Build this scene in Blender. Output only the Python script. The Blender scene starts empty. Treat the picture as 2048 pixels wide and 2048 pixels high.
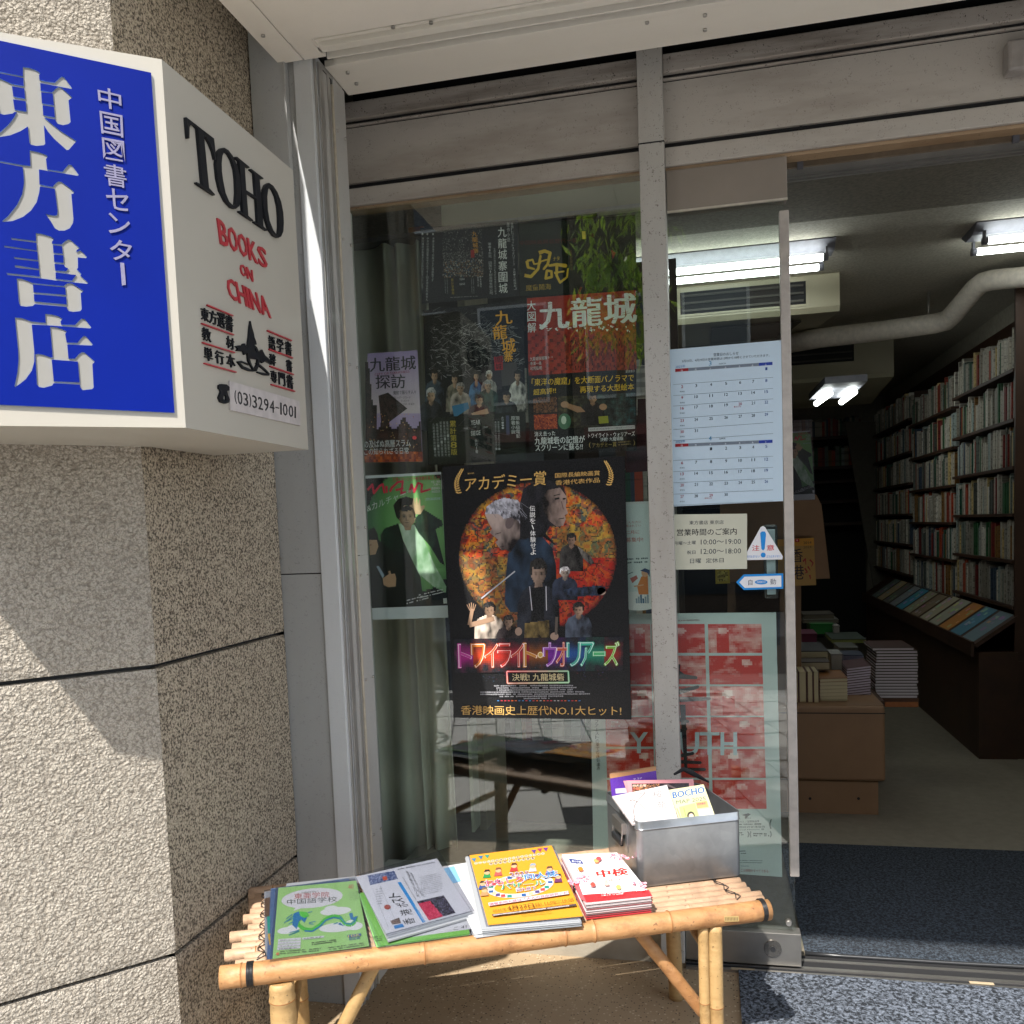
import bpy, bmesh, math, random, time
from mathutils import Vector, Matrix, noise
random.seed(7)
T0 = time.time()
scene = bpy.context.scene
COL = scene.collection
R = math.radians

# ------------------------------------------------------------------ camera, light, exposure
YAW, PITCH, ROLL, FPX, PCX, PCY = R(12.596), R(4.196), R(2.2536), 1773.3, 1024.0, 1188.4
CAM = Vector((0, -2.5, 1.26))
_f = Vector((-math.sin(YAW)*math.cos(PITCH), math.cos(YAW)*math.cos(PITCH), -math.sin(PITCH)))
_r = Vector((math.cos(YAW), math.sin(YAW), 0))
_d = _f.cross(_r)
AR = math.cos(ROLL)*_r + math.sin(ROLL)*_d
AD = -math.sin(ROLL)*_r + math.cos(ROLL)*_d
cam = bpy.data.cameras.new('camera')
cam.sensor_width = 36; cam.lens = FPX/2048*36; cam.shift_y = (PCY-1024)/2048
cam.clip_start = .05; cam.clip_end = 400
co = bpy.data.objects.new('camera', cam); COL.objects.link(co)
co.matrix_world = Matrix(((AR.x, -AD.x, -_f.x, CAM.x), (AR.y, -AD.y, -_f.y, CAM.y), (AR.z, -AD.z, -_f.z, CAM.z), (0, 0, 0, 1)))
scene.camera = co

SUN = Vector((-.17, -.75, 1)).normalized()          # towards the sun
world = bpy.data.worlds.new('World'); scene.world = world; world.use_nodes = True
wt = world.node_tree; bg = wt.nodes['Background']; bg.inputs[1].default_value = .15
sky = wt.nodes.new('ShaderNodeTexSky'); sky.sky_type = 'NISHITA'; sky.sun_disc = False
sky.sun_elevation = math.asin(SUN.z); sky.sun_rotation = math.atan2(SUN.x, SUN.y)
bw = wt.nodes.new('ShaderNodeRGBToBW'); mx = wt.nodes.new('ShaderNodeMix'); mx.data_type = 'RGBA'; mx.inputs[0].default_value = .6
wt.links.new(sky.outputs[0], bw.inputs[0]); wt.links.new(sky.outputs[0], mx.inputs[6]); wt.links.new(bw.outputs[0], mx.inputs[7]); wt.links.new(mx.outputs[2], bg.inputs[0])
sl = bpy.data.lights.new('sun', 'SUN'); sl.energy = 2.0; sl.angle = R(.53); sl.color = (1, .955, .89)
so = bpy.data.objects.new('sun', sl); COL.objects.link(so); so.rotation_euler = SUN.to_track_quat('Z', 'Y').to_euler()
scene.view_settings.view_transform = 'Standard'; scene.view_settings.look = 'None'
scene.view_settings.gamma = 1; scene.view_settings.exposure = 2.1; scene.view_settings.use_curve_mapping = False
cy = scene.cycles
cy.max_bounces = 7; cy.diffuse_bounces = 4; cy.glossy_bounces = 3; cy.transparent_max_bounces = 16; cy.transmission_bounces = 4
cy.use_denoising = True; cy.sample_clamp_indirect = 6; cy.caustics_reflective = False; cy.caustics_refractive = False

# ------------------------------------------------------------------ measuring helpers: a picture ray met with a real plane
def ray(x, y):
    return AR*((x-PCX)/FPX) + AD*((y-PCY)/FPX) + _f
def at(x, y, **k):
    (a, v), = k.items(); i = 'XYZ'.index(a); d = ray(x, y)
    return CAM + d*((v-CAM[i])/d[i])
def hit(x, y, pl):
    d = ray(x, y); return CAM + d*((pl[0]-CAM).dot(pl[1])/d.dot(pl[1]))
def plane3(a, b, c):
    n = (b-a).cross(c-a).normalized()
    if n.dot(CAM-a) < 0: n = -n
    return (a, n)
def zf(x0, y0, s):
    return lambda p: (x0+p[0]*s, y0+p[1]*s)
def S(h):
    h = h.lstrip('#'); c = [int(h[i:i+2], 16)/255 for i in (0, 2, 4)]
    return tuple(x/12.92 if x <= .04045 else ((x+.055)/1.055)**2.4 for x in c)

# ------------------------------------------------------------------ materials
class NT:
    def __init__(s, name):
        s.m = bpy.data.materials.new(name); s.m.use_nodes = True; s.t = s.m.node_tree; s.t.nodes.clear()
        s.out = s.n('OutputMaterial'); s.co = s.n('TexCoord').outputs['Object']
    def n(s, typ, **k):
        nd = s.t.nodes.new('ShaderNode'+typ)
        for a, v in k.items():
            if a.startswith('i_'):
                q = a[2:]; q = int(q) if q.isdigit() else q.replace('_', ' ')
                if hasattr(v, 'is_output'): s.t.links.new(v, nd.inputs[q])
                else: nd.inputs[q].default_value = v
            else: setattr(nd, a, v)
        return nd
    def noise(s, scale, det=3, rough=.55, vec=None, dist=0):
        return s.n('TexNoise', i_Vector=vec or s.co, i_Scale=scale, i_Detail=det, i_Roughness=rough, i_Distortion=dist).outputs[0]
    def vor(s, scale, vec=None, feat='F1', out=0, rnd=1):
        return s.n('TexVoronoi', feature=feat, i_Vector=vec or s.co, i_Scale=scale, i_Randomness=rnd).outputs[out]
    def ramp(s, fac, *st):
        nd = s.n('ValToRGB', i_0=fac); e = nd.color_ramp.elements
        while len(e) < len(st): e.new(.5)
        for i, (p, c) in enumerate(st):
            e[i].position = p; e[i].color = (*(c if hasattr(c, '__len__') else (c,)*3), 1)
        return nd.outputs[0]
    def mix(s, f, a, b, mode='MIX'):
        nd = s.n('Mix', data_type='RGBA', blend_type=mode)
        for i, v in ((0, f), (6, a), (7, b)):
            if hasattr(v, 'is_output'): s.t.links.new(v, nd.inputs[i])
            else: nd.inputs[i].default_value = v if i == 0 else (*v, 1)
        return nd.outputs[2]
    def math(s, op, a, b=0, c=0):
        nd = s.n('Math', operation=op)
        for i, v in enumerate((a, b, c)):
            if hasattr(v, 'is_output'): s.t.links.new(v, nd.inputs[i])
            else: nd.inputs[i].default_value = v
        return nd.outputs[0]
    def scale(s, v): return s.n('Mapping', i_Vector=s.co, i_Scale=v).outputs[0]
    def bump(s, h, dist=.001, strength=1, normal=None):
        nd = s.n('Bump', i_Height=h, i_Distance=dist, i_Strength=strength)
        if normal is not None: s.t.links.new(normal, nd.inputs['Normal'])
        return nd.outputs[0]
    def bsdf(s, col, rough=.5, metal=0, normal=None, **k):
        b = s.n('BsdfPrincipled'); s.b = b
        for q, v in (('Base Color', col), ('Roughness', rough), ('Metallic', metal), ('Normal', normal)):
            if v is None: continue
            if hasattr(v, 'is_output'): s.t.links.new(v, b.inputs[q])
            else: b.inputs[q].default_value = (*v, 1) if q == 'Base Color' else v
        for q, v in k.items(): b.inputs[q.replace('_', ' ')].default_value = v
        s.t.links.new(b.outputs[0], s.out.inputs[0]); return s.m
MC = {}
def plain(name, col, rough=.5, metal=0, var=.12, sc=40, bump=0, bsc=200, **k):
    if name in MC: return MC[name]
    t = NT(name); f = t.noise(sc, 4)
    c = t.mix(t.ramp(f, (.3, 0), (.7, 1)), tuple(x*(1-var) for x in col), tuple(min(1, x*(1+var)) for x in col))
    nr = t.bump(t.noise(bsc, 3), bump) if bump else None
    MC[name] = t.bsdf(c, rough, metal, nr, **k); return MC[name]
def emis(name, col, st):
    t = NT(name); e = t.n('Emission', i_Color=(*col, 1), i_Strength=st); t.t.links.new(e.outputs[0], t.out.inputs[0]); return t.m

def painted(name, base, dirt, amt=.5, rough=.45, streak=(1, 1, 1), speck=.5, metal=0):
    t = NT(name); v = t.scale(streak)
    a = t.noise(3.5, 5, .65, vec=v); b = t.noise(60, 4, .7); c = t.noise(260, 2, .6)
    f1 = t.ramp(a, (.46, 0), (.72, amt)); col = t.mix(f1, base, dirt)
    sp = t.ramp(t.math('MULTIPLY', b, c), (.33, 0), (.40, speck)); col = t.mix(sp, col, tuple(x*.35 for x in dirt))
    col = t.mix(t.ramp(t.noise(900, 2), (.35, 0), (.65, .12)), col, tuple(x*.7 for x in base))
    rg = t.math('ADD', t.math('MULTIPLY', a, .25), rough-.1)
    return t.bsdf(col, rg, metal, t.bump(t.math('ADD', b, t.math('MULTIPLY', c, .4)), .0004))
M_alu = painted('grey_painted_metal', S('b3b2ae'), S('928d85'), .35, .38, (1, 1, .25), .25)
M_alu2 = painted('cool_grey_metal', S('9fa09f'), S('838179'), .3, .40, (1, 1, .2), .3)
M_post = painted('smooth_metal_post', S('c3c6c8'), S('aeadaa'), .3, .34, (1, 1, .15), .12)
M_head = painted('weathered_header_metal', S('b0aaa2'), S('736659'), .75, .5, (.3, 1, 1.4), .4)
M_rail = painted('dirty_rail_metal', S('a69f97'), S('55483d'), .85, .5, (.6, 1, 5), .95)
M_mull = painted('speckled_mullion_metal', S('adaaa4'), S('82786c'), .5, .5, (1, 1, .3), .8)
M_soff = painted('white_soffit_panel', S('efe9df'), S('ddd6ca'), .35, .5, (1, 1, 1), .05)
M_soffi = painted('inner_soffit_panel', S('ece7dc'), S('d8d1c5'), .35, .42, (.3, 1, 1), .05)
M_dark = plain('dark_gap', (.012, .012, .013), .8)
M_track = plain('aluminium_track', S('a7a5a1'), .32, .55, sc=8)
M_screw = plain('steel_screw', S('b0aca6'), .3, .8)
M_steel = plain('brushed_steel', S('9d9a95'), .35, .85, var=.1, sc=12)
M_black = plain('black_plastic', (.02, .021, .023), .35)
M_seal = plain('joint_sealant', S('b7ae9c'), .6)
M_rust = painted('rusty_bead', S('9c8468'), S('6b4a2e'), .9, .6, (.4, 1, 1), .6)

def concrete():
    t = NT('sprayed_concrete'); w = t.n('VectorMath', operation='ADD', i_0=t.co, i_1=t.n('VectorMath', operation='SCALE', i_0=t.n('TexNoise', i_Vector=t.co, i_Scale=90.0, i_Detail=2.0).outputs[1], i_Scale=.007).outputs[0]).outputs[0]
    v1 = t.n('TexVoronoi', feature='SMOOTH_F1', i_Vector=w, i_Scale=150.0, i_Smoothness=.3).outputs[0]; v2 = t.vor(310, vec=w); n2 = t.noise(420, 3, .65); n3 = t.noise(26, 3, .6); big = t.noise(2.2, 4, .6)
    base = t.mix(big, S('a79f92'), S('b8b0a3'))
    col = t.mix(t.math('MULTIPLY', t.ramp(v1, (.45, 0), (.70, 1)), .45), base, S('5a5044')); col = t.mix(t.math('MULTIPLY', t.ramp(v2, (.48, 0), (.72, 1)), .5), col, S('5f564a'))
    col = t.mix(t.math('MULTIPLY', t.ramp(n2, (.55, 0), (.72, 1)), .35), col, S('cfc7ba')); col = t.mix(t.math('MULTIPLY', t.ramp(n3, (.5, 0), (.75, 1)), .22), col, S('6e6355'))
    h = t.math('ADD', t.math('MULTIPLY', v1, -1.5), t.math('ADD', t.math('MULTIPLY', v2, -.55), t.math('MULTIPLY', n2, .5)))
    return t.bsdf(col, .92, 0, t.bump(h, .0030, 1))
M_conc = concrete()
def concrete_side():
    t = NT('fine_grained_concrete')
    n1 = t.noise(185, 3, .65); n2 = t.noise(460, 3, .65); big = t.noise(2.0, 4, .6); v = t.vor(200)
    base = t.mix(big, S('b2a48f'), S('c2b5a0'))
    col = t.mix(t.math('MULTIPLY', t.ramp(n1, (.42, 1), (.50, 0)), .85), base, S('32291f'))
    col = t.mix(t.math('MULTIPLY', t.ramp(n2, (.40, 1), (.48, 0)), .6), col, S('453a2d'))
    col = t.mix(t.math('MULTIPLY', t.ramp(n1, (.54, 0), (.64, 1)), .6), col, S('d8cbb4'))
    h = t.math('SUBTRACT', t.math('ADD', t.math('MULTIPLY', n1, .8), t.math('MULTIPLY', n2, .5)), t.math('MULTIPLY', v, .3))
    return t.bsdf(col, .9, 0, t.bump(h, .007, 1))
M_concs = concrete_side()

def terrazzo():
    t = NT('tan_terrazzo'); a = t.vor(135, out=1); b = t.vor(135, out=0); c = t.noise(6, 4)
    base = t.mix(c, S('9a8467'), S('ab967a'))
    sep = t.n('SeparateColor', i_0=a).outputs[0]
    m1 = t.math('MULTIPLY', t.ramp(sep, (.72, 0), (.76, 1)), t.ramp(b, (.26, 1), (.36, 0)))
    col = t.mix(m1, base, S('43321f'))
    m2 = t.math('MULTIPLY', t.ramp(sep, (.10, 1), (.14, 0)), t.ramp(b, (.3, 1), (.5, 0))); col = t.mix(m2, col, S('c9b89c'))
    return t.bsdf(col, .55, 0, t.bump(t.noise(300, 3), .0006))
M_terr = terrazzo()
def carpet(name, dark, light, sc=120):
    t = NT(name); a = t.noise(sc, 3, .7, dist=.6); b = t.noise(sc*2.6, 3, .7)
    col = t.mix(t.ramp(a, (.42, 0), (.62, 1)), dark, light); col = t.mix(t.ramp(b, (.35, .45), (.6, 0)), col, tuple(x*.25 for x in dark))
    return t.bsdf(col, .95, 0, t.bump(t.math('ADD', a, b), .006))
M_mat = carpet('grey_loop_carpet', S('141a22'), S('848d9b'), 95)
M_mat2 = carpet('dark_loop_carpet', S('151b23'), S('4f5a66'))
def bamboo(name, c1, c2, c3):
    t = NT(name); v = t.scale((.6, 14, 14)); g = t.noise(6, 4, .6, vec=v); st = t.noise(3, 4, .6); sp = t.noise(120, 2)
    col = t.mix(t.ramp(g, (.3, 0), (.7, 1)), c1, c2); col = t.mix(t.ramp(st, (.45, 0), (.75, .7)), col, c3)
    col = t.mix(t.ramp(sp, (.66, 0), (.72, .7)), col, tuple(x*.3 for x in c3)); col = t.mix(t.ramp(t.noise(14, 5, .7), (.52, 0), (.70, .55)), col, tuple(x*.55 for x in c3)); col = t.mix(t.ramp(t.noise(9, 4, .7, vec=t.scale((1, 5, 5))), (.55, 0), (.72, .5)), col, tuple(min(1, x*1.25+.03) for x in c2))
    return t.bsdf(col, t.math('ADD', t.math('MULTIPLY', g, .25), .42), 0, t.bump(t.math('ADD', g, t.math('MULTIPLY', sp, .5)), .0008))
M_bam = bamboo('golden_bamboo', S('9c6f43'), S('ac8256'), S('7d4f2e'))
M_bam2 = bamboo('pale_bamboo_slat', S('a08166'), S('b4967a'), S('876850'))
M_bamleg = bamboo('straw_bamboo', S('9f8052'), S('ae8f60'), S('88683e'))
M_node = plain('bamboo_node', S('8d5f33'), .6)
M_wire = plain('black_wire', (.012, .012, .013), .4)
M_curt = plain('grey_green_curtain', S('cccdbb'), .95, var=.15, sc=3, bump=.0006, bsc=700)
M_floor = plain('olive_vinyl_floor', S('7d7668'), .5, var=.12, sc=30, bump=.0003)
M_ceil = plain('ceiling_board', S('aaa598'), .9, var=.2, sc=90, bump=.002, bsc=60)
M_inwall = plain('interior_wall', S('a09a8c'), .9)
M_wood = plain('dark_wood', S('3b2415'), .55, var=.3, sc=6)
M_brown = plain('brown_board', S('8a6a4c'), .6, var=.06, sc=10)
M_ac = plain('yellowed_cream_plastic', S('a59f87'), .45, var=.05, sc=5)
M_pipe = plain('grey_pipe_lagging', S('e6ddd0'), .7)
M_tube = emis('fluorescent_tube', (.93, 1, .95), 4.2)
M_lamp = plain('lamp_housing', S('6c6c74'), .6)

def glassmat(name, tint=(.86, .90, .88), refl=.07, rough=0.0):
    t = NT(name); g = t.n('NewGeometry')
    dt = t.n('VectorMath', operation='DOT_PRODUCT', i_0=g.outputs['Normal'], i_1=g.outputs['Incoming']).outputs['Value']
    f = t.math('ADD', t.math('MULTIPLY', t.math('POWER', t.math('SUBTRACT', 1, t.math('ABSOLUTE', dt)), 5), 1-refl), refl)
    a = t.n('BsdfTransparent', i_0=(*tint, 1)); b = t.n('BsdfGlossy', i_Color=(1, 1, 1, 1), i_Roughness=rough)
    m = t.n('MixShader', i_0=f, i_1=a.outputs[0], i_2=b.outputs[0]); t.t.links.new(m.outputs[0], t.out.inputs[0]); return t.m
M_glass = glassmat('window_glass', (.90, .94, .92), .062)
M_sleeve = glassmat('plastic_sleeve', (.84, .85, .88), .05, .12)

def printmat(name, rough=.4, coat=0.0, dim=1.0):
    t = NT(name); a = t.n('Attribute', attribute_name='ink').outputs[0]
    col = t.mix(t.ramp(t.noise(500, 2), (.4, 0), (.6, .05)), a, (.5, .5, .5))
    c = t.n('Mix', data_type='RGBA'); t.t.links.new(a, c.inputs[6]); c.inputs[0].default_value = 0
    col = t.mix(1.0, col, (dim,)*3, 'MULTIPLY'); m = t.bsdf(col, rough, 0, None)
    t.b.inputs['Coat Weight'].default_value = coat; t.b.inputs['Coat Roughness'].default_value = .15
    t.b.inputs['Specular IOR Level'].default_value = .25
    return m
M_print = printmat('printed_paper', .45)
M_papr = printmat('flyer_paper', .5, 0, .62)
M_gloss = printmat('glossy_print', .3, .12)

# ------------------------------------------------------------------ mesh helpers
class MB:
    def __init__(s): s.v = []; s.f = []; s.m = []; s.sm = []; s.c = []
    def face(s, pts, mi=0, sm=False, col=None):
        b = len(s.v); s.v += [tuple(p) for p in pts]; s.f.append(tuple(range(b, b+len(pts)))); s.m.append(mi); s.sm.append(sm); s.c.append(col)
    def faces(s, vs, fs, mi=0, sm=False, col=None):
        b = len(s.v); s.v += [tuple(p) for p in vs]
        for f in fs: s.f.append(tuple(i+b for i in f)); s.m.append(mi); s.sm.append(sm); s.c.append(col)
        return s
    def box(s, x0, x1, y0, y1, z0, z1, mi=0, col=None, tf=None):
        vs = [Vector((x, y, z)) for x in (x0, x1) for y in (y0, y1) for z in (z0, z1)]
        if tf: vs = [tf(v) for v in vs]
        return s.faces(vs, [(0, 1, 3, 2), (4, 6, 7, 5), (0, 4, 5, 1), (2, 3, 7, 6), (0, 2, 6, 4), (1, 5, 7, 3)], mi, col=col)
    def slab(s, quad, n, th, mi=0, col=None, mi2=None):      # a quad pushed back along -n
        q = [Vector(p) for p in quad]; b = [p-n*th for p in q]; k = len(q)
        s.face(q, mi, col=col); s.face(b[::-1], mi if mi2 is None else mi2, col=col)
        for i in range(k): s.face([q[i], b[i], b[(i+1) % k], q[(i+1) % k]], mi if mi2 is None else mi2, col=col)
        return s
    def tube(s, path, r, seg=14, mi=0, caps=True, sm=True, col=None):
        path = [Vector(p) for p in path]; n = len(path); rr = r if hasattr(r, '__len__') else [r]*n
        b = len(s.v); up = None
        for i, p in enumerate(path):
            d = (path[min(i+1, n-1)]-path[max(i-1, 0)]).normalized()
            if up is None: up = Vector((0, 0, 1)) if abs(d.z) < .9 else Vector((0, 1, 0))
            x = d.cross(up).normalized(); y = x.cross(d).normalized(); up = y
            for j in range(seg):
                a = 2*math.pi*j/seg; s.v.append(tuple(p+x*math.cos(a)*rr[i]+y*math.sin(a)*rr[i]))
        for i in range(n-1):
            for j in range(seg):
                k = (j+1) % seg; s.f.append((b+i*seg+j, b+i*seg+k, b+(i+1)*seg+k, b+(i+1)*seg+j)); s.m.append(mi); s.sm.append(sm); s.c.append(col)
        if caps:
            for e, q in ((0, -1), (n-1, 1)):
                f = tuple(b+e*seg+j for j in range(seg)); s.f.append(f if q > 0 else f[::-1]); s.m.append(mi); s.sm.append(False); s.c.append(col)
        return s
    def build(s, name, mats, parent=None, bevel=0, **tags):
        me = bpy.data.meshes.new(name); me.from_pydata(s.v, [], s.f)
        for m in (mats if isinstance(mats, (list, tuple)) else [mats]): me.materials.append(m)
        me.polygons.foreach_set('material_index', s.m); me.polygons.foreach_set('use_smooth', s.sm)
        if any(c is not None for c in s.c):
            at_ = me.color_attributes.new('ink', 'FLOAT_COLOR', 'CORNER'); buf = []
            for f, c in zip(s.f, s.c): buf += [*(c or (.5, .5, .5)), 1.0]*len(f)
            at_.data.foreach_set('color', buf)
        me.update(); o = bpy.data.objects.new(name, me); COL.objects.link(o)
        if parent: o.parent = parent; o.matrix_parent_inverse = parent.matrix_world.inverted() if parent.matrix_world != Matrix() else Matrix()
        if bevel:
            b = o.modifiers.new('bevel', 'BEVEL'); b.width = bevel; b.segments = 2; b.limit_method = 'ANGLE'; b.angle_limit = R(40)
        for k, v in tags.items(): o[k] = v
        return o
def thing(name, label, cat, group=None):
    o = bpy.data.objects.new(name, None); COL.objects.link(o); o['label'] = label; o['category'] = cat; o.empty_display_size = .1
    if group: o['group'] = group
    return o
def tg(label, cat, group=None):
    d = dict(label=label, category=cat)
    if group: d['group'] = group
    return d
def bx(name, x0, x1, y0, y1, z0, z1, mat, parent=None, bevel=0, **t):
    return MB().box(x0, x1, y0, y1, z0, z1).build(name, mat, parent, bevel, **t)

# ------------------------------------------------------------------ print: flat ink shapes on a sheet, one mesh
GC = {}
def glyph(txt, bold=0.0, sx=1):
    k = (txt, bold)
    if k in GC: return GC[k]
    cu = bpy.data.curves.new('g', 'FONT'); cu.body = txt; cu.offset = bold; cu.resolution_u = 2
    o = bpy.data.objects.new('g', cu); me = o.to_mesh()
    vs = [(v.co.x, v.co.y) for v in me.vertices]; fs = [tuple(p.vertices) for p in me.polygons]
    o.to_mesh_clear(); bpy.data.objects.remove(o); bpy.data.curves.remove(cu)
    if not vs: GC[k] = ([], []); return GC[k]
    x0 = min(v[0] for v in vs); x1 = max(v[0] for v in vs); y0 = min(v[1] for v in vs); y1 = max(v[1] for v in vs)
    w = max(x1-x0, 1e-6); h = max(y1-y0, 1e-6)
    GC[k] = ([((v[0]-x0)/w, 1-(v[1]-y0)/h) for v in vs], fs); return GC[k]
def bil(q, u, v):
    (ax, ay), (bx_, by), (cx, cy_), (dx, dy) = q   # TL TR BR BL
    return ((ax*(1-u)+bx_*u)*(1-v)+(dx*(1-u)+cx*u)*v, (ay*(1-u)+by*u)*(1-v)+(dy*(1-u)+cy_*u)*v)
THIN = set('ー一・、。.-–—~〜!,:')
class Sheet:
    """a sheet of paper, board or sign face lying on plane pl; shapes are given where the picture sees them"""
    def __init__(s, pl, f=None, th=.0006, lay=.00012):
        s.pl = pl; s.f = f or (lambda p: p); s.mb = MB(); s.k = 0; s.th = th; s.lay = lay
    drop = None
    def P(s, p, k=None):
        q = s.f(p); v = hit(q[0], q[1], s.pl)+s.pl[1]*(s.lay*(s.k if k is None else k)); return v+s.drop if s.drop else v
    def base(s, quad, col):
        s.mb.slab([s.P(p, 0) for p in quad], s.pl[1], s.th, col=col); s.k = 1; return s
    def up(s): s.k += 1; return s
    def poly(s, pts, col, tri=False):
        s.k += .06
        s.mb.face([s.P(p) for p in pts], col=col); return s
    def cpoly(s, pts, col):          # concave outline: ear clipping through tessellation
        s.k += .06
        from mathutils.geometry import tessellate_polygon
        q = [s.P(p) for p in pts]; t = tessellate_polygon([q]); s.mb.faces(q, t, col=col); return s
    def ell(s, c, rx, ry, col, rot=0, n=20, rin=0):
        ca, sa = math.cos(rot), math.sin(rot)
        def e(a, k): x, y = rx*k*math.cos(a), ry*k*math.sin(a); return (c[0]+x*ca-y*sa, c[1]+x*sa+y*ca)
        if not rin: return s.poly([e(2*math.pi*i/n, 1) for i in range(n)], col)
        for i in range(n):
            a, b = 2*math.pi*i/n, 2*math.pi*(i+1)/n; s.raw([e(a, 1), e(b, 1), e(b, rin), e(a, rin)], col)
        return s
    def raw(s, pts, col, j=.5):
        k = s.k+.06+(random.random()*j if j else 0); s.mb.face([s.P(p, k) for p in pts], col=col); return s
    def line(s, pts, w, col):
        for a, b in zip(pts[:-1], pts[1:]):
            dx, dy = b[0]-a[0], b[1]-a[1]; L = math.hypot(dx, dy) or 1; nx, ny = -dy/L*w/2, dx/L*w/2
            s.raw([(a[0]+nx, a[1]+ny), (b[0]+nx, b[1]+ny), (b[0]-nx, b[1]-ny), (a[0]-nx, a[1]-ny)], col)
        return s
    def txt(s, t, quad, col, bold=0.0):
        vs, fs = glyph(t)
        if not vs: return s
        b = bold*.62/max(.6, len(t)*.9); c = bold*.34      # heavier strokes: the same characters printed again a hair aside
        for du, dv in ((0, 0),) if bold <= 0 else ((-b, 0), (b, 0), (0, -c*.6), (0, c*.6)):
            s.k += .05; s.mb.faces([s.P(bil(quad, u+du, v+dv)) for u, v in vs], fs, col=col)
        return s
    def row(s, t, tl, tr, h, col, bold=0.0, lean=.04):    # a line of type from tl to tr, h tall
        return s.txt(t, [tl, tr, (tr[0]+lean*h, tr[1]+h), (tl[0]+lean*h, tl[1]+h)], col, bold)
    def colm(s, t, top, bot, w, col, bold=0.0, slope=0.0):   # vertical line of type
        n = len(t)
        for i, ch in enumerate(t):
            if ch == ' ': continue
            c0 = [top[j]+(bot[j]-top[j])*(i+.06)/n for j in (0, 1)]; c1 = [top[j]+(bot[j]-top[j])*(i+.94)/n for j in (0, 1)]
            ww = w*(.14 if ch in 'ー|' else .4 if ch in '・、。' else 1)
            if ch == 'ー': ch = '|'
            s.txt(ch, [(c0[0]-ww/2, c0[1]-slope*ww/2), (c0[0]+ww/2, c0[1]+slope*ww/2), (c1[0]+ww/2, c1[1]+slope*ww/2), (c1[0]-ww/2, c1[1]-slope*ww/2)], col, bold)
        return s
    def lines(s, tl, tr, h, n, gap, col, rnd=random.Random(3), dens=.8, lean=.04):     # rows too small to read: broken strokes of type
        for i in range(n):
            x = 0
            a = (tl[0]+lean*gap*i, tl[1]+gap*i); b = (tr[0]+lean*gap*i, tr[1]+gap*i); L = math.hypot(b[0]-a[0], b[1]-a[1]); cut = 1-rnd.random()*.15
            while x < L*cut:
                w = h*rnd.uniform(.5, 1.0)
                if rnd.random() < dens:
                    p = [(a[0]+(b[0]-a[0])*q/L, a[1]+(b[1]-a[1])*q/L) for q in (x, x+w)]
                    y0 = rnd.uniform(0, .2)*h; y1 = h*rnd.uniform(.75, 1)
                    s.raw([(p[0][0], p[0][1]+y0), (p[1][0], p[1][1]+y0), (p[1][0], p[1][1]+y1), (p[0][0], p[0][1]+y1)], col)
                x += w*1.25
        return s
    def paint(s, quad, nu, nv, fn, inside=None):     # a grid of small cells of colour (a printed picture)
        s.k += .12
        for i in range(nu):
            for j in range(nv):
                u, v = (i+.5)/nu, (j+.5)/nv
                if inside and not inside(u, v): continue
                c = fn(u, v)
                if c is None: continue
                q = [bil(quad, i/nu, j/nv), bil(quad, (i+1)/nu, j/nv), bil(quad, (i+1)/nu, (j+1)/nv), bil(quad, i/nu, (j+1)/nv)]
                s.raw(q, c, 0)
        return s
    def shade(s, pts, ca, cb, cell=6, seed=0, sc=.035, grad=(.5, .3), con=.75):      # printed cloth, hair or skin: many small tones inside an outline
        x0 = min(p[0] for p in pts); x1 = max(p[0] for p in pts); y0 = min(p[1] for p in pts); y1 = max(p[1] for p in pts); s.k += .12; n = len(pts)
        ny = max(1, int((y1-y0)/cell))
        for j in range(ny):
            y = y0+(j+.5)*(y1-y0)/ny; xs = sorted(a[0]+(y-a[1])*(b[0]-a[0])/(b[1]-a[1]) for a, b in zip(pts, pts[1:]+pts[:1]) if (a[1] > y) != (b[1] > y)); hh = (y1-y0)/ny/2+.3
            for a, b in zip(xs[::2], xs[1::2]):
                m = max(1, round((b-a)/cell))
                for i in range(m):
                    xa, xb = a+(b-a)*i/m, a+(b-a)*(i+1)/m; x = (xa+xb)/2
                    t = noise.fractal((x*sc, y*sc*.55, seed*3.7), 1.0, 2.0, 3)*con+.5+grad[0]*(.5-(x-x0)/(x1-x0+1e-6))+grad[1]*(.5-(y-y0)/(y1-y0+1e-6))
                    s.raw([(xa, y-hh), (xb, y-hh), (xb, y+hh), (xa, y+hh)], lerp(ca, cb, t), 0)
        return s
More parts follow.
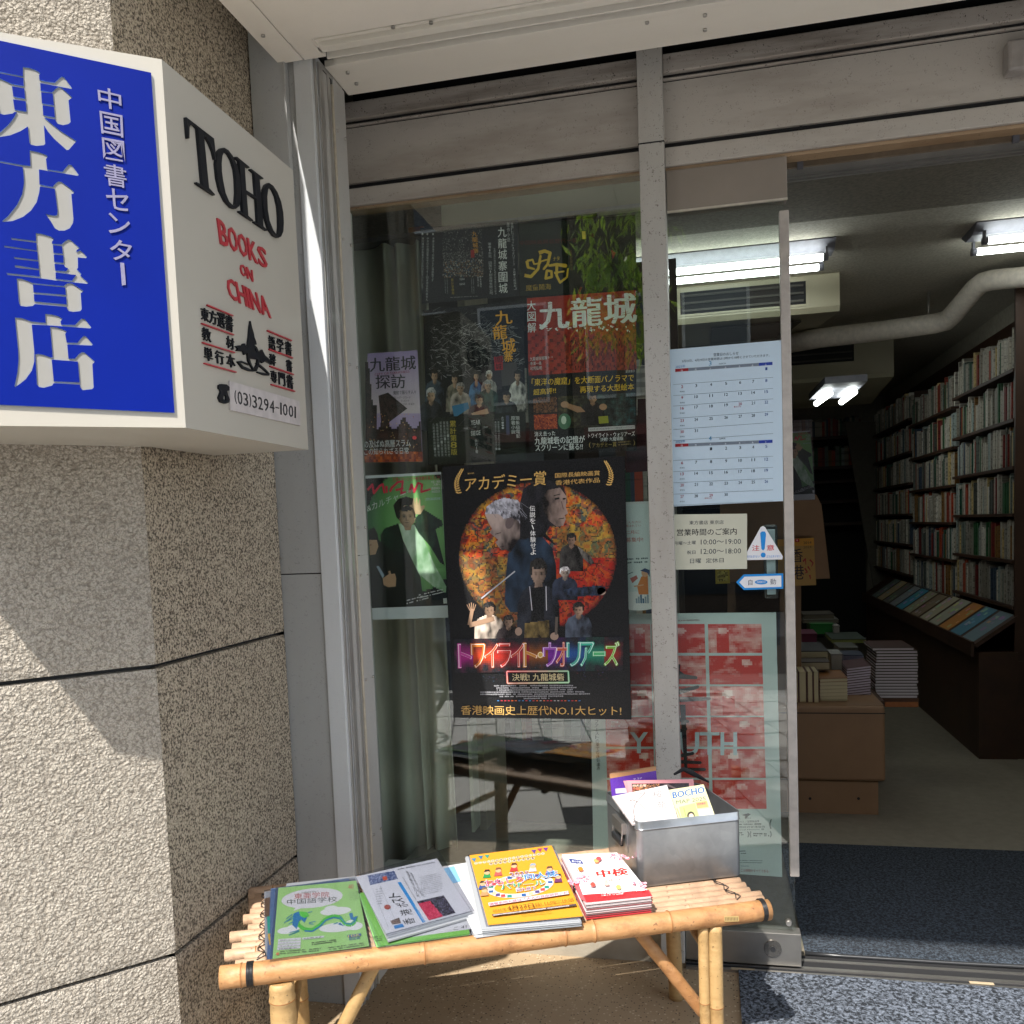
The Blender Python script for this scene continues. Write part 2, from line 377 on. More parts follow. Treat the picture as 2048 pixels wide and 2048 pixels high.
    def face(s, cx, cy_, rx, ry, skin, hair, cell=4, turn=0.0, lit=-1):
        n = max(8, int(2*rx/cell)); m = max(10, int(2*ry/cell)); s.k += .12; seed = cx*.13
        for i in range(n):
            for j in range(m):
                a = (i+.5)/n*2-1; b = (j+.5)/m*2-1; w = 1-.22*max(0, b)**2
                if (a/w)**2+b*b > 1: continue
                q = noise.noise((a*3+seed, b*3, 1.3))
                t = .62+.36*a*lit-.25*b*b-.18*abs(a)**3+.12*q
                e = a-turn
                for ex in (-.36, .38):
                    t -= .62*math.exp(-((e-ex)/.15)**2-((b-.0)/.075)**2)+.42*math.exp(-((e-ex)/.22)**2-((b+.15)/.06)**2)+.14*math.exp(-((e-ex)/.24)**2-((b-.04)/.16)**2)
                t -= .30*math.exp(-((e+.10*lit)/.08)**2-((b-.18)/.20)**2)+.30*math.exp(-(e/.17)**2-((b-.34)/.05)**2)+.50*math.exp(-(e/.25)**2-((b-.56)/.045)**2)+.15*math.exp(-(e/.2)**2-((b-.72)/.05)**2)
                t += .16*math.exp(-((e-.02)/.06)**2-((b-.22)/.15)**2)
                c = lerp(tuple(x*.10 for x in skin), tuple(min(1, x*1.25) for x in skin), t)
                hl = -.52+.22*q+.25*a*a*(-1 if b < 0 else 1)*.5+(-.0)
                if b < hl or (abs(a) > .84 and b < .1): c = lerp(tuple(x*.5 for x in hair), tuple(min(1, x*2+.03) for x in hair), .5+1.4*noise.noise((a*6+seed, b*3, 4)))
                X, Y = rx/n, ry/m; x, y = cx+a*rx, cy_+b*ry; s.raw([(x-X, y-Y), (x+X, y-Y), (x+X, y+Y), (x-X, y+Y)], c, 0)
        return s
    def done(s, name, mat=None, parent=None, **t): return s.mb.build(name, mat or M_print, parent, **t)
def nz(x, y, sc, seed=0): return noise.fractal((x*sc+seed*7.3, y*sc-seed*3.1, seed*1.7), 1.0, 2.0, 3)*.5+.5
def lerp(a, b, t): t = max(0, min(1, t)); return tuple(x+(y-x)*t for x, y in zip(a, b))
# ================================================================== THE SETTING
bx('interior_floor', -3, 2.6, .02, 8, -.02, 0, M_floor, kind='structure')
bx('entrance_floor', -1.6, 3, -.90, .02, -.02, -.004, M_terr, kind='structure')
bx('road', -14, 14, -8.2, -4.3, -.20, -.12, plain('asphalt', (.10, .10, .10), .9, sc=60, bump=.003, bsc=150), kind='structure')
bx('ground', -40, 40, -60, 9, -.4, -.21, plain('packed_ground', (.3, .29, .27), .95), kind='structure')
bx('kerb', -14, 14, -4.3, -4.15, -.2, -.02, plain('kerb_stone', (.35, .34, .32), .8), kind='structure')
pav = bpy.data.objects.new('pavement', None); COL.objects.link(pav); pav['kind'] = 'structure'
bx('joint_bed', -4.5, 3.5, -4.15, -.90, -.05, -.012, plain('joint_mortar', (.02, .02, .021), .9), pav)
M_slab = plain('grey_paving_slab', S('b9b6b1'), .7, var=.1, sc=300, bump=.0008, bsc=500)
sme = MB().box(-.287, .287, -.137, .137, -.03, 0); s0 = None; k = 0
ang = R(76); ca, sa = math.cos(ang), math.sin(ang)
for i in range(-9, 12):
    for j in range(-16, 17):
        u = i*.6+(j % 2)*.3; v = j*.28
        x = -1.1+u*ca-v*sa; y = -2.5+u*sa+v*ca
        if y > -1.19 or y < -4.1 or x < -4.2 or x > 2.2 or k > 260: continue
        if s0 is None: o = s0 = sme.build('slab', M_slab, pav, .004)
        else: o = s0.copy(); COL.objects.link(o)
        o.location = (x, y, -.006+random.uniform(-.001, .001)); o.rotation_euler = (0, 0, ang); k += 1

# ------------------------------------------------------------------ concrete pillar with a 45 degree chamfer
PC = Vector((-1.10, -.915, 0)); CD = Vector((1.219, 1.303, 0)).normalized(); CN = Vector((CD.y, -CD.x, 0))
pil = thing('concrete_pillar', 'sprayed rough concrete corner wall with thin dark horizontal joints, left of the shopfront', 'wall')
def cgrid(name, org, du, L, z0, z1, step, amp, cell, mat, seed):
    n = Vector((du.y, -du.x, 0)); nu = max(1, int(L/step)); nz_ = max(1, int((z1-z0)/step)); vs = []; fs = []
    for i in range(nu+1):
        for j in range(nz_+1):
            u = L*i/nu; z = z0+(z1-z0)*j/nz_; h = 0
            if amp:
                p = Vector((u, z, seed))
                h = amp*(noise.noise(p*cell)*.9+noise.noise(p*cell*2.3)*.55)
                e = min(j, nz_-j, 3)/3; h = h*e-(.0025*(1-e))
            vs.append(org+du*u+Vector((0, 0, z))+n*h)
    for i in range(nu):
        for j in range(nz_):
            a = i*(nz_+1)+j; fs.append((a, a+nz_+1, a+nz_+2, a+1))
    mb = MB(); mb.faces(vs, fs, sm=True)
    # thickness behind
    A = [org+Vector((0, 0, z0)), org+du*L+Vector((0, 0, z0)), org+du*L+Vector((0, 0, z1)), org+Vector((0, 0, z1))]
    B_ = [p-n*.03 for p in A]
    for a, b in ((0, 1), (1, 2), (2, 3), (3, 0)): mb.face([A[a]-n*.002, A[b]-n*.002, B_[b], B_[a]])
    return mb.build(name, mat, pil)
JZ = [-.05, .405, 1.01, 2.9]
for a, b in zip(JZ[:-1], JZ[1:]):
    a += .0045; b -= .0045
    cgrid('panel', PC-CD*.52, CD, .52, a, b, .0042, .0016, 75, M_conc, 3.1)
    cgrid('panel', PC-CD*2.2, CD, 1.68, a, b, .4, 0, 75, M_conc, 3.1)
    cgrid('panel', PC.copy(), Vector((0, 1, 0)), .560, a, b, .005, .0008, 120, M_concs, 9.2)
q = [PC-CD*2.2-CN*.02, PC-CN*.02+Vector((-.01, 0, 0)), Vector((-1.125, -.35, 0)), Vector((-1.125, .3, 0)), Vector((-3, .3, 0)), Vector((-3, -2.4, 0))]
mb = MB(); top = [p+Vector((0, 0, 3.2)) for p in q]; bot = [p+Vector((0, 0, -.05)) for p in q]
mb.face(top); mb.face(bot[::-1])
for i in range(6): mb.face([bot[i], bot[(i+1) % 6], top[(i+1) % 6], top[i]])
mb.build('joint_core', plain('dark_joint', (.018, .018, .02), .6), pil)

# ------------------------------------------------------------------ metal cladding and jamb post left of the window
cl = thing('metal_cladding', 'dark grey metal cladding strip between concrete wall and door post', 'cladding')
bx('cladding_panel', -1.103, -.975, -.350, -.34, 1.166, 2.5, M_alu2, cl)
bx('cladding_panel', -1.103, -.975, -.350, -.34, -.02, 1.163, M_alu2, cl)
bx('upper_box', -1.097, -1.002, -.372, -.351, 2.13, 2.62, M_alu2, cl, .002)
for p in ((556, 1022), (562, 1116), (581, 1487)):
    c = at(*p, Y=-.35); MB().tube([(c.x, -.35, c.z), (c.x, -.354, c.z)], .004, 8).build('screw', M_screw, cl)
jb = thing('jamb_post', 'tall grey metal post with shutter guide grooves at the left edge of the window', 'post')
bx('post_face', -.986, -.938, -.356, -.30, -.02, 2.47, M_post, jb, .002)
bx('post_back', -1.0, -.94, -.298, -.152, -.02, 2.47, M_alu, jb)
for y0, y1, x in ((-.345, -.334, -.934), (-.322, -.312, -.932), (-.300, -.286, -.937), (-.262, -.248, -.936)):
    bx('guide_rail', -.945, x, y0, y1, -.01, 2.455, M_track, jb, .001)
bx('guide_slot', -.95, -.939, -.334, -.20, -.01, 2.455, M_dark, jb)
bx('sealant_bead', -.945, -.9335, -.236, -.228, -.01, 2.44, M_seal, jb, .002)
bx('cover_plate', -.95, -.936, -.226, -.15, 1.205, 2.46, M_alu, jb)
bx('cover_plate', -.95, -.936, -.226, -.15, .0, 1.203, M_alu, jb)
bx('inner_strip', -.95, -.938, -.284, -.240, .0, 2.45, M_alu, jb)
for z in (2.33, 2.05, 1.72, 1.28, 1.15, .86, .42):
    for y in (-.214, -.162): MB().tube([(-.937, y, z), (-.932, y, z)], [.0045, .0035], 9).build('screw', M_screw, jb)
bx('window_stile', -1.06, -1.003, -.18, .03, -.02, 2.46, M_alu, jb)

# ------------------------------------------------------------------ canopy soffit, shutter slot, inner soffit
cn = thing('canopy', 'pale grey panelled canopy soffit above the shop entrance, with screws and black gaps', 'canopy')
ZC = 2.44
bx('soffit_panel', -.952, -.30, -.95, -.445, ZC, ZC+.02, M_soff, cn)
bx('soffit_panel', -.297, .9, -.95, -.437, ZC+.001, ZC+.02, M_soff, cn)
bx('soffit_panel', .903, 3, -.95, -.437, ZC, ZC+.02, M_soff, cn)
bx('edge_panel', -1.02, -.955, -.95, -.365, ZC, ZC+.02, M_soff, cn)
bx('soffit_tab', -.952, -.895, -.444, -.36, ZC+.002, ZC+.02, M_soff, cn)
bx('canopy_body', -1.018, 3, -.948, -.46, ZC+.024, ZC+.5, M_alu, cn)
bx('upper_back', -1.10, 3, -.458, .08, ZC+.13, ZC+.5, M_dark, cn)
for k, (y0, y1, z) in enumerate(((-.432, -.426, .004), (-.418, -.411, .010), (-.404, -.378, .002), (-.372, -.348, .020), (-.344, -.338, .006), (-.332, -.308, .022), (-.302, -.280, .010))):
    bx('shutter_rail', -.90, 3, y0, y1, ZC+z, ZC+z+.03, M_track if k in (3, 5) else M_soffi, cn, .001)
bx('slot_shadow', -.935, 3, -.435, -.27, ZC+.045, ZC+.06, M_dark, cn)
bx('inner_soffit', -.936, 3, -.274, -.118, ZC+.024, ZC+.04, M_soffi, cn)
for p in ((717, 137), (736, 169), (723, 137)): pass
for x, y in ((-.89, -.235), (-.89, -.175), (.02, -.235), (.02, -.17), (.95, -.235), (.95, -.17)):
    MB().tube([(x, y, ZC+.024), (x, y, ZC+.019)], .005, 9).build('screw', M_screw, cn)
for p in ((786, 53), (862, 44), (526, 70), (1294, 44)):
    c = at(*p, Z=ZC); MB().tube([(c.x, c.y, ZC), (c.x, c.y, ZC-.004)], .005, 9).build('screw', M_screw, cn)
bx('gap_backing', -.99, 3, .052, .07, 2.49, ZC+.135, M_dark, cn)
uf = bx('unseen_shade_slab', -1.12, 3, -2.80, .5, 4.0, 4.5, M_soff, None, **tg('unseen slab added high over the entrance to cast the doorway shadow', 'overhang'))  # added out of view; its edges are set where the doorway shadow ends

# ------------------------------------------------------------------ shopfront frame
wf = thing('shopfront_frame', 'weathered grey metal frame around the shop window and sliding door', 'window frame')
bx('mullion', -.157, -.091, -.045, .05, .02, 2.53, M_mull, wf, .002)
for x0, x1 in ((-1.004, -.157), (-.091, 3.0)):
    bx('top_rail', x0, x1, -.012, .05, 2.452, 2.50, M_rail, wf, .003)
    bx('rail_groove', x0, x1, .006, .05, 2.432, 2.452, M_dark, wf)
    bx('rail_lip', x0, x1, -.004, .01, 2.436, 2.442, M_rail, wf, .002)
    bx('header_panel', x0, x1, .002, .05, 2.278, 2.432, M_head, wf)
    bx('rail_groove', x0, x1, .012, .05, 2.262, 2.278, M_dark, wf)
    bx('lower_rail', x0, x1, -.006, .05, 2.213, 2.262, M_head, wf, .003)
    bx('rusty_bead', x0, x1, .004, .05, 2.203, 2.213, M_rust, wf, .002)
bx('mullion_joint', -.1585, -.0895, -.0465, -.04, 2.262, 2.265, M_dark, wf)
M_sill = plain('pale_stone_sill', S('9d9484'), .8, var=.1, sc=14, bump=.001, bsc=80)
bx('window_sill', -1.003, -.14, .0, .12, -.02, .215, M_sill, wf, .003)
bx('sill_frame', -1.003, -.14, -.02, .06, .215, .243, M_alu, wf, .002)
gp = bx('glass_pane', -1.004, -.156, .0, .008, .243, 2.204, M_glass, wf)
for p in ((1145, 357-10), (1580, 228)): pass
for p in ((1662, 95), (1739, 82), (1602, 254), (1740, 238), (1432, 280)):
    c = at(*p, Y=.0); MB().tube([(c.x, .012, c.z), (c.x, .004, c.z)], .005, 8).build('screw', M_dark, wf)

# sliding door
sd = thing('sliding_door', 'frameless glass sliding door with steel bottom rail and white edge strip', 'door')
bx('head_box', -.089, .222, -.004, .045, 2.095, 2.202, plain('satin_metal_head', S('8d847b'), .4, .3, sc=4), sd, .002)
bx('head_trim', -.089, .222, -.007, .0, 2.091, 2.096, plain('bright_trim', S('cfc8bc'), .3, .5), sd)
bx('glass_pane', -.089, .214, .012, .020, .108, 2.094, M_glass, sd)
bx('edge_strip', .201, .226, .004, .028, .266, 2.068, plain('white_edge_strip', S('a9a29b'), .45), sd, .002)
br = bx('bottom_rail', -.089, .227, -.006, .038, .012, .106, M_steel, sd, .002)
ky = MB().tube([(.150, -.006, .062), (.150, -.010, .062)], .024, 28).build('lock_plate', plain('lock_steel', S('8b8781'), .25, .9), sd)
MB().tube([(.150, -.010, .062), (.150, -.013, .062)], .007, 16).build('keyhole', M_black, sd)
c = at(1577, 1844, Y=.008); MB().tube([(c.x, .012, c.z), (c.x, -.004, c.z)], [.009, .007], 18).build('glass_bolt', M_screw, sd)
a, b = at(1526, 1050, Y=.03), at(1557, 1197, Y=.03)
hp = bx('touch_switch', a.x, b.x, .022, .04, b.z, a.z, M_black, sd, .006)
bx('switch_face', a.x+.007, b.x-.007, .0195, .0225, b.z+.012, a.z-.012, plain('switch_grey', S('8fa0a2'), .3), sd, .003)
tr = thing('door_threshold', 'metal sliding door track with grooves set in the floor', 'threshold')
for y0, y1, z, m in ((-.030, -.018, .004, M_steel), (-.018, .0, .001, M_dark), (.0, .014, .005, M_steel), (.014, .05, .002, M_dark), (.05, .062, .004, M_steel), (.062, .085, .002, M_dark)):
    bx('track_strip', -.09, 3.0, y0, y1, -.004, z, m, tr)
bx('worn_tape', .035, .10, -.0305, -.0185, .0042, .0052, plain('old_tape', S('a8977b'), .8), tr)
c = at(1960, 1965, Z=0); bx('worn_tape', c.x-.03, c.x+.03, c.y-.02, c.y-.008, .0052, .0062, plain('old_tape', S('a8977b'), .8), tr)
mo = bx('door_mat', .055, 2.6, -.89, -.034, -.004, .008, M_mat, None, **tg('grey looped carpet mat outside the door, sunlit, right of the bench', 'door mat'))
# inner mat with a lifted edge along the track
mb = MB(); n = 60; vs = []
for i in range(n+1):
    x = .245+i*(2.3/n); w = .006*max(0, noise.noise((x*3, 1, 0)))+.003
    vs += [(x, .092, .004+w*1.2), (x, .14, .010+w*.3), (x, 1.0, .008), (x, .092, .0), ]
fs = []
for i in range(n):
    a = i*4; b = a+4; fs += [(a, b, b+1, a+1), (a+1, b+1, b+2, a+2), (a+3, b+3, b, a)]
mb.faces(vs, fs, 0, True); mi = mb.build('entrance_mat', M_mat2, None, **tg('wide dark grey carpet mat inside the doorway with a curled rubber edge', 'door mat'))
MB().tube([(.245+i*.1, .088, .006+.006*max(0, noise.noise(((.245+i*.1)*3, 1, 0)))) for i in range(24)], .006, 8).build('rubber_edge', M_black, mi)
M_sw = plain('sensor_housing', S('8b8682'), .4)
a, b = at(2012, 84, Y=-.03), at(2075, 140, Y=-.03)
bx('door_sensor', a.x, b.x, -.045, .0, b.z, a.z, M_sw, None, .008, **tg('small grey motion sensor box on the header above the doorway', 'sensor'))
# ================================================================== CORNER SIGN
KS = .9556
def ks(p): return CAM+(Vector(p)-CAM)*KS
ST = ks((-.9, -1.07, 0)); ST.z = 0; XS = ST.x; SD = Vector((1.9596, 1.461, 0)).normalized(); SN = Vector((SD.y, -SD.x, 0))
M_acr = plain('milky_acrylic', S('b0aba0'), .3, var=.03, sc=3)
M_blue = plain('cobalt_blue_acrylic', (.0, .010, .19), .5, var=.08, sc=4, Specular_IOR_Level=.12)
M_bedge = plain('pale_blue_edge', S('5f8fe0'), .3)  # paler blue acrylic on the cut edges of the panel
sg = thing('corner_sign', 'white box sign with blue front panel 東方書店 and TOHO BOOKS ON CHINA on its side', 'sign')
F0 = ST-SD*.50; F1 = ST.copy(); zB, zT = 1.453, 2.053
W0 = Vector((-1.415, -1.25, 0))
outline = [F0, F1, Vector((XS, -.66, 0)), Vector((-1.09, -.66, 0)), Vector((-1.09, -.90, 0)), W0]
mb = MB(); t_ = [p+Vector((0, 0, zT)) for p in outline]; b_ = [p+Vector((0, 0, zB)) for p in outline]
mb.face(t_); mb.face(b_[::-1])
for i in range(6): mb.face([b_[i], b_[(i+1) % 6], t_[(i+1) % 6], t_[i]])
bo = mb.build('sign_box', M_acr, sg, .03); bo.modifiers['bevel'].segments = 5
for p in bo.data.polygons: p.use_smooth = True
bx('back_frame', -1.098, -1.004, -.82, -.50, 1.50, 2.052, M_alu2, sg)
sf = (ST+SN*.001, SN)
PT = lambda p, pl=sf: hit(p[0], p[1], pl)
def curve_obj(name, loops, pl, ext, mats, parent, off=0.0):
    """outlines filled with holes and given thickness, standing on plane pl"""
    n = pl[1]; ux = Vector((0, 0, 1)).cross(n).normalized(); uy = Vector((0, 0, 1))
    cu = bpy.data.curves.new(name, 'CURVE'); cu.dimensions = '2D'; cu.fill_mode = 'BOTH'; cu.extrude = ext/2
    for lp in loops:
        sp = cu.splines.new('POLY'); sp.points.add(len(lp)-1)
        for i, p in enumerate(lp):
            q = hit(p[0], p[1], pl)-pl[0]; sp.points[i].co = (q.dot(ux), q.dot(uy), 0, 1)
        sp.use_cyclic_u = True
    tmp = bpy.data.objects.new(name, cu); me = bpy.data.meshes.new_from_object(tmp); bpy.data.objects.remove(tmp)
    M = Matrix(((ux.x, uy.x, n.x, 0), (ux.y, uy.y, n.y, 0), (ux.z, uy.z, n.z, 0), (0, 0, 0, 1)))
    M.translation = pl[0]+n*(ext/2+off); me.transform(M)
    for m in mats: me.materials.append(m)
    if len(mats) > 1:
        for p in me.polygons: p.material_index = 0 if abs(p.normal.dot(n)) > .5 else 1
    o = bpy.data.objects.new(name, me); COL.objects.link(o); o.parent = parent; return o
f1, f2, f3, f4 = zf(0, 120, .10352), zf(0, 290, .10352), zf(0, 460, .10352), zf(0, 610, .10352)
east = [[(445,150),(560,165),(680,205),(740,235),(785,280),(757,310),(765,400),(900,430),(1060,450),(1150,365),(1195,335),(1240,350),(1330,470),(1395,565),(1380,575),(780,462),(787,605),(1005,640),(1080,565),(1130,535),(1180,545),(1290,640),(1400,740),(1325,795),(1365,1215),(1330,1250),(1220,1275),(1120,1250),(1080,1200),(1075,1165),(862,1132),(1000,1250),(1180,1390),(1480,1580),(1330,1750),(1290,1755),(1050,1540),(930,1400),(850,1270),(875,1635),(850,1660),(700,1675),(600,1650),(570,1610),(540,1300),(400,1390),(200,1470),(0,1503),(-160,1500),(-60,1445),(0,1410),(160,1270),(270,1130),(325,1025),(285,1018),(250,1050),(80,1075),(0,1050),(-30,900),(-60,480),(-70,360),(0,370),(230,475),(460,515),(455,365),(0,275),(-420,185),(-420,150),(0,240),(445,330)],
 [(235,525),(470,565),(490,760),(260,720)], [(255,775),(500,815),(515,1010),(285,975)], [(797,640),(1020,665),(1043,890),(812,850)], [(825,890),(1045,925),(1062,1120),(838,1080)]]
fang = [[(575,115),(760,155),(895,205),(925,240),(890,285),(913,482),(1210,525),(1280,440),(1330,388),(1380,395),(1460,500),(1525,595),(1500,608),(935,515),(755,485),(765,770),(1015,820),(1080,750),(1130,715),(1180,720),(1320,820),(1440,925),(1415,955),(1380,960),(1420,1440),(1410,1520),(1350,1620),(1250,1665),(1140,1665),(1060,1620),(980,1480),(880,1340),(930,1355),(1060,1375),(1105,1360),(1115,1300),(1060,860),(775,815),(760,930),(710,1120),(600,1280),(450,1400),(250,1480),(60,1500),(45,1480),(160,1380),(330,1170),(430,960),(465,750),(460,600),(440,440),(0,355),(-340,300),(-340,265),(0,320),(440,400),(590,415)]]
sho = [[(695,70),(790,80),(980,135),(1045,185),(1005,240),(1010,275),(1190,285),(1260,225),(1320,190),(1370,205),(1540,360),(1480,400),(1480,435),(1550,400),(1620,460),(1685,535),(1660,555),(1505,540),(1508,740),(1485,770),(1575,860),(1550,890),(1630,960),(1710,1035),(1690,1050),(1395,1020),(1080,985),(830,950),(150,880),(125,840),(160,840),(770,905),(760,790),(300,735),(285,695),(320,690),(755,760),(745,620),(290,570),(265,530),(735,590),(725,430),(90,345),(80,310),(715,405),(705,260),(230,200),(215,160),(700,225)],
 [(1025,300),(1200,325),(1215,465),(1035,450)], [(1040,485),(1225,500),(1230,640),(1050,625)], [(1055,665),(1235,680),(1260,725),(1320,755),(1280,805),(1070,790)], [(1075,830),(1470,880),(1395,985),(1080,950)],
 [(325,945),(420,950),(520,985),(625,1030),(1230,1090),(1290,1045),(1340,1032),(1400,1045),(1620,1190),(1560,1230),(1580,1540),(1550,1575),(1420,1590),(1330,1575),(1300,1540),(1295,1495),(675,1440),(640,1475),(510,1490),(400,1475),(370,1430)],
 [(640,1060),(1260,1120),(1275,1260),(650,1210)], [(655,1250),(1280,1300),(1290,1445),(665,1385)]]
ten = [[(290,245),(420,260),(510,290),(610,325),(885,350),(875,180),(1000,190),(1130,225),(1210,275),(1170,330),(1185,385),(1455,390),(1530,310),(1580,270),(1640,280),(1765,440),(1745,460),(1000,405),(615,385),(640,640),(665,900),(665,1100),(620,1270),(500,1440),(400,1520),(300,1590),(285,1570),(340,1300),(360,1080),(355,900)],
 [(970,425),(1080,435),(1200,470),(1290,520),(1260,570),(1290,730),(1500,735),(1570,645),(1620,605),(1660,610),(1795,770),(1775,790),(1300,770),(1325,1040),(1450,1040),(1520,960),(1580,915),(1630,920),(1835,1100),(1785,1150),(1810,1600),(1780,1630),(1600,1650),(1550,1600),(1545,1545),(1040,1515),(1010,1560),(850,1605),(760,1590),(715,1540),(684,960),(740,950),(850,970),(985,1020),(1020,1010)],
 [(1000,1060),(1505,1100),(1540,1500),(1040,1480)]]
loops = []
for f, L in ((f1, east), (f2, fang), (f3, sho), (f4, ten)): loops += [[f(p) for p in lp] for lp in L]
panel = [(302, 147), (349, 826), (0, 810), (-330, 797), (-330, 8), (0, 83), (150, 115)]
bp_ = curve_obj('blue_panel', [panel]+loops, sf, .003, [M_blue, M_bedge], sg)
for p in bp_.data.polygons: pass
# each character is the opening in the blue panel; the white face shows in it as its own inlay
M_inl = plain('white_inlay', S('8f8d88'), .3, var=.02)
for f, L, ch in ((f1, east, 0), (f2, fang, 0), (f3, sho, 0), (f4, ten, 0)):
    curve_obj('letter', [[f(p) for p in lp] for lp in L], sf, .0012, [M_inl], sg)
f5 = zf(180, 160, .2277); M_lil = plain('frosted_lilac_letter', S('7f7c96'), .3)
pl2 = (ST+SN*.0045, SN)
def extrude_glyph(ch, quad, pl, f, ext, mat, parent, name='letter', bold=.0):
    vs, fs = glyph(ch, bold); n = pl[1]; mb = MB()
    P0 = [hit(*f(bil(quad, u, v)), pl) for u, v in vs]; P1 = [p+n*ext for p in P0]
    from collections import Counter
    def dedupe():      # welded outline edges
        key = {}; m = []
        for p in vs: m.append(key.setdefault((round(p[0], 4), round(p[1], 4)), len(key)))
        return m
    m = dedupe(); ec = Counter(); ed = {}
    for fc in fs:
        for i in range(len(fc)):
            a, b = fc[i], fc[(i+1) % len(fc)]; k = (min(m[a], m[b]), max(m[a], m[b])); ec[k] += 1; ed[k] = (a, b)
    mb.faces(P1, fs)
    for k, c in ec.items():
        if c == 1: a, b = ed[k]; mb.face([P0[a], P0[b], P1[b], P1[a]])
    return mb.build(name, mat, parent)
for ch, qd in (('中', [(62,52),(270,102),(280,280),(80,235)]), ('国', [(82,272),(285,315),(293,510),(100,470)]), ('図', [(103,505),(298,540),(308,725),(118,692)]), ('書', [(115,725),(315,765),(325,955),(140,925)]),
               ('セ', [(133,940),(335,985),(345,1160),(150,1130)]), ('ン', [(155,1160),(350,1215),(355,1365),(165,1345)]), ('タ', [(165,1385),(370,1430),(365,1595),(185,1580)])):
    extrude_glyph(ch, qd, pl2, f5, .0015, M_lil, sg, bold=.006)
curve_obj('letter', [[f5(p) for p in ((265,1605),(300,1610),(315,1800),(280,1808))]], pl2, .0015, [M_lil], sg)
# side face
pls = (Vector((XS+.0005, 0, 0)), Vector((1, 0, 0)))
g = zf(350, 220, .14493); M_blk = plain('black_letter', (.012, .013, .016), .5, Specular_IOR_Level=.2); M_red = plain('red_letter', S('a8343c'), .35)
TT = [[(115,105),(500,400),(530,690),(515,690),(490,580),(450,480),(400,390),(358,345),(430,1080),(510,1165),(510,1185),(260,1020),(260,1000),(345,1050),(275,265),(230,215),(180,205),(160,240),(158,400),(140,395)]]
O1 = [[(530,750),(540,650),(565,570),(600,535),(640,525),(700,560),(760,640),(820,770),(860,930),(876,1100),(872,1240),(850,1330),(800,1370),(740,1350),(660,1260),(590,1120),(550,950)], [(605,740),(615,640),(635,590),(655,575),(700,610),(750,700),(790,830),(805,960),(812,1150),(800,1300),(770,1330),(710,1270),(660,1150),(625,980),(608,850)]]
HH = [[(800,650),(820,650),(990,790),(990,808),(925,775),(945,1110),(1085,1200),(1060,880),(1005,830),(1015,815),(1185,945),(1180,960),(1130,930),(1185,1610),(1240,1660),(1235,1672),(1060,1555),(1062,1540),(1110,1560),(1090,1235),(950,1140),(975,1465),(1045,1525),(1040,1540),(850,1410),(855,1395),(905,1430),(850,710),(800,665)]]
O2 = [[(1180,1200),(1190,1100),(1215,1040),(1260,1010),(1320,1050),(1380,1140),(1430,1270),(1460,1420),(1468,1560),(1460,1680),(1430,1750),(1390,1768),(1330,1740),(1260,1640),(1210,1480),(1185,1330)], [(1238,1200),(1250,1100),(1280,1060),(1320,1110),(1360,1200),(1390,1330),(1402,1480),(1405,1620),(1395,1720),(1370,1730),(1320,1660),(1270,1530),(1245,1380)]]
for L in (TT, O1, HH, O2): curve_obj('letter', [[g(p) for p in lp] for lp in L], pls, .006, [M_blk], sg)
idf = lambda p: p
def word(w, TL, TR, BR, BL, mat, ext=.003, bold=.0, gap=.12, f=idf, pl=pls, name='letter'):
    wd = {'I': .3, '(': .4, ')': .4, '1': .3, '-': .75}; tot = sum(wd.get(c, 1)+gap for c in w)-gap; x = 0
    for c in w:
        a, b = x/tot, (x+wd.get(c, 1))/tot; x += wd.get(c, 1)+gap
        qd = [bil((TL, TR, BR, BL), a, 0), bil((TL, TR, BR, BL), b, 0), bil((TL, TR, BR, BL), b, 1), bil((TL, TR, BR, BL), a, 1)]
        if c == '-': qd = [bil(qd, 0, .46), bil(qd, 1, .46), bil(qd, 1, .55), bil(qd, 0, .55)]
        extrude_glyph(c, qd, pl, f, ext, mat, parent=sg, bold=bold, name=name)
word('BOOKS', (432,436), (530,500), (534,539), (439,488), M_red, bold=.012)
word('ON', (478,526), (503,541), (505,564), (480,549), M_red, bold=.012)
word('CHINA', (450,553), (531,596), (541,637), (457,596), M_red, bold=.012)
h = zf(320, 600, .16563)
def hline(a, b, w=15):
    a2, b2 = h(a), h(b); w *= .16563
    curve_obj('red_rule', [[a2, b2, (b2[0], b2[1]+w), (a2[0], a2[1]+w)]], pls, .004, [M_red], sg)
for a, b in (((555,55),(865,185)), ((490,278),(875,415)), ((500,508),(885,630)), ((520,758),(905,866)), ((1285,363),(1575,485)), ((1305,588),(1590,695)), ((1315,793),(1600,895)), ((1330,1013),(1615,1097))): hline(a, b)
def krow(w, TL, TR, BR, BL, gap=.1): word(w, TL, TR, BR, BL, M_blk, .003, .004, gap, h)
krow('東方選書', (483,85), (868,200), (873,395), (492,235)); krow('教', (497,322), (600,362), (608,515), (503,478)); krow('材', (790,425), (882,470), (884,612), (797,570))
krow('単行本', (518,560), (890,672), (902,830), (530,722), .35); krow('語学書', (1300,422), (1577,515), (1583,680), (1310,590), .3); krow('辞', (1313,638), (1385,662), (1390,802), (1318,780)); krow('書', (1515,712), (1583,735), (1588,876), (1522,855)); krow('専門書', (1325,845), (1592,915), (1602,1082), (1335,985), .3)
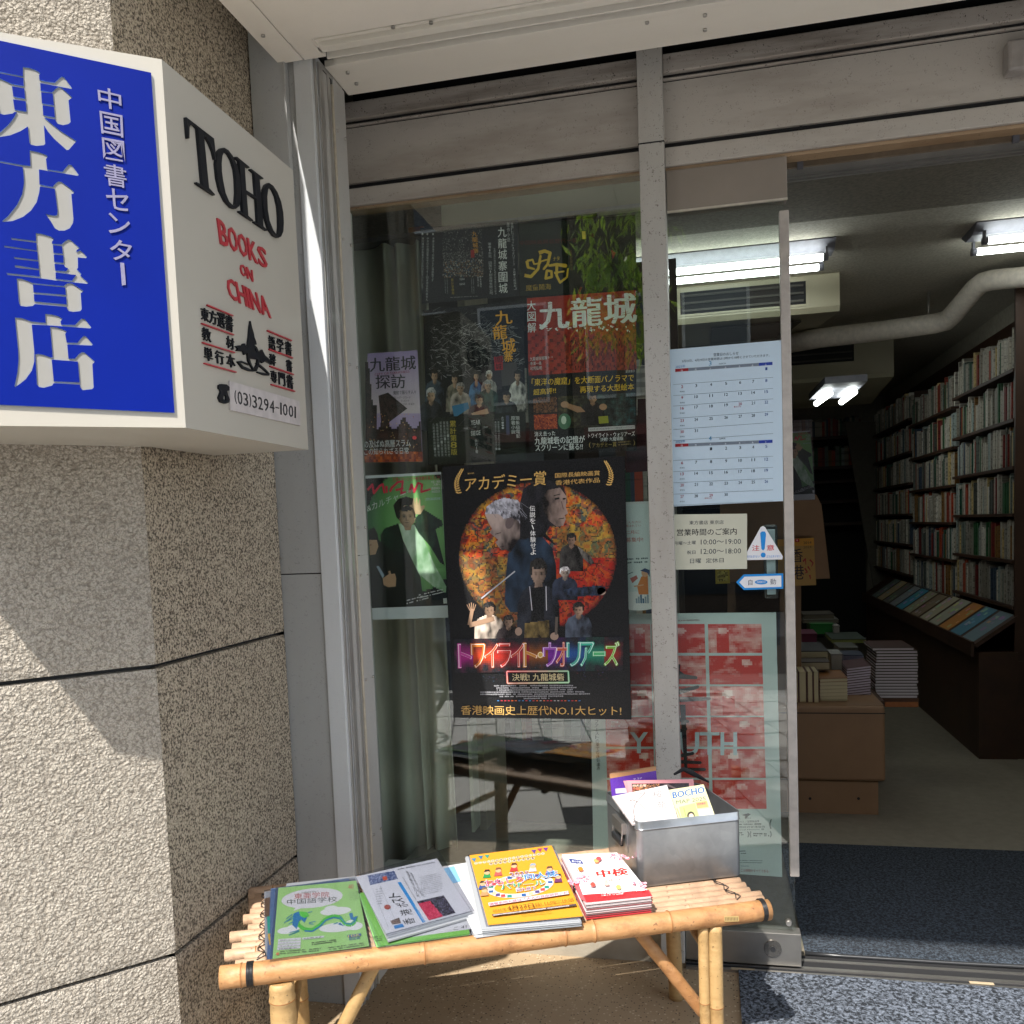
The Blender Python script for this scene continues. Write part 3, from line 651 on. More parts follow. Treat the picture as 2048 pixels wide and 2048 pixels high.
# pagoda emblem, boats and rings
def emb(lp): curve_obj('emblem', [[h(p) for p in l] for l in lp], pls, .004, [M_blk], sg)
emb([[(1075,255),(1090,330),(1112,400),(1120,450),(1140,500),(1148,540),(1118,545),(1150,570),(1175,630),(1215,600),(1250,670),(1305,720),(1310,770),(1255,740),(1215,765),(1190,715),(1180,780),(1150,860),(1115,855),(1080,800),(1048,740),(1035,640),(1000,665),(985,620),(905,615),(925,590),(895,560),(945,548),(960,575),(985,530),(1005,525),(1028,590),(1040,540),(1055,440),(1062,330)],
     [(1120,560),(1140,600),(1150,650),(1120,600)], [(1060,700),(1100,712),(1160,720),(1150,780),(1120,840),(1090,790)]])
emb([[(915,745),(960,735),(1030,760),(1060,790),(1000,765),(945,760),(985,800),(1080,840),(1140,850),(1120,865),(1060,860),(980,830)]])
emb([[(1140,765),(1190,780),(1260,840),(1305,890),(1300,915),(1240,910),(1160,880),(1160,865),(1250,885),(1285,885),(1230,840)]])
emb([[(690,1030),(720,1015),(780,1020),(818,1050),(818,1095),(790,1100),(800,1150),(822,1200),(815,1240),(770,1255),(710,1235),(688,1180),(715,1110),(708,1085),(690,1070)], [(748,1150),(765,1140),(780,1170),(778,1215),(757,1218),(743,1190)]])
pb = curve_obj('phone_plate', [[h(p) for p in ((823,978),(1667,1222),(1682,1520),(833,1330))]], pls, .003, [plain('white_plate', S('b9b2b0'), .35)], sg)
pln = (Vector((XS+.0037, 0, 0)), Vector((1, 0, 0)))
word('(03)3294-1001', (895,1085), (1640,1290), (1640,1428), (905,1248), plain('plate_ink', (.02, .02, .02), .5), .0006, .0, .28, h, pln)
# ================================================================== BAMBOO BENCH
BO = Vector((.1, -.53, 0)); BU = Vector((.9177, .3973, 0)).normalized(); BV = Vector((-BU.y, BU.x, 0))
def UV(u, v, z): return BO+BU*u+BV*v+Vector((0, 0, z))
bench = thing('bamboo_bench', 'low bamboo bench lashed with black wire, loaded with flyers in front of the window', 'bench')
def culm(name, p0, p1, r, nodes, mat, parent=bench, seg=18, wob=.0015, hollow=False):
    p0, p1 = Vector(p0), Vector(p1); L = (p1-p0).length; path = []; rr = []; ns = sorted(nodes)
    n = 26; ts = sorted([i/n for i in range(n+1)]+[t+d for t in ns for d in (-.007, -.003, 0, .003, .007)])
    for t in ts:
        if not 0 <= t <= 1: continue
        q = p0.lerp(p1, t); q = q+Vector((noise.noise(q*3), noise.noise(q*3+Vector((5, 0, 0))), noise.noise(q*3+Vector((0, 7, 0)))))*wob
        k = 1+.03*noise.noise(Vector((t*6, r*100, L)))
        for m in ns:
            d = abs(t-m)*L
            if d < .003: k += .045
            elif d < .009: k -= .03
        path.append(q); rr.append(r*k)
    mb = MB().tube(path, rr, seg)
    d = (p1-p0).normalized()
    for e, s in ((p0, -1), (p1, 1)):       # hollow end
        mb.tube([e+d*s*.0006, e+d*s*.0009], r*.55, seg, 1, True, False)
    o = mb.build(name, [mat, plain('bamboo_hollow', (.045, .025, .012), .9)], parent)
    for m in ns:
        q = p0.lerp(p1, m); q = q+Vector((noise.noise(q*3), noise.noise(q*3+Vector((5, 0, 0))), noise.noise(q*3+Vector((0, 7, 0)))))*wob
        MB().tube([q-d*.0012, q+d*.0012], r*1.045, seg, 0, True).build('node_ring', M_node, o)
    return o
ZR = .400; RR = .0228
fr = culm('front_rail', UV(-1.150, 0, ZR+.003), UV(.012, 0, ZR), RR, (.035, .345, .60, .655, .80), M_bam, seg=26)
rrl = culm('rear_rail', UV(-1.135, .405, ZR), UV(.0, .405, ZR), .021, (.05, .3, .55, .8), M_bam2)
NS = 13; slat_end = []
for i in range(NS):
    v = .037+i*.0280; e0 = -1.128+random.uniform(-.016, .012)+.012*math.sin(i*2.1); e1 = .018+random.uniform(-.012, .012)
    z = ZR+.004+random.uniform(-.0015, .002); slat_end.append((e0, e1, v, z))
    culm('slat', UV(e0, v, z), UV(e1, v+random.uniform(-.002, .002), z), .0122, [random.uniform(.04, .3), random.uniform(.35, .6), random.uniform(.65, .9)], M_bam2, seg=12, wob=.002)
for u in (-1.02, -.55, -.09): culm('cross_bar', UV(u, .03, ZR-.026), UV(u, .40, ZR-.026), .012, (.3, .7), M_bamleg)
# legs
def leg(u, v, r, du=0, dv=0, nodes=(.25, .7)): return culm('leg', UV(u+du, v+dv, -.004), UV(u, v, ZR-.018), r, nodes, M_bamleg, seg=20, wob=.001)
leg(-.142, .0, .0115, nodes=(.55,)); leg(-.1155, .0, .0165, nodes=(.52,))
leg(-.072, .385, .0195, du=.015, dv=.012, nodes=(.13, .8))
leg(-1.035, .002, .0255, nodes=(.9,)); leg(-1.03, .36, .0225, dv=.02, nodes=(.4,))
culm('brace', UV(-.285, .06, ZR-.02), UV(-.128, .045, .16), .0145, (.30, .62), M_bam)
culm('brace', UV(-1.0, .05, .10), UV(-.842, .035, ZR-.012), .0145, (.45,), M_bamleg)
culm('stretcher', UV(-.118, .0, .30), UV(-.075, .385, .30), .011, (.35, .5, .65), M_bamleg)
culm('stretcher', UV(-1.035, .0, .20), UV(-1.03, .38, .20), .011, (.35, .65), M_bamleg)
def ring(name, c, d, r, t, mat, n=3):
    d = d.normalized(); x = d.cross(Vector((0, 0, 1))).normalized(); y = x.cross(d); mb = MB()
    for k in range(n):
        cc = c+d*(k-(n-1)/2)*t*1.9
        mb.tube([cc+x*math.cos(a)*r+y*math.sin(a)*r for a in [2*math.pi*i/22 for i in range(23)]], t, 6, 0, False)
    return mb.build(name, mat, bench)
ring('wire_binding', UV(-1.093, 0, ZR+.003), BU, RR+.001, .0014, M_wire, 5)
ring('wire_binding', UV(-.004, 0, ZR), BU, RR+.001, .0014, M_wire, 4)
ring('wire_binding', UV(-1.035, 0, ZR-.03), Vector((0, 0, 1)), .0265, .0008, M_node, 2)
for u, sgn in ((-1.075, 1), (-.040, 1)):
    pts = []
    for j, (e0, e1, v, z) in enumerate(slat_end):
        w = .008 if j % 2 else -.008
        pts += [UV(u+w-.00+j*(-.0015), v-.007, z+.0125), UV(u-w+j*(-.0015), v+.007, z+.0125)]
    MB().tube(pts, .0010, 6).build('wire_stitching', M_wire, bench)
    pts = [UV(u+(.006 if j % 2 else -.007)-j*.0015, v, z+.0128) for j, (e0, e1, v, z) in enumerate(slat_end)]
    MB().tube(pts, .0010, 6).build('wire_stitching', M_wire, bench)
c = at(1445, 1836, Y=-.58); 
sh = Sheet(((UV(-.09, -RR-.0004, ZR)), -BV), zf(900, 1450, .3416), .0003)
sh.base([(1605,1120),(1690,1118),(1692,1150),(1608,1152)], S('a88f5c'))
for i in range(9): sh.poly([(1612+i*8.5,1126),(1616+i*8.5,1126),(1617+i*8.5,1146),(1613+i*8.5,1146)], S('5d4a2c'))
sh.done('faded_label', None, bench)

# ------------------------------------------------------------------ papers on the bench
def tilt(bl, br, tl, zf_, zb): return plane3(at(*bl, Z=zf_), at(*br, Z=zf_), at(*tl, Z=zb))
h1 = zf(520, 1690, .22257); h2 = zf(930, 1680, .19669)
W_ = (.80, .80, .79); G0 = S('b9e58e')
def sleeve(quad, pl, f, parent, off=.0006, name='plastic_sleeve'):
    s = Sheet((pl[0]+pl[1]*off, pl[1]), f, .0002); s.base(quad, (1, 1, 1)); return s.done(name, M_sleeve, parent)
def pad(quad, pl, f, n, step, jit, cols, name, parent, seed=1, gap=.12):
    """a pile of thin sheets under plane pl, each a little out of line"""
    r = random.Random(seed)
    for i in range(n):
        d = pl[1]*0; q = []
        j = (r.uniform(-jit, jit), r.uniform(-jit, jit))
        s = Sheet(pl, f, step*(1-gap)); s.drop = pl[1]*(-step*(i+.4)); s.base([(x+j[0]+r.uniform(-jit, jit)*.3, y+j[1]) for x, y in quad], cols[i % len(cols)]); s.done(name, M_papr, parent)
# 1 folders under the green school leaflet
plA = tilt(h1((88,1050)), h1((1005,930)), h1((140,378)), .424, .444)
t = thing('folder_pile', 'pile of clear folders with blue and teal sheets at the left end of the bench', 'folders')
plB = (plA[0]-plA[1]*.005, plA[1]); s = Sheet(plB, h1); s.base([(97,392),(800,300),(985,925),(60,1042)], S('56759f'))
s.up().poly([(62,640),(90,640),(88,790),(72,800)], S('1fae96')).poly([(68,800),(92,795),(95,900),(85,900)], S('e2b54a')).poly([(40,480),(92,470),(84,640),(44,650)], S('6f5340')); s.done('sheet', M_papr, t)
sleeve([(36,405),(850,285),(1000,932),(42,1052)], (plB[0], plB[1]), h1, t)
s = Sheet((plB[0]-plB[1]*.004, plB[1]), h1); s.base([(240,345),(870,278),(985,930),(60,1050)], S('8f9399')); s.done('sheet', M_papr, t)
s = Sheet((plB[0]-plB[1]*.007, plB[1]), h1, .004); s.base([(38,420),(860,300),(995,932),(45,1050)], S('a2a6ac')); s.done('sheet', M_papr, t)
# 2 green leaflet
t = thing('dragon_leaflet', 'green school leaflet in a clear sleeve with a blue-green dragon and 中国語学校', 'leaflet')
s = Sheet(plA, h1); s.base([(165,385),(865,320),(982,908),(112,1022)], S('a9dc84'))
s.up().ell((468,478), 278, 88, W_, -.1).poly([(330,550),(300,592),(400,560)], W_)
for c, rx, ry in (((680,595),140,36), ((640,570),60,25), ((240,770),85,30), ((300,745),60,28), ((700,740),170,42), ((850,730),75,36), ((820,700),50,25)): s.ell(c, rx, ry, (.82, .85, .80), -.1)
s.up().row('東亜学院', (305,437), (622,420), 50, S('c0504a'), .004); s.row('中国語学校', (242,490), (692,462), 48, S('3a4740'), .0)
s.row('中国語を学ぼう', (375,424), (525,410), 14, S('5a6050')); s.row('40', (790,360), (840,352), 40, S('d0605a'), .01); s.lines((800,425), (890,415), 6, 5, 16, S('7f9a6a'))
body = [(330,660),(345,720),(400,760),(470,765),(540,720),(590,665),(660,640),(720,650),(745,690),(770,715),(820,720),(855,690),(860,650)]
s.up().line(body, 34, S('59c84a')); s.up().line([(x, y+14) for x, y in body[2:8]], 12, S('1f83b8')); s.line([(x, y-6) for x, y in body[7:]], 10, S('1f83b8'))
s.poly([(300,620),(345,600),(430,640),(400,700),(370,672),(350,690),(330,760),(290,720)], S('1f7fb5')); s.up().poly([(350,600),(420,605),(445,640),(400,660),(360,640)], S('5fd04c'))
for a, b in (((300,640),(215,705)), ((310,655),(240,690)), ((290,625),(235,668)), ((300,690),(255,715)), ((430,612),(470,600)), ((440,700),(500,690)), ((440,710),(480,715)), ((700,700),(660,715)), ((340,780),(260,815)), ((350,770),(265,790)), ((355,775),(300,800))): s.line([a, b], 7, S('2f93a8'))
s.poly([(800,620),(830,610),(845,680),(815,670)], S('1f7fb5')).poly([(835,655),(880,640),(850,700)], S('1f7fb5')).poly([(700,715),(760,735),(720,700)], S('1f7fb5'))
for i in range(4): s.poly([(165+i*-3,850+i*26),(370-i*2,835+i*26),(368-i*2,855+i*26),(162+i*-3,872+i*26)], W_); s.up(); s.row(('特別コース', 'バスでバイト', 'オンライン', '短期集中')[i], (180-i*3,855+i*26), (330,844+i*26), 13, S('4c5a45'))
s.poly([(380,838),(575,820),(575,836),(380,856)], W_).up(); s.lines((395,842),(565,826), 9, 1, 10, S('56604c')); s.lines((465,880),(700,850), 9, 2, 16, S('56604c')); s.lines((180,960),(550,930), 9, 2, 18, S('56604c')); s.lines((610,925),(940,880), 9, 2, 18, S('56604c'))
s.poly([(785,815),(905,798),(908,822),(788,840)], S('2a5fa8')).up().row('HSK', (792,816), (902,801), 22, S('e8e060'), .02); s.row('認定校', (800,842), (900,828), 22, S('2a5fa8'), .01); s.poly([(145,975),(170,972),(171,995),(146,998)], S('e08a60'))
s.done('leaflet', M_papr, t)
sleeve([(140,378),(880,300),(1005,930),(88,1050)], plA, h1, t, .0022)
# 3 green and white prospectus folders under the newspaper
plC = tilt(h1((1060,935)), h1((1890,800)), h1((930,430)), .428, .446)
t = thing('green_prospectus', 'green prospectus with a white cover sheet in clear folders under the newspaper', 'prospectus')
s = Sheet(plC, h1); s.base([(900,430),(1760,290),(1885,795),(1085,905)], S('8fd862')); s.up().poly([(1180,500),(1810,410),(1903,755),(1310,835)], W_)
s.up().row('こ 41', (1740,742), (1855,720), 26, (.05, .05, .06)); s.lines((1010,825),(1100,815), 8, 3, 18, S('3f5a30')); s.done('sheet', M_papr, t)
sleeve([(880,420),(1770,270),(1915,800),(1065,935)], plC, h1, t, .0016)
s = Sheet((plC[0]-plC[1]*.0045, plC[1]), h1, .007); s.base([(890,440),(1765,290),(1888,802),(1050,925)], S('aeb5ab')); s.done('sheet', M_papr, t)
for i, (dx, cc) in enumerate(((0, S('97d97c')), (12, S('c9cfc9')))):
    s = Sheet((plC[0]-plC[1]*(.0015+.0012*i), plC[1]), h1, .0006); s.base([(890,440),(1765,290),(1880+dx,806),(1048+dx,918)], cc); s.done('sheet', M_papr, t)
# 4 newspaper in a sleeve
plD = tilt(h1((1130,800)), h1((1900,600)), h1((870,280)), .447, .472)
t = thing('newspaper', 'newspaper 香港ポスト turned sideways in a clear sleeve beside the green leaflet', 'newspaper')
s = Sheet(plD, h1); s.base([(862,285),(1590,120),(1893,592),(1132,797)], (.78, .79, .82))
rr = random.Random(5)
s.up().paint([(965,275),(1205,232),(1240,305),(990,362)], 26, 12, lambda u, v: lerp(S('24407a'), S('b5c0d8'), rr.random()**2.2) if not (.5 < u < .66 and .4 < v < .85) else S('d85a3a'))
s.poly([(1235,337),(1265,332),(1487,690),(1462,700)], S('2f9be0')); s.up().colm('香港ポストNEWS', (1395,548), (1475,688), 16, W_)
tp = lambda a, b: (a, b)
for ch, qd in zip('香港ポスト', ([(1295,690),(1300,655),(1395,640),(1408,700)][0:4], 0, 0, 0, 0)): pass
def sideways(ch, a, b, w):     # a character turned a quarter turn anticlockwise; a is its foot, b its head along the column
    pass
chs = [('香',(1352,690)),('港',(1325,610)),('ポ',(1290,545)),('ス',(1255,505)),('ト',(1215,455))]
for ch, (cx, cy_) in chs:
    wq, hq = 50, (40 if ch in '香港' else 30)
    # turned: glyph top faces left, reads upwards
    s.txt(ch, [(cx-wq-4,cy_+hq*.75),(cx-wq-26,cy_-hq*.55),(cx+wq-24,cy_-hq*.95),(cx+wq,cy_+hq*.4)], (.03,.03,.035), .012)
for k, (x0, y0, x1, y1, w, n) in enumerate(((1310,235,1425,470,30,10), (1345,250,1450,440,24,9), (1395,400,1480,470,24,4), (1272,290,1405,500,16,14))):
    s.colm('香港の舞台で挑む人気続出春の街'[:n], (x0+10, y0), (x1, y1), w, (.16, .16, .18), .0, .35)
s.paint([(1408,510),(1650,455),(1758,612),(1518,680)], 34, 26, lambda u, v: lerp(S('c01440'), S('ff6a8a'), rr.random()**2) if u < .42+.12*v and v > .1 else lerp(S('1d1a24'), S('8a86a0'), rr.random()**3))
s.paint([(1170,685),(1250,655),(1268,705),(1190,718)], 10, 6, lambda u, v: lerp(S('4a3a38'), S('a08a80'), rr.random()))
s.poly([(1198,728),(1280,710),(1298,738),(1212,756)], S('4a90d0')); s.ell((1145,560), 30, 22, S('b5574a')); s.line([(1010,390),(1150,740)], 2, S('8f9298')); s.line([(1080,370),(1215,680)], 2, S('8f9298'))
s.lines((1240,215),(1580,150), 12, 1, 10, S('9a9ca2')); s.lines((1440,290),(1640,245), 6, 11, 16, S('b0b2b8')); s.lines((1040,400),(1100,390), 5, 7, 22, S('7b7d84')); s.lines((1540,690-60),(1700,600-60), 4, 1, 10, S('a0a2a8')) if 0 else None
s.done('newspaper_sheet', M_papr, t)
sleeve([(850,272),(1610,52),(1930,592),(1140,822)], plD, h1, t, .0016)
s = Sheet((plD[0]-plD[1]*.002, plD[1]), h1, .006); s.base([(875,290),(1590,130),(1910,600),(1140,815)], S('b7bbc0')); s.done('inner_pages', M_papr, t)
s = Sheet((plD[0]-plD[1]*.009, plD[1]), h1, .004); s.base([(900,330),(1640,190),(1925,640),(1150,860)], S('a9adb2')); s.done('inner_pages', M_papr, t)
# 5 light blue folder and white sheets between newspaper and orange flyers
plE = tilt((958,1860), (1090,1845), (905,1728), .432, .468)
t = thing('white_sheet_pile', 'pile of white sheets with a light blue folder between newspaper and orange flyers', 'paper pile')
s = Sheet(plE, idf); s.base([(886,1733),(1020,1710),(1100,1845),(955,1868)], (.74, .75, .76)); s.done('sheet', M_papr, t)
pad([(884,1736),(1020,1712),(1098,1848),(950,1870)], plE, idf, 7, .0026, 2.5, [(.7, .71, .72), (.6, .61, .63), (.75, .76, .77)], 'sheet', t, 4)
s = Sheet((plE[0]+plE[1]*.001, plE[1]), idf); s.base([(884,1738),(908,1732),(922,1762),(900,1768)], S('8cc4e6')); s.done('folder_tab', M_papr, t)
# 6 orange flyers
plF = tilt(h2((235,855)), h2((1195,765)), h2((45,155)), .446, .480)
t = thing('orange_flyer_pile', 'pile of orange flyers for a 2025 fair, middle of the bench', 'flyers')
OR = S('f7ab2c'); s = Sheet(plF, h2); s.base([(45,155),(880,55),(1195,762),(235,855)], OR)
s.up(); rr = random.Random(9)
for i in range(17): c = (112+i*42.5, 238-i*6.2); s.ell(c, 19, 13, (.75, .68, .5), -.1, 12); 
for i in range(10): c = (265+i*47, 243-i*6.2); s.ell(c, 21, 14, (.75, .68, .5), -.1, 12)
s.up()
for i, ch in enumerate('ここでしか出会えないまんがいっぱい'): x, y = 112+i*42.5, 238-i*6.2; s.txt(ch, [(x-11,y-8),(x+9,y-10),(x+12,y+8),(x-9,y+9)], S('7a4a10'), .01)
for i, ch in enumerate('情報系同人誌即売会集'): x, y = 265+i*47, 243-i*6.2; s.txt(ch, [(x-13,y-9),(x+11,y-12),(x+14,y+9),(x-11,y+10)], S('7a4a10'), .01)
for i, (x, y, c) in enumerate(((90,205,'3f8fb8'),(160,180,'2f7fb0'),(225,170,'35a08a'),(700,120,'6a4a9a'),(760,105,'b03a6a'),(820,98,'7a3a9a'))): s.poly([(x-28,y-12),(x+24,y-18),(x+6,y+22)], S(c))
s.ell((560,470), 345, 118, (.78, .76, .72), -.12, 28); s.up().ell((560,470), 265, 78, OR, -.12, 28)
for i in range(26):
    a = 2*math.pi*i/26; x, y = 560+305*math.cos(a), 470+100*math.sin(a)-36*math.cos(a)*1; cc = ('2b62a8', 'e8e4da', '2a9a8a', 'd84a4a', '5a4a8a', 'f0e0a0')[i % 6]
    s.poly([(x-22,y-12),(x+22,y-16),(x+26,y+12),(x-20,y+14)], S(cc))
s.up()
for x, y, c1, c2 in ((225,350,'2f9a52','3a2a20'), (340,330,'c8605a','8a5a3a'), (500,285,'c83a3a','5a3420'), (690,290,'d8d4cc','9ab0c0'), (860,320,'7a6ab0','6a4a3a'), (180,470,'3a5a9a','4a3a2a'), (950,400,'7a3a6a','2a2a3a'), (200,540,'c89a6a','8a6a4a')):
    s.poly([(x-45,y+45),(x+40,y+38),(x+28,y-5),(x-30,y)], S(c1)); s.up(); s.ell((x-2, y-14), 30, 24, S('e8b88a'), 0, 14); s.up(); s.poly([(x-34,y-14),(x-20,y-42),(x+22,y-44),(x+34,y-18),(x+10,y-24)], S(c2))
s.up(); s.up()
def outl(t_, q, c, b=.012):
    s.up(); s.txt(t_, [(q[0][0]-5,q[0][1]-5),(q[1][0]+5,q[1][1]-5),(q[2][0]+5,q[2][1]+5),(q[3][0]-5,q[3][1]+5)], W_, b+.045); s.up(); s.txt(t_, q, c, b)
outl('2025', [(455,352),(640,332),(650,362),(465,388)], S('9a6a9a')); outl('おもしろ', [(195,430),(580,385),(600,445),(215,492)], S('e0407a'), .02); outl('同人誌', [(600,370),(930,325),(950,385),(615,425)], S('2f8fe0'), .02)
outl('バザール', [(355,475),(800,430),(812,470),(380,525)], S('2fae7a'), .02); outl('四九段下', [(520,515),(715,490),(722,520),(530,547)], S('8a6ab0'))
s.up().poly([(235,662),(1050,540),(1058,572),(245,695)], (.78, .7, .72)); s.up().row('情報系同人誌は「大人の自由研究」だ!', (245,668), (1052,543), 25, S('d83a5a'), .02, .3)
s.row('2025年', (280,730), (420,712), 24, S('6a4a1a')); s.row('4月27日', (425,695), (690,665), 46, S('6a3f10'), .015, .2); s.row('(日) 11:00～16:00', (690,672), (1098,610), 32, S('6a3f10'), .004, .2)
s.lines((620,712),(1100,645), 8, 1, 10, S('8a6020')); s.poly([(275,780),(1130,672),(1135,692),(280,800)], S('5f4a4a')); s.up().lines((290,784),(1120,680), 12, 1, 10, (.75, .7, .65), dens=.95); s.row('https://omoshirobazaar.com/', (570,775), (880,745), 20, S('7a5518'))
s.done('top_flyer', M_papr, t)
pad([(45,155),(880,55),(1197,766),(235,857)], plF, h2, 3, .0012, 3, [OR, S('e09a28'), (.7, .7, .7)], 'flyer', t, 2)
sleeve([(30,150),(905,60),(1195,800),(215,880)], (plF[0]-plF[1]*.0045, plF[1]), h2, t)
pad([(10,165),(925,95),(1182,815),(175,905)], (plF[0]-plF[1]*.005, plF[1]), h2, 7, .0020, 8, [S('b9bdc2'), S('cfd1d3'), S('a5a9ae')], 'folder', t, 3)
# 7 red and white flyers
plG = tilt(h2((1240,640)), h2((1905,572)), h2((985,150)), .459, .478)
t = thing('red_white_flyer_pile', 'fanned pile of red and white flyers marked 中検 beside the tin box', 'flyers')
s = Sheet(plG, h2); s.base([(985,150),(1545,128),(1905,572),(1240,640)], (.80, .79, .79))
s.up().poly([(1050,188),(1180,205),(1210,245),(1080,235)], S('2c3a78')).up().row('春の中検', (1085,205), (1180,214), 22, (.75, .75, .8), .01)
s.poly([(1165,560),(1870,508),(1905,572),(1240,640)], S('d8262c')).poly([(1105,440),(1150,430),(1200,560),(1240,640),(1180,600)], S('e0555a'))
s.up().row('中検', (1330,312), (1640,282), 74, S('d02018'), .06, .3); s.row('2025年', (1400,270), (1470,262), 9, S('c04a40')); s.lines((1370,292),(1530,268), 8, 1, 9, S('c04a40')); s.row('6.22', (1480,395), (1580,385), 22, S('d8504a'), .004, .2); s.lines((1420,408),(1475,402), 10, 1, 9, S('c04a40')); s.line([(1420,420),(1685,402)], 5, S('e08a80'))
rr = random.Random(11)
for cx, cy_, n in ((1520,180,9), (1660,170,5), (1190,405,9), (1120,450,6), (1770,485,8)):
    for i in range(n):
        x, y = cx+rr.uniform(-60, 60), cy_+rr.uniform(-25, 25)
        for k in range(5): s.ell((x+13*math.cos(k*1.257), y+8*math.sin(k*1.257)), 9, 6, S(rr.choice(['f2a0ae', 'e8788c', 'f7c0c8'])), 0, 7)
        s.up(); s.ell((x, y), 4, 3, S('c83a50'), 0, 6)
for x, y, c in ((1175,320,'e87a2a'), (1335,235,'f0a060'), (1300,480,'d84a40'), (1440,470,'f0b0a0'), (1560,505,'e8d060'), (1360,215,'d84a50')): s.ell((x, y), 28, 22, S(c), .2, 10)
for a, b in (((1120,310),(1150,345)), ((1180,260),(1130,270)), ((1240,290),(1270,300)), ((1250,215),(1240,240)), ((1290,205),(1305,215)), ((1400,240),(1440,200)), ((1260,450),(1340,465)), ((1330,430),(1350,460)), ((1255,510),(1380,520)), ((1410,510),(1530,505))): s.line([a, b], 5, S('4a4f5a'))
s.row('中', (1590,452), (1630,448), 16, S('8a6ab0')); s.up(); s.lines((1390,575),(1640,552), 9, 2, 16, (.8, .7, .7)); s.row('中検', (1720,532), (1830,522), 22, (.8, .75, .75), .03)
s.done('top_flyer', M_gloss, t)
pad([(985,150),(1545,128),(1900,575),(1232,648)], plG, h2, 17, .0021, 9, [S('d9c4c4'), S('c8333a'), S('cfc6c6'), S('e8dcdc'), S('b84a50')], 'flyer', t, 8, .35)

# ------------------------------------------------------------------ tin box with brochures
tb = thing('tin_box', 'open galvanised tin box with side handle on the right end of the bench', 'box')
M_zinc = NT('galvanised_zinc'); zz = M_zinc
spg = zz.vor(38, out=1); sepz = zz.n('SeparateColor', i_0=spg).outputs[0]; nn = zz.noise(9, 4)
zc = zz.mix(zz.ramp(zz.math('ADD', zz.math('MULTIPLY', sepz, .08), zz.math('MULTIPLY', nn, .92)), (.3, 0), (.75, 1)), S('7b7e81'), S('a2a5a7'))
M_zinc = zz.bsdf(zc, zz.math('ADD', zz.math('MULTIPLY', sepz, .03), .30), .75, zz.bump(zz.noise(10, 2), .004, .5))
bu0, bu1, bv0, bv1, bz0, bz1 = -.234, .022, .150, .405, .417, .573
def rrect(u0, u1, v0, v1, r, n=6):
    pts = []
    for cu_, cv_, a0 in ((u1-r, v0+r, -90), (u1-r, v1-r, 0), (u0+r, v1-r, 90), (u0+r, v0+r, 180)):
        for i in range(n+1): a = R(a0+90*i/n); pts.append((cu_+r*math.cos(a), cv_+r*math.sin(a)))
    return pts
def shell(prof, name, mat, parent, r=.016):
    mb = MB(); rings = []; N = None
    for d, z in prof:
        rg = rrect(bu0-d, bu1+d, bv0-d, bv1+d, r+d); N = len(rg); rings.append([UV(u, v, z) for u, v in rg])
    vs = [p for rg in rings for p in rg]; fs = []
    for i in range(len(rings)-1):
        for j in range(N): k = (j+1) % N; fs.append((i*N+j, i*N+k, (i+1)*N+k, (i+1)*N+j))
    mb.faces(vs, fs, sm=True); return mb, rings
mb, rg = shell([(-.012, bz0), (-.002, bz0), (0, bz0+.004), (.0005, bz0+.06), (0, bz1-.022), (.0012, bz1-.021), (.003, bz1-.019), (.0012, bz1-.017), (.001, bz1-.002), (0, bz1), (-.0016, bz1-.001), (-.0016, bz0+.01)], 'body', M_zinc, tb)
mb.face(rg[0][::-1]); mb.face(rg[-1]); body = mb.build('body', M_zinc, tb)
ed = body.modifiers.new('edge', 'EDGE_SPLIT'); ed.split_angle = R(50)
def HB(a, b, c, d_, e, f_, name, mat, par=tb, bev=.0015):
    return MB().box(a, b, c, d_, e, f_, tf=lambda p: UV(p.x, p.y, p.z)).build(name, mat, par, bev)
hl = HB(bu0-.012, bu0-.0005, .235, .315, bz1-.058, bz1-.030, 'handle_bracket', M_steel)
HB(bu0-.016, bu0-.006, .239, .311, bz1-.088, bz1-.070, 'handle_grip', M_black, tb, .004)
for v in (.237, .308):
    MB().tube([UV(bu0-.010, v, bz1-.045), UV(bu0-.013, v, bz1-.082)], .0016, 8).build('handle_wire', M_screw, tb)
HB(bu0-.0016, bu0-.0004, .225, .325, bz1-.10, bz1-.028, 'handle_plate', M_zinc, tb, .0004)
j = zf(1140, 1530, .18116)
def lean(v, z, deg):     # plane along the bench direction leaning back by deg from the horizontal
    n = (-BV*math.sin(R(deg))+Vector((0, 0, math.cos(R(deg))))).normalized(); return (UV(0, v, z), n)
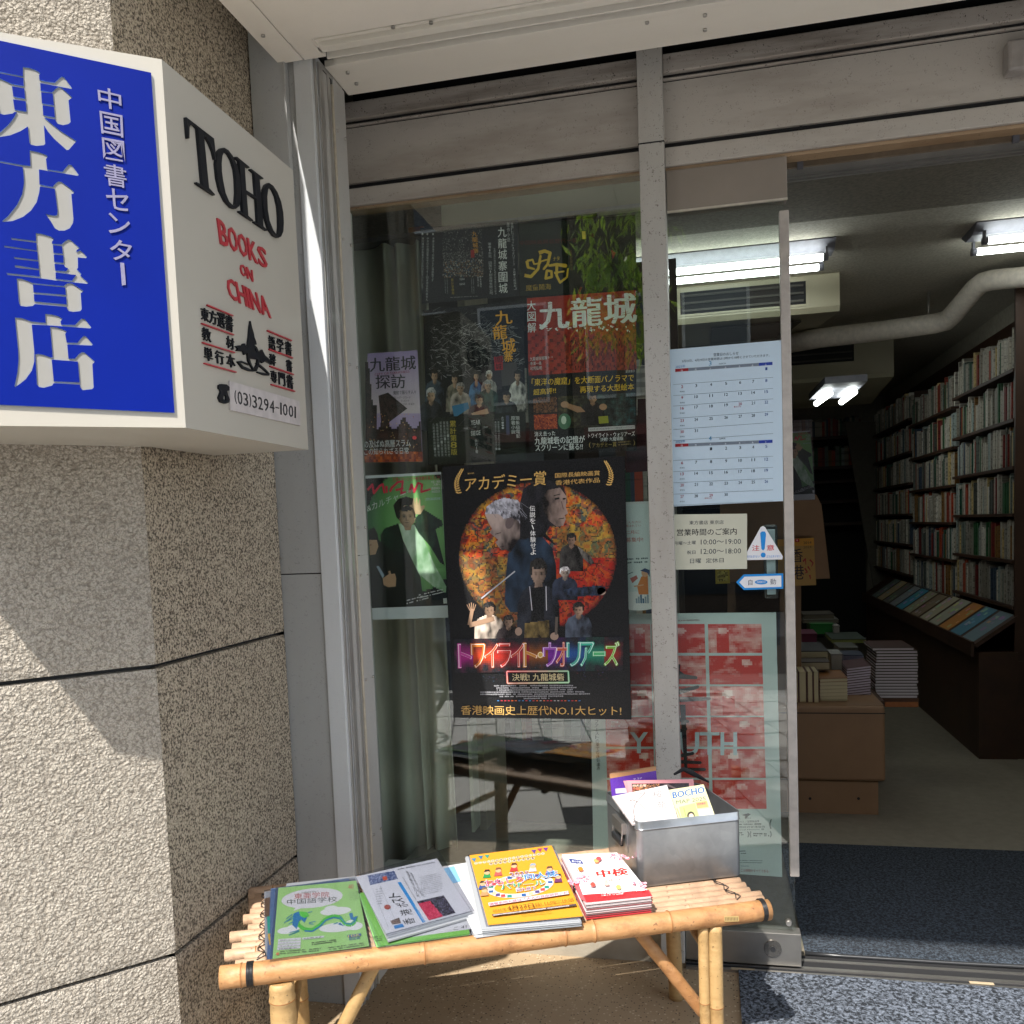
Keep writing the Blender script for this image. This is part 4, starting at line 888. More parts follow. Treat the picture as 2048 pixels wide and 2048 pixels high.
# purple brochures at the back
t = thing('purple_brochures', 'bundle of purple brochures with tan tops standing at the back of the tin box', 'brochures')
pp = lean(.365, .53, 80)
for i in range(6):
    s = Sheet((pp[0]+BV*(.0025*i+.002)+Vector((0, 0, .0025*i)), pp[1]), j, .0016)
    s.base([(437+i,98-i*2),(948,32-i*4),(975,330),(462,345)], S('5a2f9a') if i == 0 else S('b08458'))
    if i == 0:
        s.up().poly([(437,98),(948,32),(951,62),(440,150)], S('b5855a')); s.row('9.27', (700,148), (795,135), 18, (.55, .5, .7), .02); s.poly([(500,262),(700,245),(702,300),(505,315)], S('c8c8d4'))
    s.done('brochure', M_gloss, t)
t = thing('pink_brochures', 'pink edged brochures with a dark photo strip standing in the tin box', 'brochures')
pp = lean(.335, .52, 78)
for i in range(4):
    s = Sheet((pp[0]+BV*(.003*i+.001)+Vector((0, 0, -.0012*i)), pp[1]), j, .002)
    s.base([(590+(0 if i else 36),172+i*3),(1362,155+i*2),(1378,330),(650,345)], S('e0969a'))
    if i == 0:
        s.up().poly([(680,205),(1312,198),(1325,320),(690,300)], S('2a2026')); s.up(); rr = random.Random(3)
        s.paint([(690,212),(985,205),(990,275),(695,300)], 22, 9, lambda u, v: lerp(S('1d1620'), S('d09060'), rr.random()**2.2)); s.up(); s.row('四大名著', (690,215), (840,212), 26, S('e8d8c8'), .01); s.row('古典', (690,250), (760,248), 26, S('e06a5a'), .01); s.poly([(1030,215),(1075,205),(1180,260),(1150,262)], S('6a5a5a'))
    s.done('brochure', M_gloss, t)
t = thing('black_bag', 'black cloth flap hanging over the rear rim of the tin box', 'bag')
MB().tube([UV(-.05, .39, .605), UV(-.02, .402, .613), UV(.005, .40, .60), UV(.02, .38, .592), UV(.028, .35, .588)], [.003, .006, .007, .005, .002], 10).build('bag_edge', plain('black_cloth', (.015, .015, .017), .9), t)
t = thing('plum_booklet', 'pale pink booklet with a plum branch drawing and 桜苑 lying in the tin box', 'booklet')
pp = lean(.168, .562, 27); s = Sheet((pp[0]+pp[1]*.004, pp[1]), j, .005)
s.base([(465,345),(1070,220),(1200,620),(690,655)], (.74, .69, .69)); s.up(); s.row('桜', (905,292), (1010,275), 80, (.35, .33, .33), 0, .15); s.row('苑', (950,410), (1055,395), 80, (.35, .33, .33), 0, .15)
s.line([(700,640),(715,580),(700,520),(712,450),(740,405),(690,385),(640,405)], 6, S('6a5550')); s.line([(740,405),(790,350),(830,305)], 5, S('6a5550')); s.line([(740,405),(800,460),(855,520)], 4, S('6a5550')); s.line([(830,305),(760,320)], 4, S('6a5550'))
s.colm('ねこまつりのよる', (535,365), (590,545), 18, (.45, .42, .42)); rr = random.Random(2)
for i in range(60):
    c = rr.choice(((880,560,60,45), (650,430,30,30), (620,520,20,20), (1130,540,25,60), (860,350,20,15))); s.ell((rr.gauss(c[0], c[2]*.6), rr.gauss(c[1], c[3]*.6)), rr.uniform(5, 14), rr.uniform(4, 10), lerp((.80, .72, .73), S('f2b4b8'), rr.random()), rr.random(), 7)
s.done('cover', M_papr, t)
t = thing('map_booklet', 'yellow BOCHO MAP 2025 booklet with a face drawing in the tin box', 'booklet')
pp = lean(.168, .560, 30); s = Sheet((pp[0]-pp[1]*.001, pp[1]), j, .005)
s.base([(1090,275),(1475,213),(1612,588),(1212,624)], S('e6e2b4')); s.up(); s.row('BOCHO', (1130,302), (1478,238), 68, S('1668b8'), .05, .12); s.up().row('MAP 2025', (1170,392), (1495,348), 42, S('6f8068'), .02, .12)
s.poly([(1205,465),(1380,420),(1430,600),(1240,620)], S('c8cf8a')); s.poly([(1385,415),(1510,395),(1530,465),(1405,482)], S('e0b478')); s.up().ell((1335,560), 42, 46, S('4a4038'), 0, 14); s.up().ell((1338,568), 28, 32, S('f2dcc0'), 0, 12); s.line([(1255,475),(1290,610)], 6, S('8fa05a')); s.row('防長書店', (1405,425), (1495,412), 22, S('b0487a'), .01); s.line([(1180,480),(1230,610)], 8, S('9fb06a')); s.poly([(1415,500),(1560,478),(1600,590),(1440,605)], S('ece8cf'))
s.done('cover', M_papr, t)
# ================================================================== POSTERS AND CARDS ON THE GLASS
PY = lambda y: (Vector((0, y, 0)), Vector((0, -1, 0)))
g1, g2, g3, g4 = zf(680, 400, .32091), zf(700, 900, .32091), zf(1300, 600, .33645), zf(1150, 1150, .33645)
WH = (.95, .95, .93); rnd = random.Random(21)
def dark(u, v): return None
def crowd(s, items):
    """small standing or sitting figures: coat, head, hair, in picture units"""
    for x, y, w, h, coat, skin, hair in items:
        cl = max(2.6, w/26); s.up()
        s.shade([(x-w*.5, y+h), (x-w*.48, y+h*.5), (x-w*.38, y+h*.36), (x-w*.12, y+h*.27), (x+w*.12, y+h*.27), (x+w*.38, y+h*.36), (x+w*.48, y+h*.5), (x+w*.5, y+h)], tuple(v*.12 for v in coat), tuple(min(1, v*2.2+.015) for v in coat), cl, x*.1, 4/w)
        s.shade([(x-w*.07, y+h*.22), (x+w*.07, y+h*.22), (x+w*.11, y+h*.34), (x, y+h*.40), (x-w*.10, y+h*.34)], tuple(v*.25 for v in skin), skin, cl, 2); s.up()
        rx = w*.17; ry = min(h*.14, rx*1.45); s.shade([(x-rx*1.25, y+h*.17), (x-rx*1.1, y+h*.15-ry*1.0), (x-rx*.3, y+h*.15-ry*1.35), (x+rx*.6, y+h*.15-ry*1.3), (x+rx*1.2, y+h*.15-ry*.7), (x+rx*1.2, y+h*.17)], tuple(v*.4 for v in hair), tuple(min(1, v*2+.02) for v in hair), cl*.8, 5, .1)
        s.up(); s.face(x, y+h*.165, rx, ry, skin, hair, max(1.8, cl*.7), .08*math.sin(x), -1 if int(x) % 3 else 1)
# --- small lilac book cover card, left
s = Sheet(PY(.030), g1); s.base([(172,957),(482,936),(516,1628),(155,1636)], S('b9a3c9'))
s.up().paint([(172,957),(482,936),(500,1330),(164,1330)], 4, 24, lambda u, v: lerp(S('a893c4'), S('d8c6cc'), v*1.1)); s.up()
s.paint([(164,1280),(497,1270),(514,1628),(155,1636)], 30, 26, lambda u, v: lerp(S('1a1412'), S('6a4034'), nz(u*3, v*3, 3, 4)**2) if v > .18+.25*abs(math.sin(u*9)) or u < .2 else None)
s.up().paint([(158,1010),(215,1010),(215,1400),(160,1400)], 6, 20, lambda u, v: lerp(S('0e0c0c'), S('3a2a26'), rnd.random()) if u < .35+.65*v else None)
s.paint([(240,1220),(300,1200),(420,1300),(260,1420)], 10, 8, lambda u, v: lerp(S('241c1a'), S('4e3a34'), rnd.random()))
s.up(); 
for i in range(60): x, y = rnd.uniform(180, 490), rnd.uniform(1330, 1600); s.poly([(x,y),(x+5,y),(x+5,y+6),(x,y+6)], lerp(S('c8642a'), S('f0d890'), rnd.random()))
s.ell((465,1482), 14, 12, S('ff4a4a'), 0, 10); s.paint([(150,1560),(515,1570),(516,1630),(155,1636)], 26, 4, lambda u, v: lerp(S('7a2418'), S('e0702a'), rnd.random()**2))
s.up().row('九龍城', (185,985), (470,968), 88, (.015,.015,.02), .022); s.row('探訪', (222,1090), (405,1085), 88, (.015,.015,.02), .018)
s.row('CITY OF DARKNESS', (215,1082), (430,1062), 14, S('a01c50'), .01, .3); s.row('魔窟で暮らす人々', (332,1190), (475,1184), 24, (.03,.03,.04)); s.row('グレッグ・ジラード', (332,1225), (440,1222), 17, (.03,.03,.04)); s.row('イアン・ランボット', (332,1246), (432,1243), 17, (.03,.03,.04)); s.row('尾原美保 訳 吉田一郎 監修', (332,1268), (464,1264), 13, (.03,.03,.04))
s.row('の及ばぬ高層スラム', (150,1500), (440,1490), 46, (.8,.8,.8), .012); s.row('この知られざる日常', (150,1548), (428,1540), 42, (.8,.8,.8), .01)
s.done('book_cover_poster', M_gloss, None, **tg('small lilac book cover card with 九龍城探訪 above a dark city street, leftmost in the window', 'poster'))
# --- horizontal black notice card
s = Sheet(PY(.030), g1); s.base([(500,175),(1108,122),(1112,598),(512,645)], (.012,.013,.018)); s.up()
s.colm('九龍城寨圍城', (1010,165), (1018,585), 54, WH, .004, -.05); s.colm('原作小説', (1048,140), (1052,262), 18, (.6,.6,.6)); s.colm('映画「トワイライト・ウォリアーズ 決戦!九龍城砦」', (1072,140), (1092,560), 15, (.55,.55,.55))
s.colm('著者・余兒 出版社・創造館有限公司', (932,265), (943,590), 20, (.55,.55,.55)); s.colm('2025年最新修訂(電影海報書衣紀念版)', (963,300), (970,590), 12, (.42,.42,.42))
for x, t_ in ((583, '本書は香港で出版された漢語版です'), (548, '中身は中国語繁体字のみです。日本語はありません'), (518, '東方書店が香港からお取り寄せいたします')):
    s.ell((x-3, 213), 6, 7, (.7,.7,.7), 0, 8); s.colm(t_, (x, 232), (x-6, 232+24*len(t_)*.72), 13, (.6,.6,.6))
s.paint([(640,200),(890,185),(895,470),(640,480)], 60, 66, lambda u, v: lerp((.02,.02,.025), (.42,.40,.38), rnd.random()**5) if rnd.random() < .35+.5*(v > .45) else None)
s.up().paint([(650,380),(890,370),(892,480),(645,485)], 44, 20, lambda u, v: lerp(S('121216'), rnd.choice((S('b08a6a'), S('3f6a8a'), S('c9c4b8'), S('6a4030'))), rnd.random()**1.5) if rnd.random() < .75 else None)
s.up().colm('九龍城寨', (838,195), (848,335), 34, S('d9962a'), .02); s.poly([(815,312),(838,311),(839,360),(817,361)], S('a82828'))
s.colm('累計第8版', (700,490), (706,590), 16, S('b59a3a'), .01); s.row('YEAR', (745,490), (778,487), 12, (.6,.6,.6), .01); s.row('SIEGE', (745,520), (780,517), 12, (.6,.6,.6), .01); s.colm('現象級電影', (876,475), (880,545), 10, (.6,.6,.6)); s.colm('原著小說', (860,478), (863,540), 10, (.6,.6,.6))
for x in (655,668,820,832): s.colm('九龍城寨之圍城戰役', (x,485), (x+4,585), 6, (.35,.35,.35))
s.lines((690,606), (870,597), 5, 1, 8, (.3,.3,.3)); s.done('notice_card', M_print, None, **tg('wide black card with white vertical 九龍城寨圍城 and small crowd print, topmost in the window', 'poster'))
# --- large comic poster
s = Sheet(PY(.034), g1); s.base([(517,688),(1142,622),(1162,1618),(548,1652)], S('0b0d14'))
def strokes(s, x0, y0, x1, y1, n, cmax, L=60):
    for i in range(n):
        x, y = rnd.uniform(x0, x1), rnd.uniform(y0, y1); a = rnd.uniform(-.9, .5)+(1.3 if rnd.random() < .25 else 0); l = rnd.uniform(8, L); c = rnd.random()**2*cmax+.03
        s.line([(x, y), (x+l*math.cos(a), y+l*math.sin(a))], rnd.uniform(1.2, 3.4), (c, c*.98, c*.95))
s.up(); strokes(s, 560, 780, 1080, 980, 520, .5, 55); strokes(s, 540, 960, 1130, 1100, 300, .55, 40); strokes(s, 560, 690, 900, 820, 60, .2, 60)
s.up(); s.poly([(880,1040),(1000,1030),(1010,1180),(890,1190)], S('3a3338')).poly([(1000,1020),(1100,1010),(1110,1150),(1010,1160)], S('514a48'))
sk, hr = S('c8a284'), S('15110f')
crowd(s, [(590,1060,120,230,S('33404a'),sk,hr), (715,1080,110,240,S('6a6456'),sk,hr), (850,1050,95,300,S('2b5a80'),sk,hr), (930,1065,100,200,S('8f8a84'),sk,S('b0aaa4')), (1108,1055,110,270,S('a8a49c'),sk,hr),
          (752,1145,130,190,S('8a7f74'),sk,S('8a8580')), (925,1130,130,190,S('1f3a33'),sk,S('8a8a88')), (570,1180,150,260,S('1e2226'),sk,S('9a9a98')), (870,1220,140,190,S('3d2a2c'),sk,hr), (1040,1200,140,190,S('23262a'),sk,hr)])
s.poly([(700,1285),(800,1262),(808,1300),(715,1360)], S('3d7aa0')); s.poly([(820,1330),(920,1300),(930,1330),(840,1370)], sk)
s.up(); s.paint([(550,1360),(1155,1320),(1162,1618),(552,1652)], 40, 18, lambda u, v: lerp(S('0c100f'), S('22301f'), nz(u*6, v*3, 2, 8)**2)); strokes(s, 560, 1370, 1000, 1480, 50, .12, 80)
s.up().up(); GD = S('ffb833')
s.txt('九', [(965,695),(1068,690),(1078,770),(975,785)], GD, .025); s.txt('龍', [(952,790),(1040,775),(1045,865),(960,872)], GD, .02); s.txt('城', [(1005,870),(1092,862),(1098,950),(1015,955)], GD, .02); s.txt('寨', [(1020,945),(1078,940),(1082,1010),(1025,1012)], GD, .02)
s.up().poly([(962,980),(1015,972),(1018,1060),(968,1064)], S('b3242a')); s.up().colm('圍城', (990,975), (992,1060), 38, S('1a0c0c'), .01)
s.colm('累計第8版', (705,1375), (715,1592), 38, S('c9b13e'), .004); s.row('YEAR', (818,1375), (877,1370), 30, (.68,.68,.66), .02); s.row('OF', (836,1410), (852,1409), 12, (.5,.5,.5)); s.row('SIEGE', (818,1442), (878,1437), 28, (.68,.68,.66), .02); s.row('1988', (770,1420), (800,1418), 12, (.5,.5,.5)); s.row('1989', (895,1412), (925,1410), 12, (.5,.5,.5))
s.colm('余兒|著', (850,1490), (856,1580), 18, (.6,.6,.6)); s.colm('現象級電影', (1108,1348), (1114,1486), 26, (.7,.7,.68)); s.colm('原著小說', (1080,1348), (1084,1460), 26, (.7,.7,.68)); s.colm('余兒...', (1015,1350), (1018,1430), 16, (.5,.5,.5)); s.poly([(1036,1345),(1056,1344),(1060,1462),(1040,1463)], S('4a4d6a'))
for k, x in enumerate((590,612,634,656,676)): s.colm('九龍城寨最危險的一年龍捲風大老闆陳洛軍'[k:k+11], (x-4,1380+(0 if k > 1 else 12)), (x+8,1600), 13, (.45,.47,.45))
for k, x in enumerate((972,990)): s.colm('兩部最好的小說系列作品之一', (x,1380), (x+6,1560), 12, (.42,.42,.42))
s.done('comic_poster', M_gloss, None, **tg('dark poster with gold brush title 九龍城寨 over a group of seated men, behind the glass', 'poster'))
# --- dark green film poster with gold brush title
s = Sheet(PY(.038), g1); s.base([(1112,150),(1840,90),(1850,640),(1125,690)], S('10140f')); s.up(); s.paint([(1115,150),(1840,95),(1850,560),(1125,600)], 20, 14, lambda u, v: lerp(S('0f1410'), S('1f2a20'), nz(u*4, v*4, 2, 3)))
s.up(); 
def brush(s, pts, w0, w1, c):
    n = len(pts)-1
    for i in range(n):
        a, b = pts[i], pts[i+1]; wa, wb = w0+(w1-w0)*i/n, w0+(w1-w0)*(i+1)/n; dx, dy = b[0]-a[0], b[1]-a[1]; L = math.hypot(dx, dy) or 1; nx, ny = -dy/L/2, dx/L/2
        s.poly([(a[0]+nx*wa, a[1]+ny*wa), (b[0]+nx*wb, b[1]+ny*wb), (b[0]-nx*wb, b[1]-ny*wb), (a[0]-nx*wa, a[1]-ny*wa)], c); s.ell(b, wb/2, wb/2, c, 0, 8)
GB = S('e8c040')
for pts, a, b in (([(1165,380),(1172,420),(1210,430)],20,12), ([(1165,380),(1200,372),(1210,400)],14,10), ([(1150,470),(1190,478),(1235,430),(1250,350)],22,14), ([(1215,400),(1250,392)],10,10), ([(1240,330),(1275,318),(1310,330),(1295,400),(1270,430)],24,14), ([(1245,385),(1290,372)],10,10),
                  ([(1290,440),(1282,490),(1320,480),(1318,445),(1290,440)],16,14), ([(1300,410),(1350,402),(1405,410)],14,24), ([(1352,405),(1350,470),(1372,515),(1415,480),(1420,430)],18,10), ([(1335,455),(1395,445)],14,10)): brush(s, pts, a, b, GB)
s.row('ナタ', (1328,355), (1368,350), 26, GB, .01); s.row('魔童鬧海', (1158,530), (1315,520), 38, S('b08f35'), .02); s.colm('餃子監督作品', (1438,310), (1444,440), 16, S('6f5e2a')); s.colm('監督', (1412,315), (1413,348), 14, S('6f5e2a'))
s.row('中国映画興収歴代一位', (1120,255), (1480,235), 28, S('5e1712'), .01); s.row('1', (1508,196), (1530,195), 48, S('c9a94a'), .0); s.row('位', (1562,208), (1582,206), 26, S('6a1c14')); s.poly([(1500,540),(1475,590),(1490,590),(1512,545)], S('7a3a20')); s.poly([(1690,310),(1720,330),(1700,370)], S('8a1c2a'))
s.done('film_poster', M_gloss, None, **tg('dark green film poster with gold brush title 哪吒 at the top right of the window', 'poster'))
# --- red picture book poster
s = Sheet(PY(.026), g1); s.base([(1165,612),(1843,562),(1850,1562),(1182,1582)], S('0d0b0c'))
s.up(); s.paint([(1165,612),(1843,562),(1848,1050),(1176,1095)], 60, 44, lambda u, v: lerp(S('8f1f18'), S('c4402a'), nz(u*8, v*5, 2, 5)) if (int(u*30)+int(v*22)) % 3 or v < .4 else lerp(S('5f1410'), S('a83a22'), rnd.random()))
s.up(); 
for k in range(14):
    x = 1400+k*32; s.paint([(x,870-k*4+rnd.uniform(-15,25)),(x+26,868-k*4),(x+26,1060),(x,1062)], 3, 14, lambda u, v: lerp(S('4a120c'), S('b0452a'), rnd.random()))
s.up(); s.row('九', (1240,640), (1420,630), 168, WH, .045); s.row('龍', (1440,615), (1625,600), 180, WH, .045); s.row('城', (1645,592), (1840,578), 185, WH, .045)
for i in range(46): 
    x, y = rnd.uniform(1240, 1830), rnd.uniform(610, 790); s.up() if i == 0 else None; s.line([(x, y), (x+rnd.uniform(-60, 60), y+rnd.uniform(-20, 20))], 2.2, S('a02a1e'))
for i in range(40): x = rnd.uniform(1240, 1840); y = rnd.uniform(775, 815); s.poly([(x,y),(x+rnd.uniform(8,20),y+rnd.uniform(-6,6)),(x+rnd.uniform(0,12),y+rnd.uniform(6,16))], WH)
s.colm('大図解', (1192,625), (1197,830), 52, WH, .012, -.05)
s.row('九龍城探検隊', (1184,980), (1290,972), 24, (.75,.7,.65), .006); s.row('画・文', (1296,975), (1328,972), 13, (.7,.65,.6)); s.row('寺澤一美', (1186,1010), (1255,1006), 22, (.75,.7,.65), .006); s.row('可児弘明', (1186,1040), (1258,1036), 22, (.75,.7,.65), .006)
YL = S('ffcc33'); s.row('「東洋の魔窟」を大断面パノラマで', (1196,1114), (1832,1084), 46, YL, .012, -.02); s.row('再現する大型絵本', (1495,1162), (1832,1142), 42, YL, .012); s.row('超高評!!', (1205,1180), (1345,1168), 38, YL, .012); s.row('岩波書店', (1780,1062), (1838,1058), 16, (.65,.6,.55))
s.paint([(1205,1232),(1352,1226),(1355,1322),(1208,1330)], 20, 12, lambda u, v: lerp(S('2a1410'), S('8a5a3a'), rnd.random()**1.5)); s.paint([(1208,1340),(1352,1332),(1356,1425),(1212,1432)], 20, 12, lambda u, v: lerp(S('7a1810'), S('d8642a'), rnd.random()**1.5)); s.paint([(1360,1225),(1840,1200),(1845,1400),(1362,1425)], 54, 22, lambda u, v: lerp(S('12100c'), lerp(S('6a5a2a'), S('2f6a70'), u), nz(u*9, v*4, 2, 2)**2))
crowd(s, [(1575,1205,150,200,S('101012'),S('b58a68'),S('0c0a0a'))]); s.poly([(1400,1262),(1500,1290),(1530,1320),(1480,1325),(1390,1285)], S('a87e5e')); s.ell((1402,1275), 26, 20, S('b58a68')); s.ell((1640,1290), 24, 20, S('b58a68')); s.ell((1400,1380), 40, 50, S('4f7a5a')); s.up().ell((1395,1372), 16, 26, S('c8d8c0')); s.poly([(1610,1350),(1670,1345),(1675,1390),(1615,1395)], S('9a9a30'))
s.row('消え去った', (1212,1445), (1342,1438), 30, WH, .01); s.row('九龍城砦の記憶が', (1213,1480), (1525,1468), 46, WH, .018); s.row('スクリーンに蘇る!!', (1218,1525), (1512,1515), 42, WH, .018)
s.poly([(1548,1420),(1838,1403),(1839,1426),(1549,1443)], (.6,.6,.6)); s.up(); s.row('2025年1月17日(金)新宿バルト9他全国ロードショー', (1555,1425), (1830,1408), 14, (.05,.05,.05)); s.row('トワイライト・ウォリアーズ', (1548,1455), (1838,1440), 30, WH, .008, -.02); s.row('決戦! 九龍城砦', (1622,1482), (1765,1474), 24, WH, .006); s.row('アカデミー賞', (1572,1515), (1722,1506), 30, S('b59a5a'), .004); s.lines((1735,1506),(1815,1500), 9, 2, 16, S('8a7648'))
s.row('(', (1552,1510), (1562,1510), 36, S('b59a5a')); s.row(')', (1828,1495), (1838,1495), 36, S('b59a5a'))
s.done('picture_book_poster', M_gloss, None, **tg('red poster with huge white cracked 九龍城 lettering and yellow text, right side of the window', 'poster'))
# --- green magazine poster
def magazine(f, pl, full=True):
    s = Sheet(pl, f); s.base([(95,160),(567,136),(612,1045),(140,1058)], (.70,.72,.74)); s.up().poly([(98,178),(566,152),(610,968),(136,985)], S('0c0d10')); s.up()
    GR = lambda u, v: lerp(S('2a6a36'), S('8fc878'), max(0, 1-((u-.72)**2*2.2+(v-.35)**2*2.6))) if ((u-.6)**2/.42+(v-.42)**2/.22) < 1 else None
    s.paint([(98,178),(566,152),(610,968),(136,985)], 48, 70, GR); s.up()
    s.shade([(305,640-180),(345,465),(420,470),(445,520),(520,700),(600,850),(598,890),(520,850),(440,780),(452,960),(440,800),(330,560)], S('7fae7a'), S('dcefd8'), 8, 3, .02, (.2,.4))        # shirt
    s.shade([(190,530),(215,490),(300,458),(330,560),(385,680),(440,790),(455,930),(420,960),(300,800),(200,640)], S('040705'), S('22382a'), 8, 4, .02)                            # jacket left
    s.shade([(395,455),(450,430),(530,480),(590,720),(560,700),(500,600),(430,520)], S('07100a'), S('2a4a34'), 8, 5, .02); s.shade([(400,430),(460,370),(572,440),(580,470),(520,500),(440,510)], S('07100a'), S('2a4a34'), 8, 5, .02)
    s.up().poly([(300,360),(345,345),(405,365),(412,400),(402,450),(375,480),(345,478),(312,450)], S('d8b08c')); s.poly([(335,470),(385,470),(378,500),(345,500)], S('b88f6e'))
    s.up().shade([(270,345),(300,305),(350,290),(400,305),(412,350),(408,380),(380,350),(340,345),(310,380),(312,440),(290,420)], S('060504'), S('2c241e'), 5, 5, .05); s.up().face(357,415,52,68,S('d8b08c'),S('14100e'),4,0,1)
    s.poly([(372,345),(388,340),(395,300),(402,300),(408,340),(412,295),(420,297),(424,340),(432,305),(440,310),(440,350),(462,345),(468,355),(440,400),(400,400),(385,385)], S('dcb690'))
    
    s.up().shade([(118,520),(150,480),(180,560),(250,620),(330,640),(380,700),(400,800),(440,930),(420,968),(140,975)], S('030404'), S('1a1e1e'), 8, 5, .02); s.up().poly([(120,550),(165,548),(178,600),(160,650),(125,655)], S('c49a78')); s.poly([(115,500),(150,482),(172,520),(178,560),(120,560)], S('100d0c')); s.poly([(125,590),(135,588),(135,594),(126,596)], S('8a3a34'))
    s.poly([(205,800),(240,775),(280,770),(290,800),(285,850),(240,855),(210,840)], S('c49a78')); s.poly([(240,755),(252,752),(262,800),(250,805)], S('c49a78')); s.poly([(165,725),(180,722),(215,780),(205,800)], S('9fb0c0'))
    s.up().row('万博イマーシブ一新体験を楽しもう!', (265,172), (560,158), 26, S('c8203c'), .012); RD = S('e22148')
    for pts in ([(110,250),(140,215),(150,270),(185,225),(205,212),(215,265)], [(228,225),(230,262)], [(250,260),(262,235),(300,200),(330,195),(320,270),(345,262)], [(285,250),(330,240)], [(370,265),(385,215),(400,262),(425,205),(450,215),(445,262),(500,245)]): brush(s, pts, 14, 12, RD)
    s.up().row('&カルチャー', (105,345), (345,250), 44, (.75,.78,.75), .0, .1); s.row('2025', (355,252), (395,248), 14, (.7,.7,.7))
    for k, t_ in enumerate(('大阪・関西', '万博へ')): s.row(t_, (505+k*15,192+k*17), (562,189+k*17), 15, (.7,.7,.7), .006)
    for k, t_ in enumerate(('塩野瑛久', '池田匡志')): s.row(t_, (508,232+k*20), (563,229+k*20), 16, (.7,.7,.7), .006)
    s.row('ZEROBASEONE', (470,300), (565,294), 15, (.55,.7,.75)); s.lines((350,935),(480,900), 9, 2, 18, (.7,.7,.7), lean=.2); s.lines((430,900),(600,860), 8, 2, 16, (.7,.7,.7), lean=.2); s.poly([(582,925),(604,922),(606,955),(584,957)], (.75,.75,.75))
    return s
magazine(g2, PY(.024)).done('magazine_poster', M_gloss, None, **tg('green magazine cover of a man shading his eyes, left of the big black poster', 'poster'))
# --- main black poster in front of the glass (generic stand-in picture)
s = Sheet(PY(-.012), g2, .0012); s.base([(576,103),(1712,38),(1754,1680),(646,1668)], S('05060a')); s.up()
cq = [(672,205),(1660,190),(1660,1120),(690,1130)]
PAL = [S(c) for c in ('7a1a12', 'c8321a', 'e0701e', 'dca83a', '4f5f58', '8a2c1a', 'd8552a', '2f3f4a', 'b8902f', '9a2016')]
def disc(u, v):
    r = ((u-.5)/.5)**2+((v-.5)/.5)**2
    if r > 1: return None
    n = noise.fractal((u*9, v*9, 3.1), 1.0, 2.0, 3); m = noise.fractal((u*22, v*22, 7.7), 1.0, 2.0, 2); q = noise.cell((u*26+n*2, v*26+m*2, 1.0))
    c = PAL[int(abs(q)*997) % 10]; c = lerp(c, PAL[int((n*.5+.5)*9.9) % 10], .55)
    if u > .6 and v > .52: c = lerp(c, S('a8150f'), .75)
    elif u < .42 and v > .5: c = lerp(c, S('6a6038'), .5)
    elif u > .62 and v > .3: c = lerp(c, S('7a7a3a'), .45)
    if abs(m) < .07: c = lerp(c, (.01, .01, .01), .75)
    return lerp(c, S('0a0a0a'), max(0, (r-.86)*5)+.2*rnd.random())
s.paint(cq, 130, 122, disc); s.up()
def fig(poly, c): s.poly(poly, c)
# big grey-haired man in profile looking down (left) and dark head (right): plain generic figures
s.shade([(1000,1010),(965,960),(970,800),(985,650),(1040,560),(1110,500),(1200,540),(1260,610),(1285,720),(1290,1000)], S('06080c'), S('2f4258'), 7, 3, .012); s.up()
s.shade([(842,400),(850,360),(900,320),(960,300),(1040,315),(1085,370),(1108,440),(1100,520),(1050,560),(1000,640),(970,620),(945,625),(925,600),(905,575),(925,560),(895,535),(870,515),(885,490),(862,450)], S('1c1618'), S('c0aca4'), 4, 2, .02, (.9,.5), .45); s.up()
s.shade([(842,400),(850,355),(900,318),(960,298),(1045,312),(1088,370),(1110,450),(1085,520),(1050,440),(1000,420),(960,430),(930,400),(880,400)], S('2c2c34'), S('d0d0dc'), 4, 7, .05, (.5,.6), 1.0); s.ell((995,455), 26, 38, S('6a5c5c'), .3, 12); s.line([(905,525),(940,515)], 4, S('2a2426')); s.line([(935,605),(965,598)], 4, S('3a2c2c'))
for i in range(30): a = rnd.uniform(860,1070); s.line([(a, 320+rnd.uniform(0,60)), (a+rnd.uniform(25,60), 345+rnd.uniform(0,90))], 2, lerp(S('5a5a64'), S('b5b5c0'), rnd.random()))
s.shade([(1060,560),(1060,330),(1080,240),(1150,200),(1250,190),(1330,230),(1352,300),(1345,360),(1358,395),(1335,405),(1342,440),(1310,485),(1250,470),(1220,520),(1290,600),(1200,540)], S('050506'), S('26262c'), 7, 4, .02); s.up()
s.shade([(1200,300),(1230,250),(1310,235),(1350,290),(1345,355),(1360,395),(1338,405),(1345,430),(1330,470),(1290,480),(1240,440),(1205,380)], S('0d0a0a'), S('a89288'), 4, 6, .03, (-1.1,.1), .4); s.up(); s.poly([(1275,300),(1305,295),(1306,305),(1277,312)], S('0c0a0a')); s.poly([(1325,300),(1345,298),(1344,308),(1327,310)], S('0c0a0a')); s.line([(1300,430),(1335,424)], 5, S('241818')); s.line([(1318,320),(1330,370)], 6, S('6a5650')); s.line([(1270,285),(1310,275)], 5, S('1a1412'))
crowd(s, [(1175,680,270,560,S('141822'),S('a08878'),S('17140f'))])
s.poly([(1130,860),(1215,850),(1210,1060),(1130,1070)], S('0c0d10')); s.shade([(1090,1080),(1240,1060),(1250,1210),(1085,1215)], S('1f180c'), S('8f7a4a'), 6, 3, .03); s.line([(1120,850),(1135,1000)], 5, S('c8c8d0')); s.line([(1222,850),(1225,1000)], 5, S('c8c8d0'))
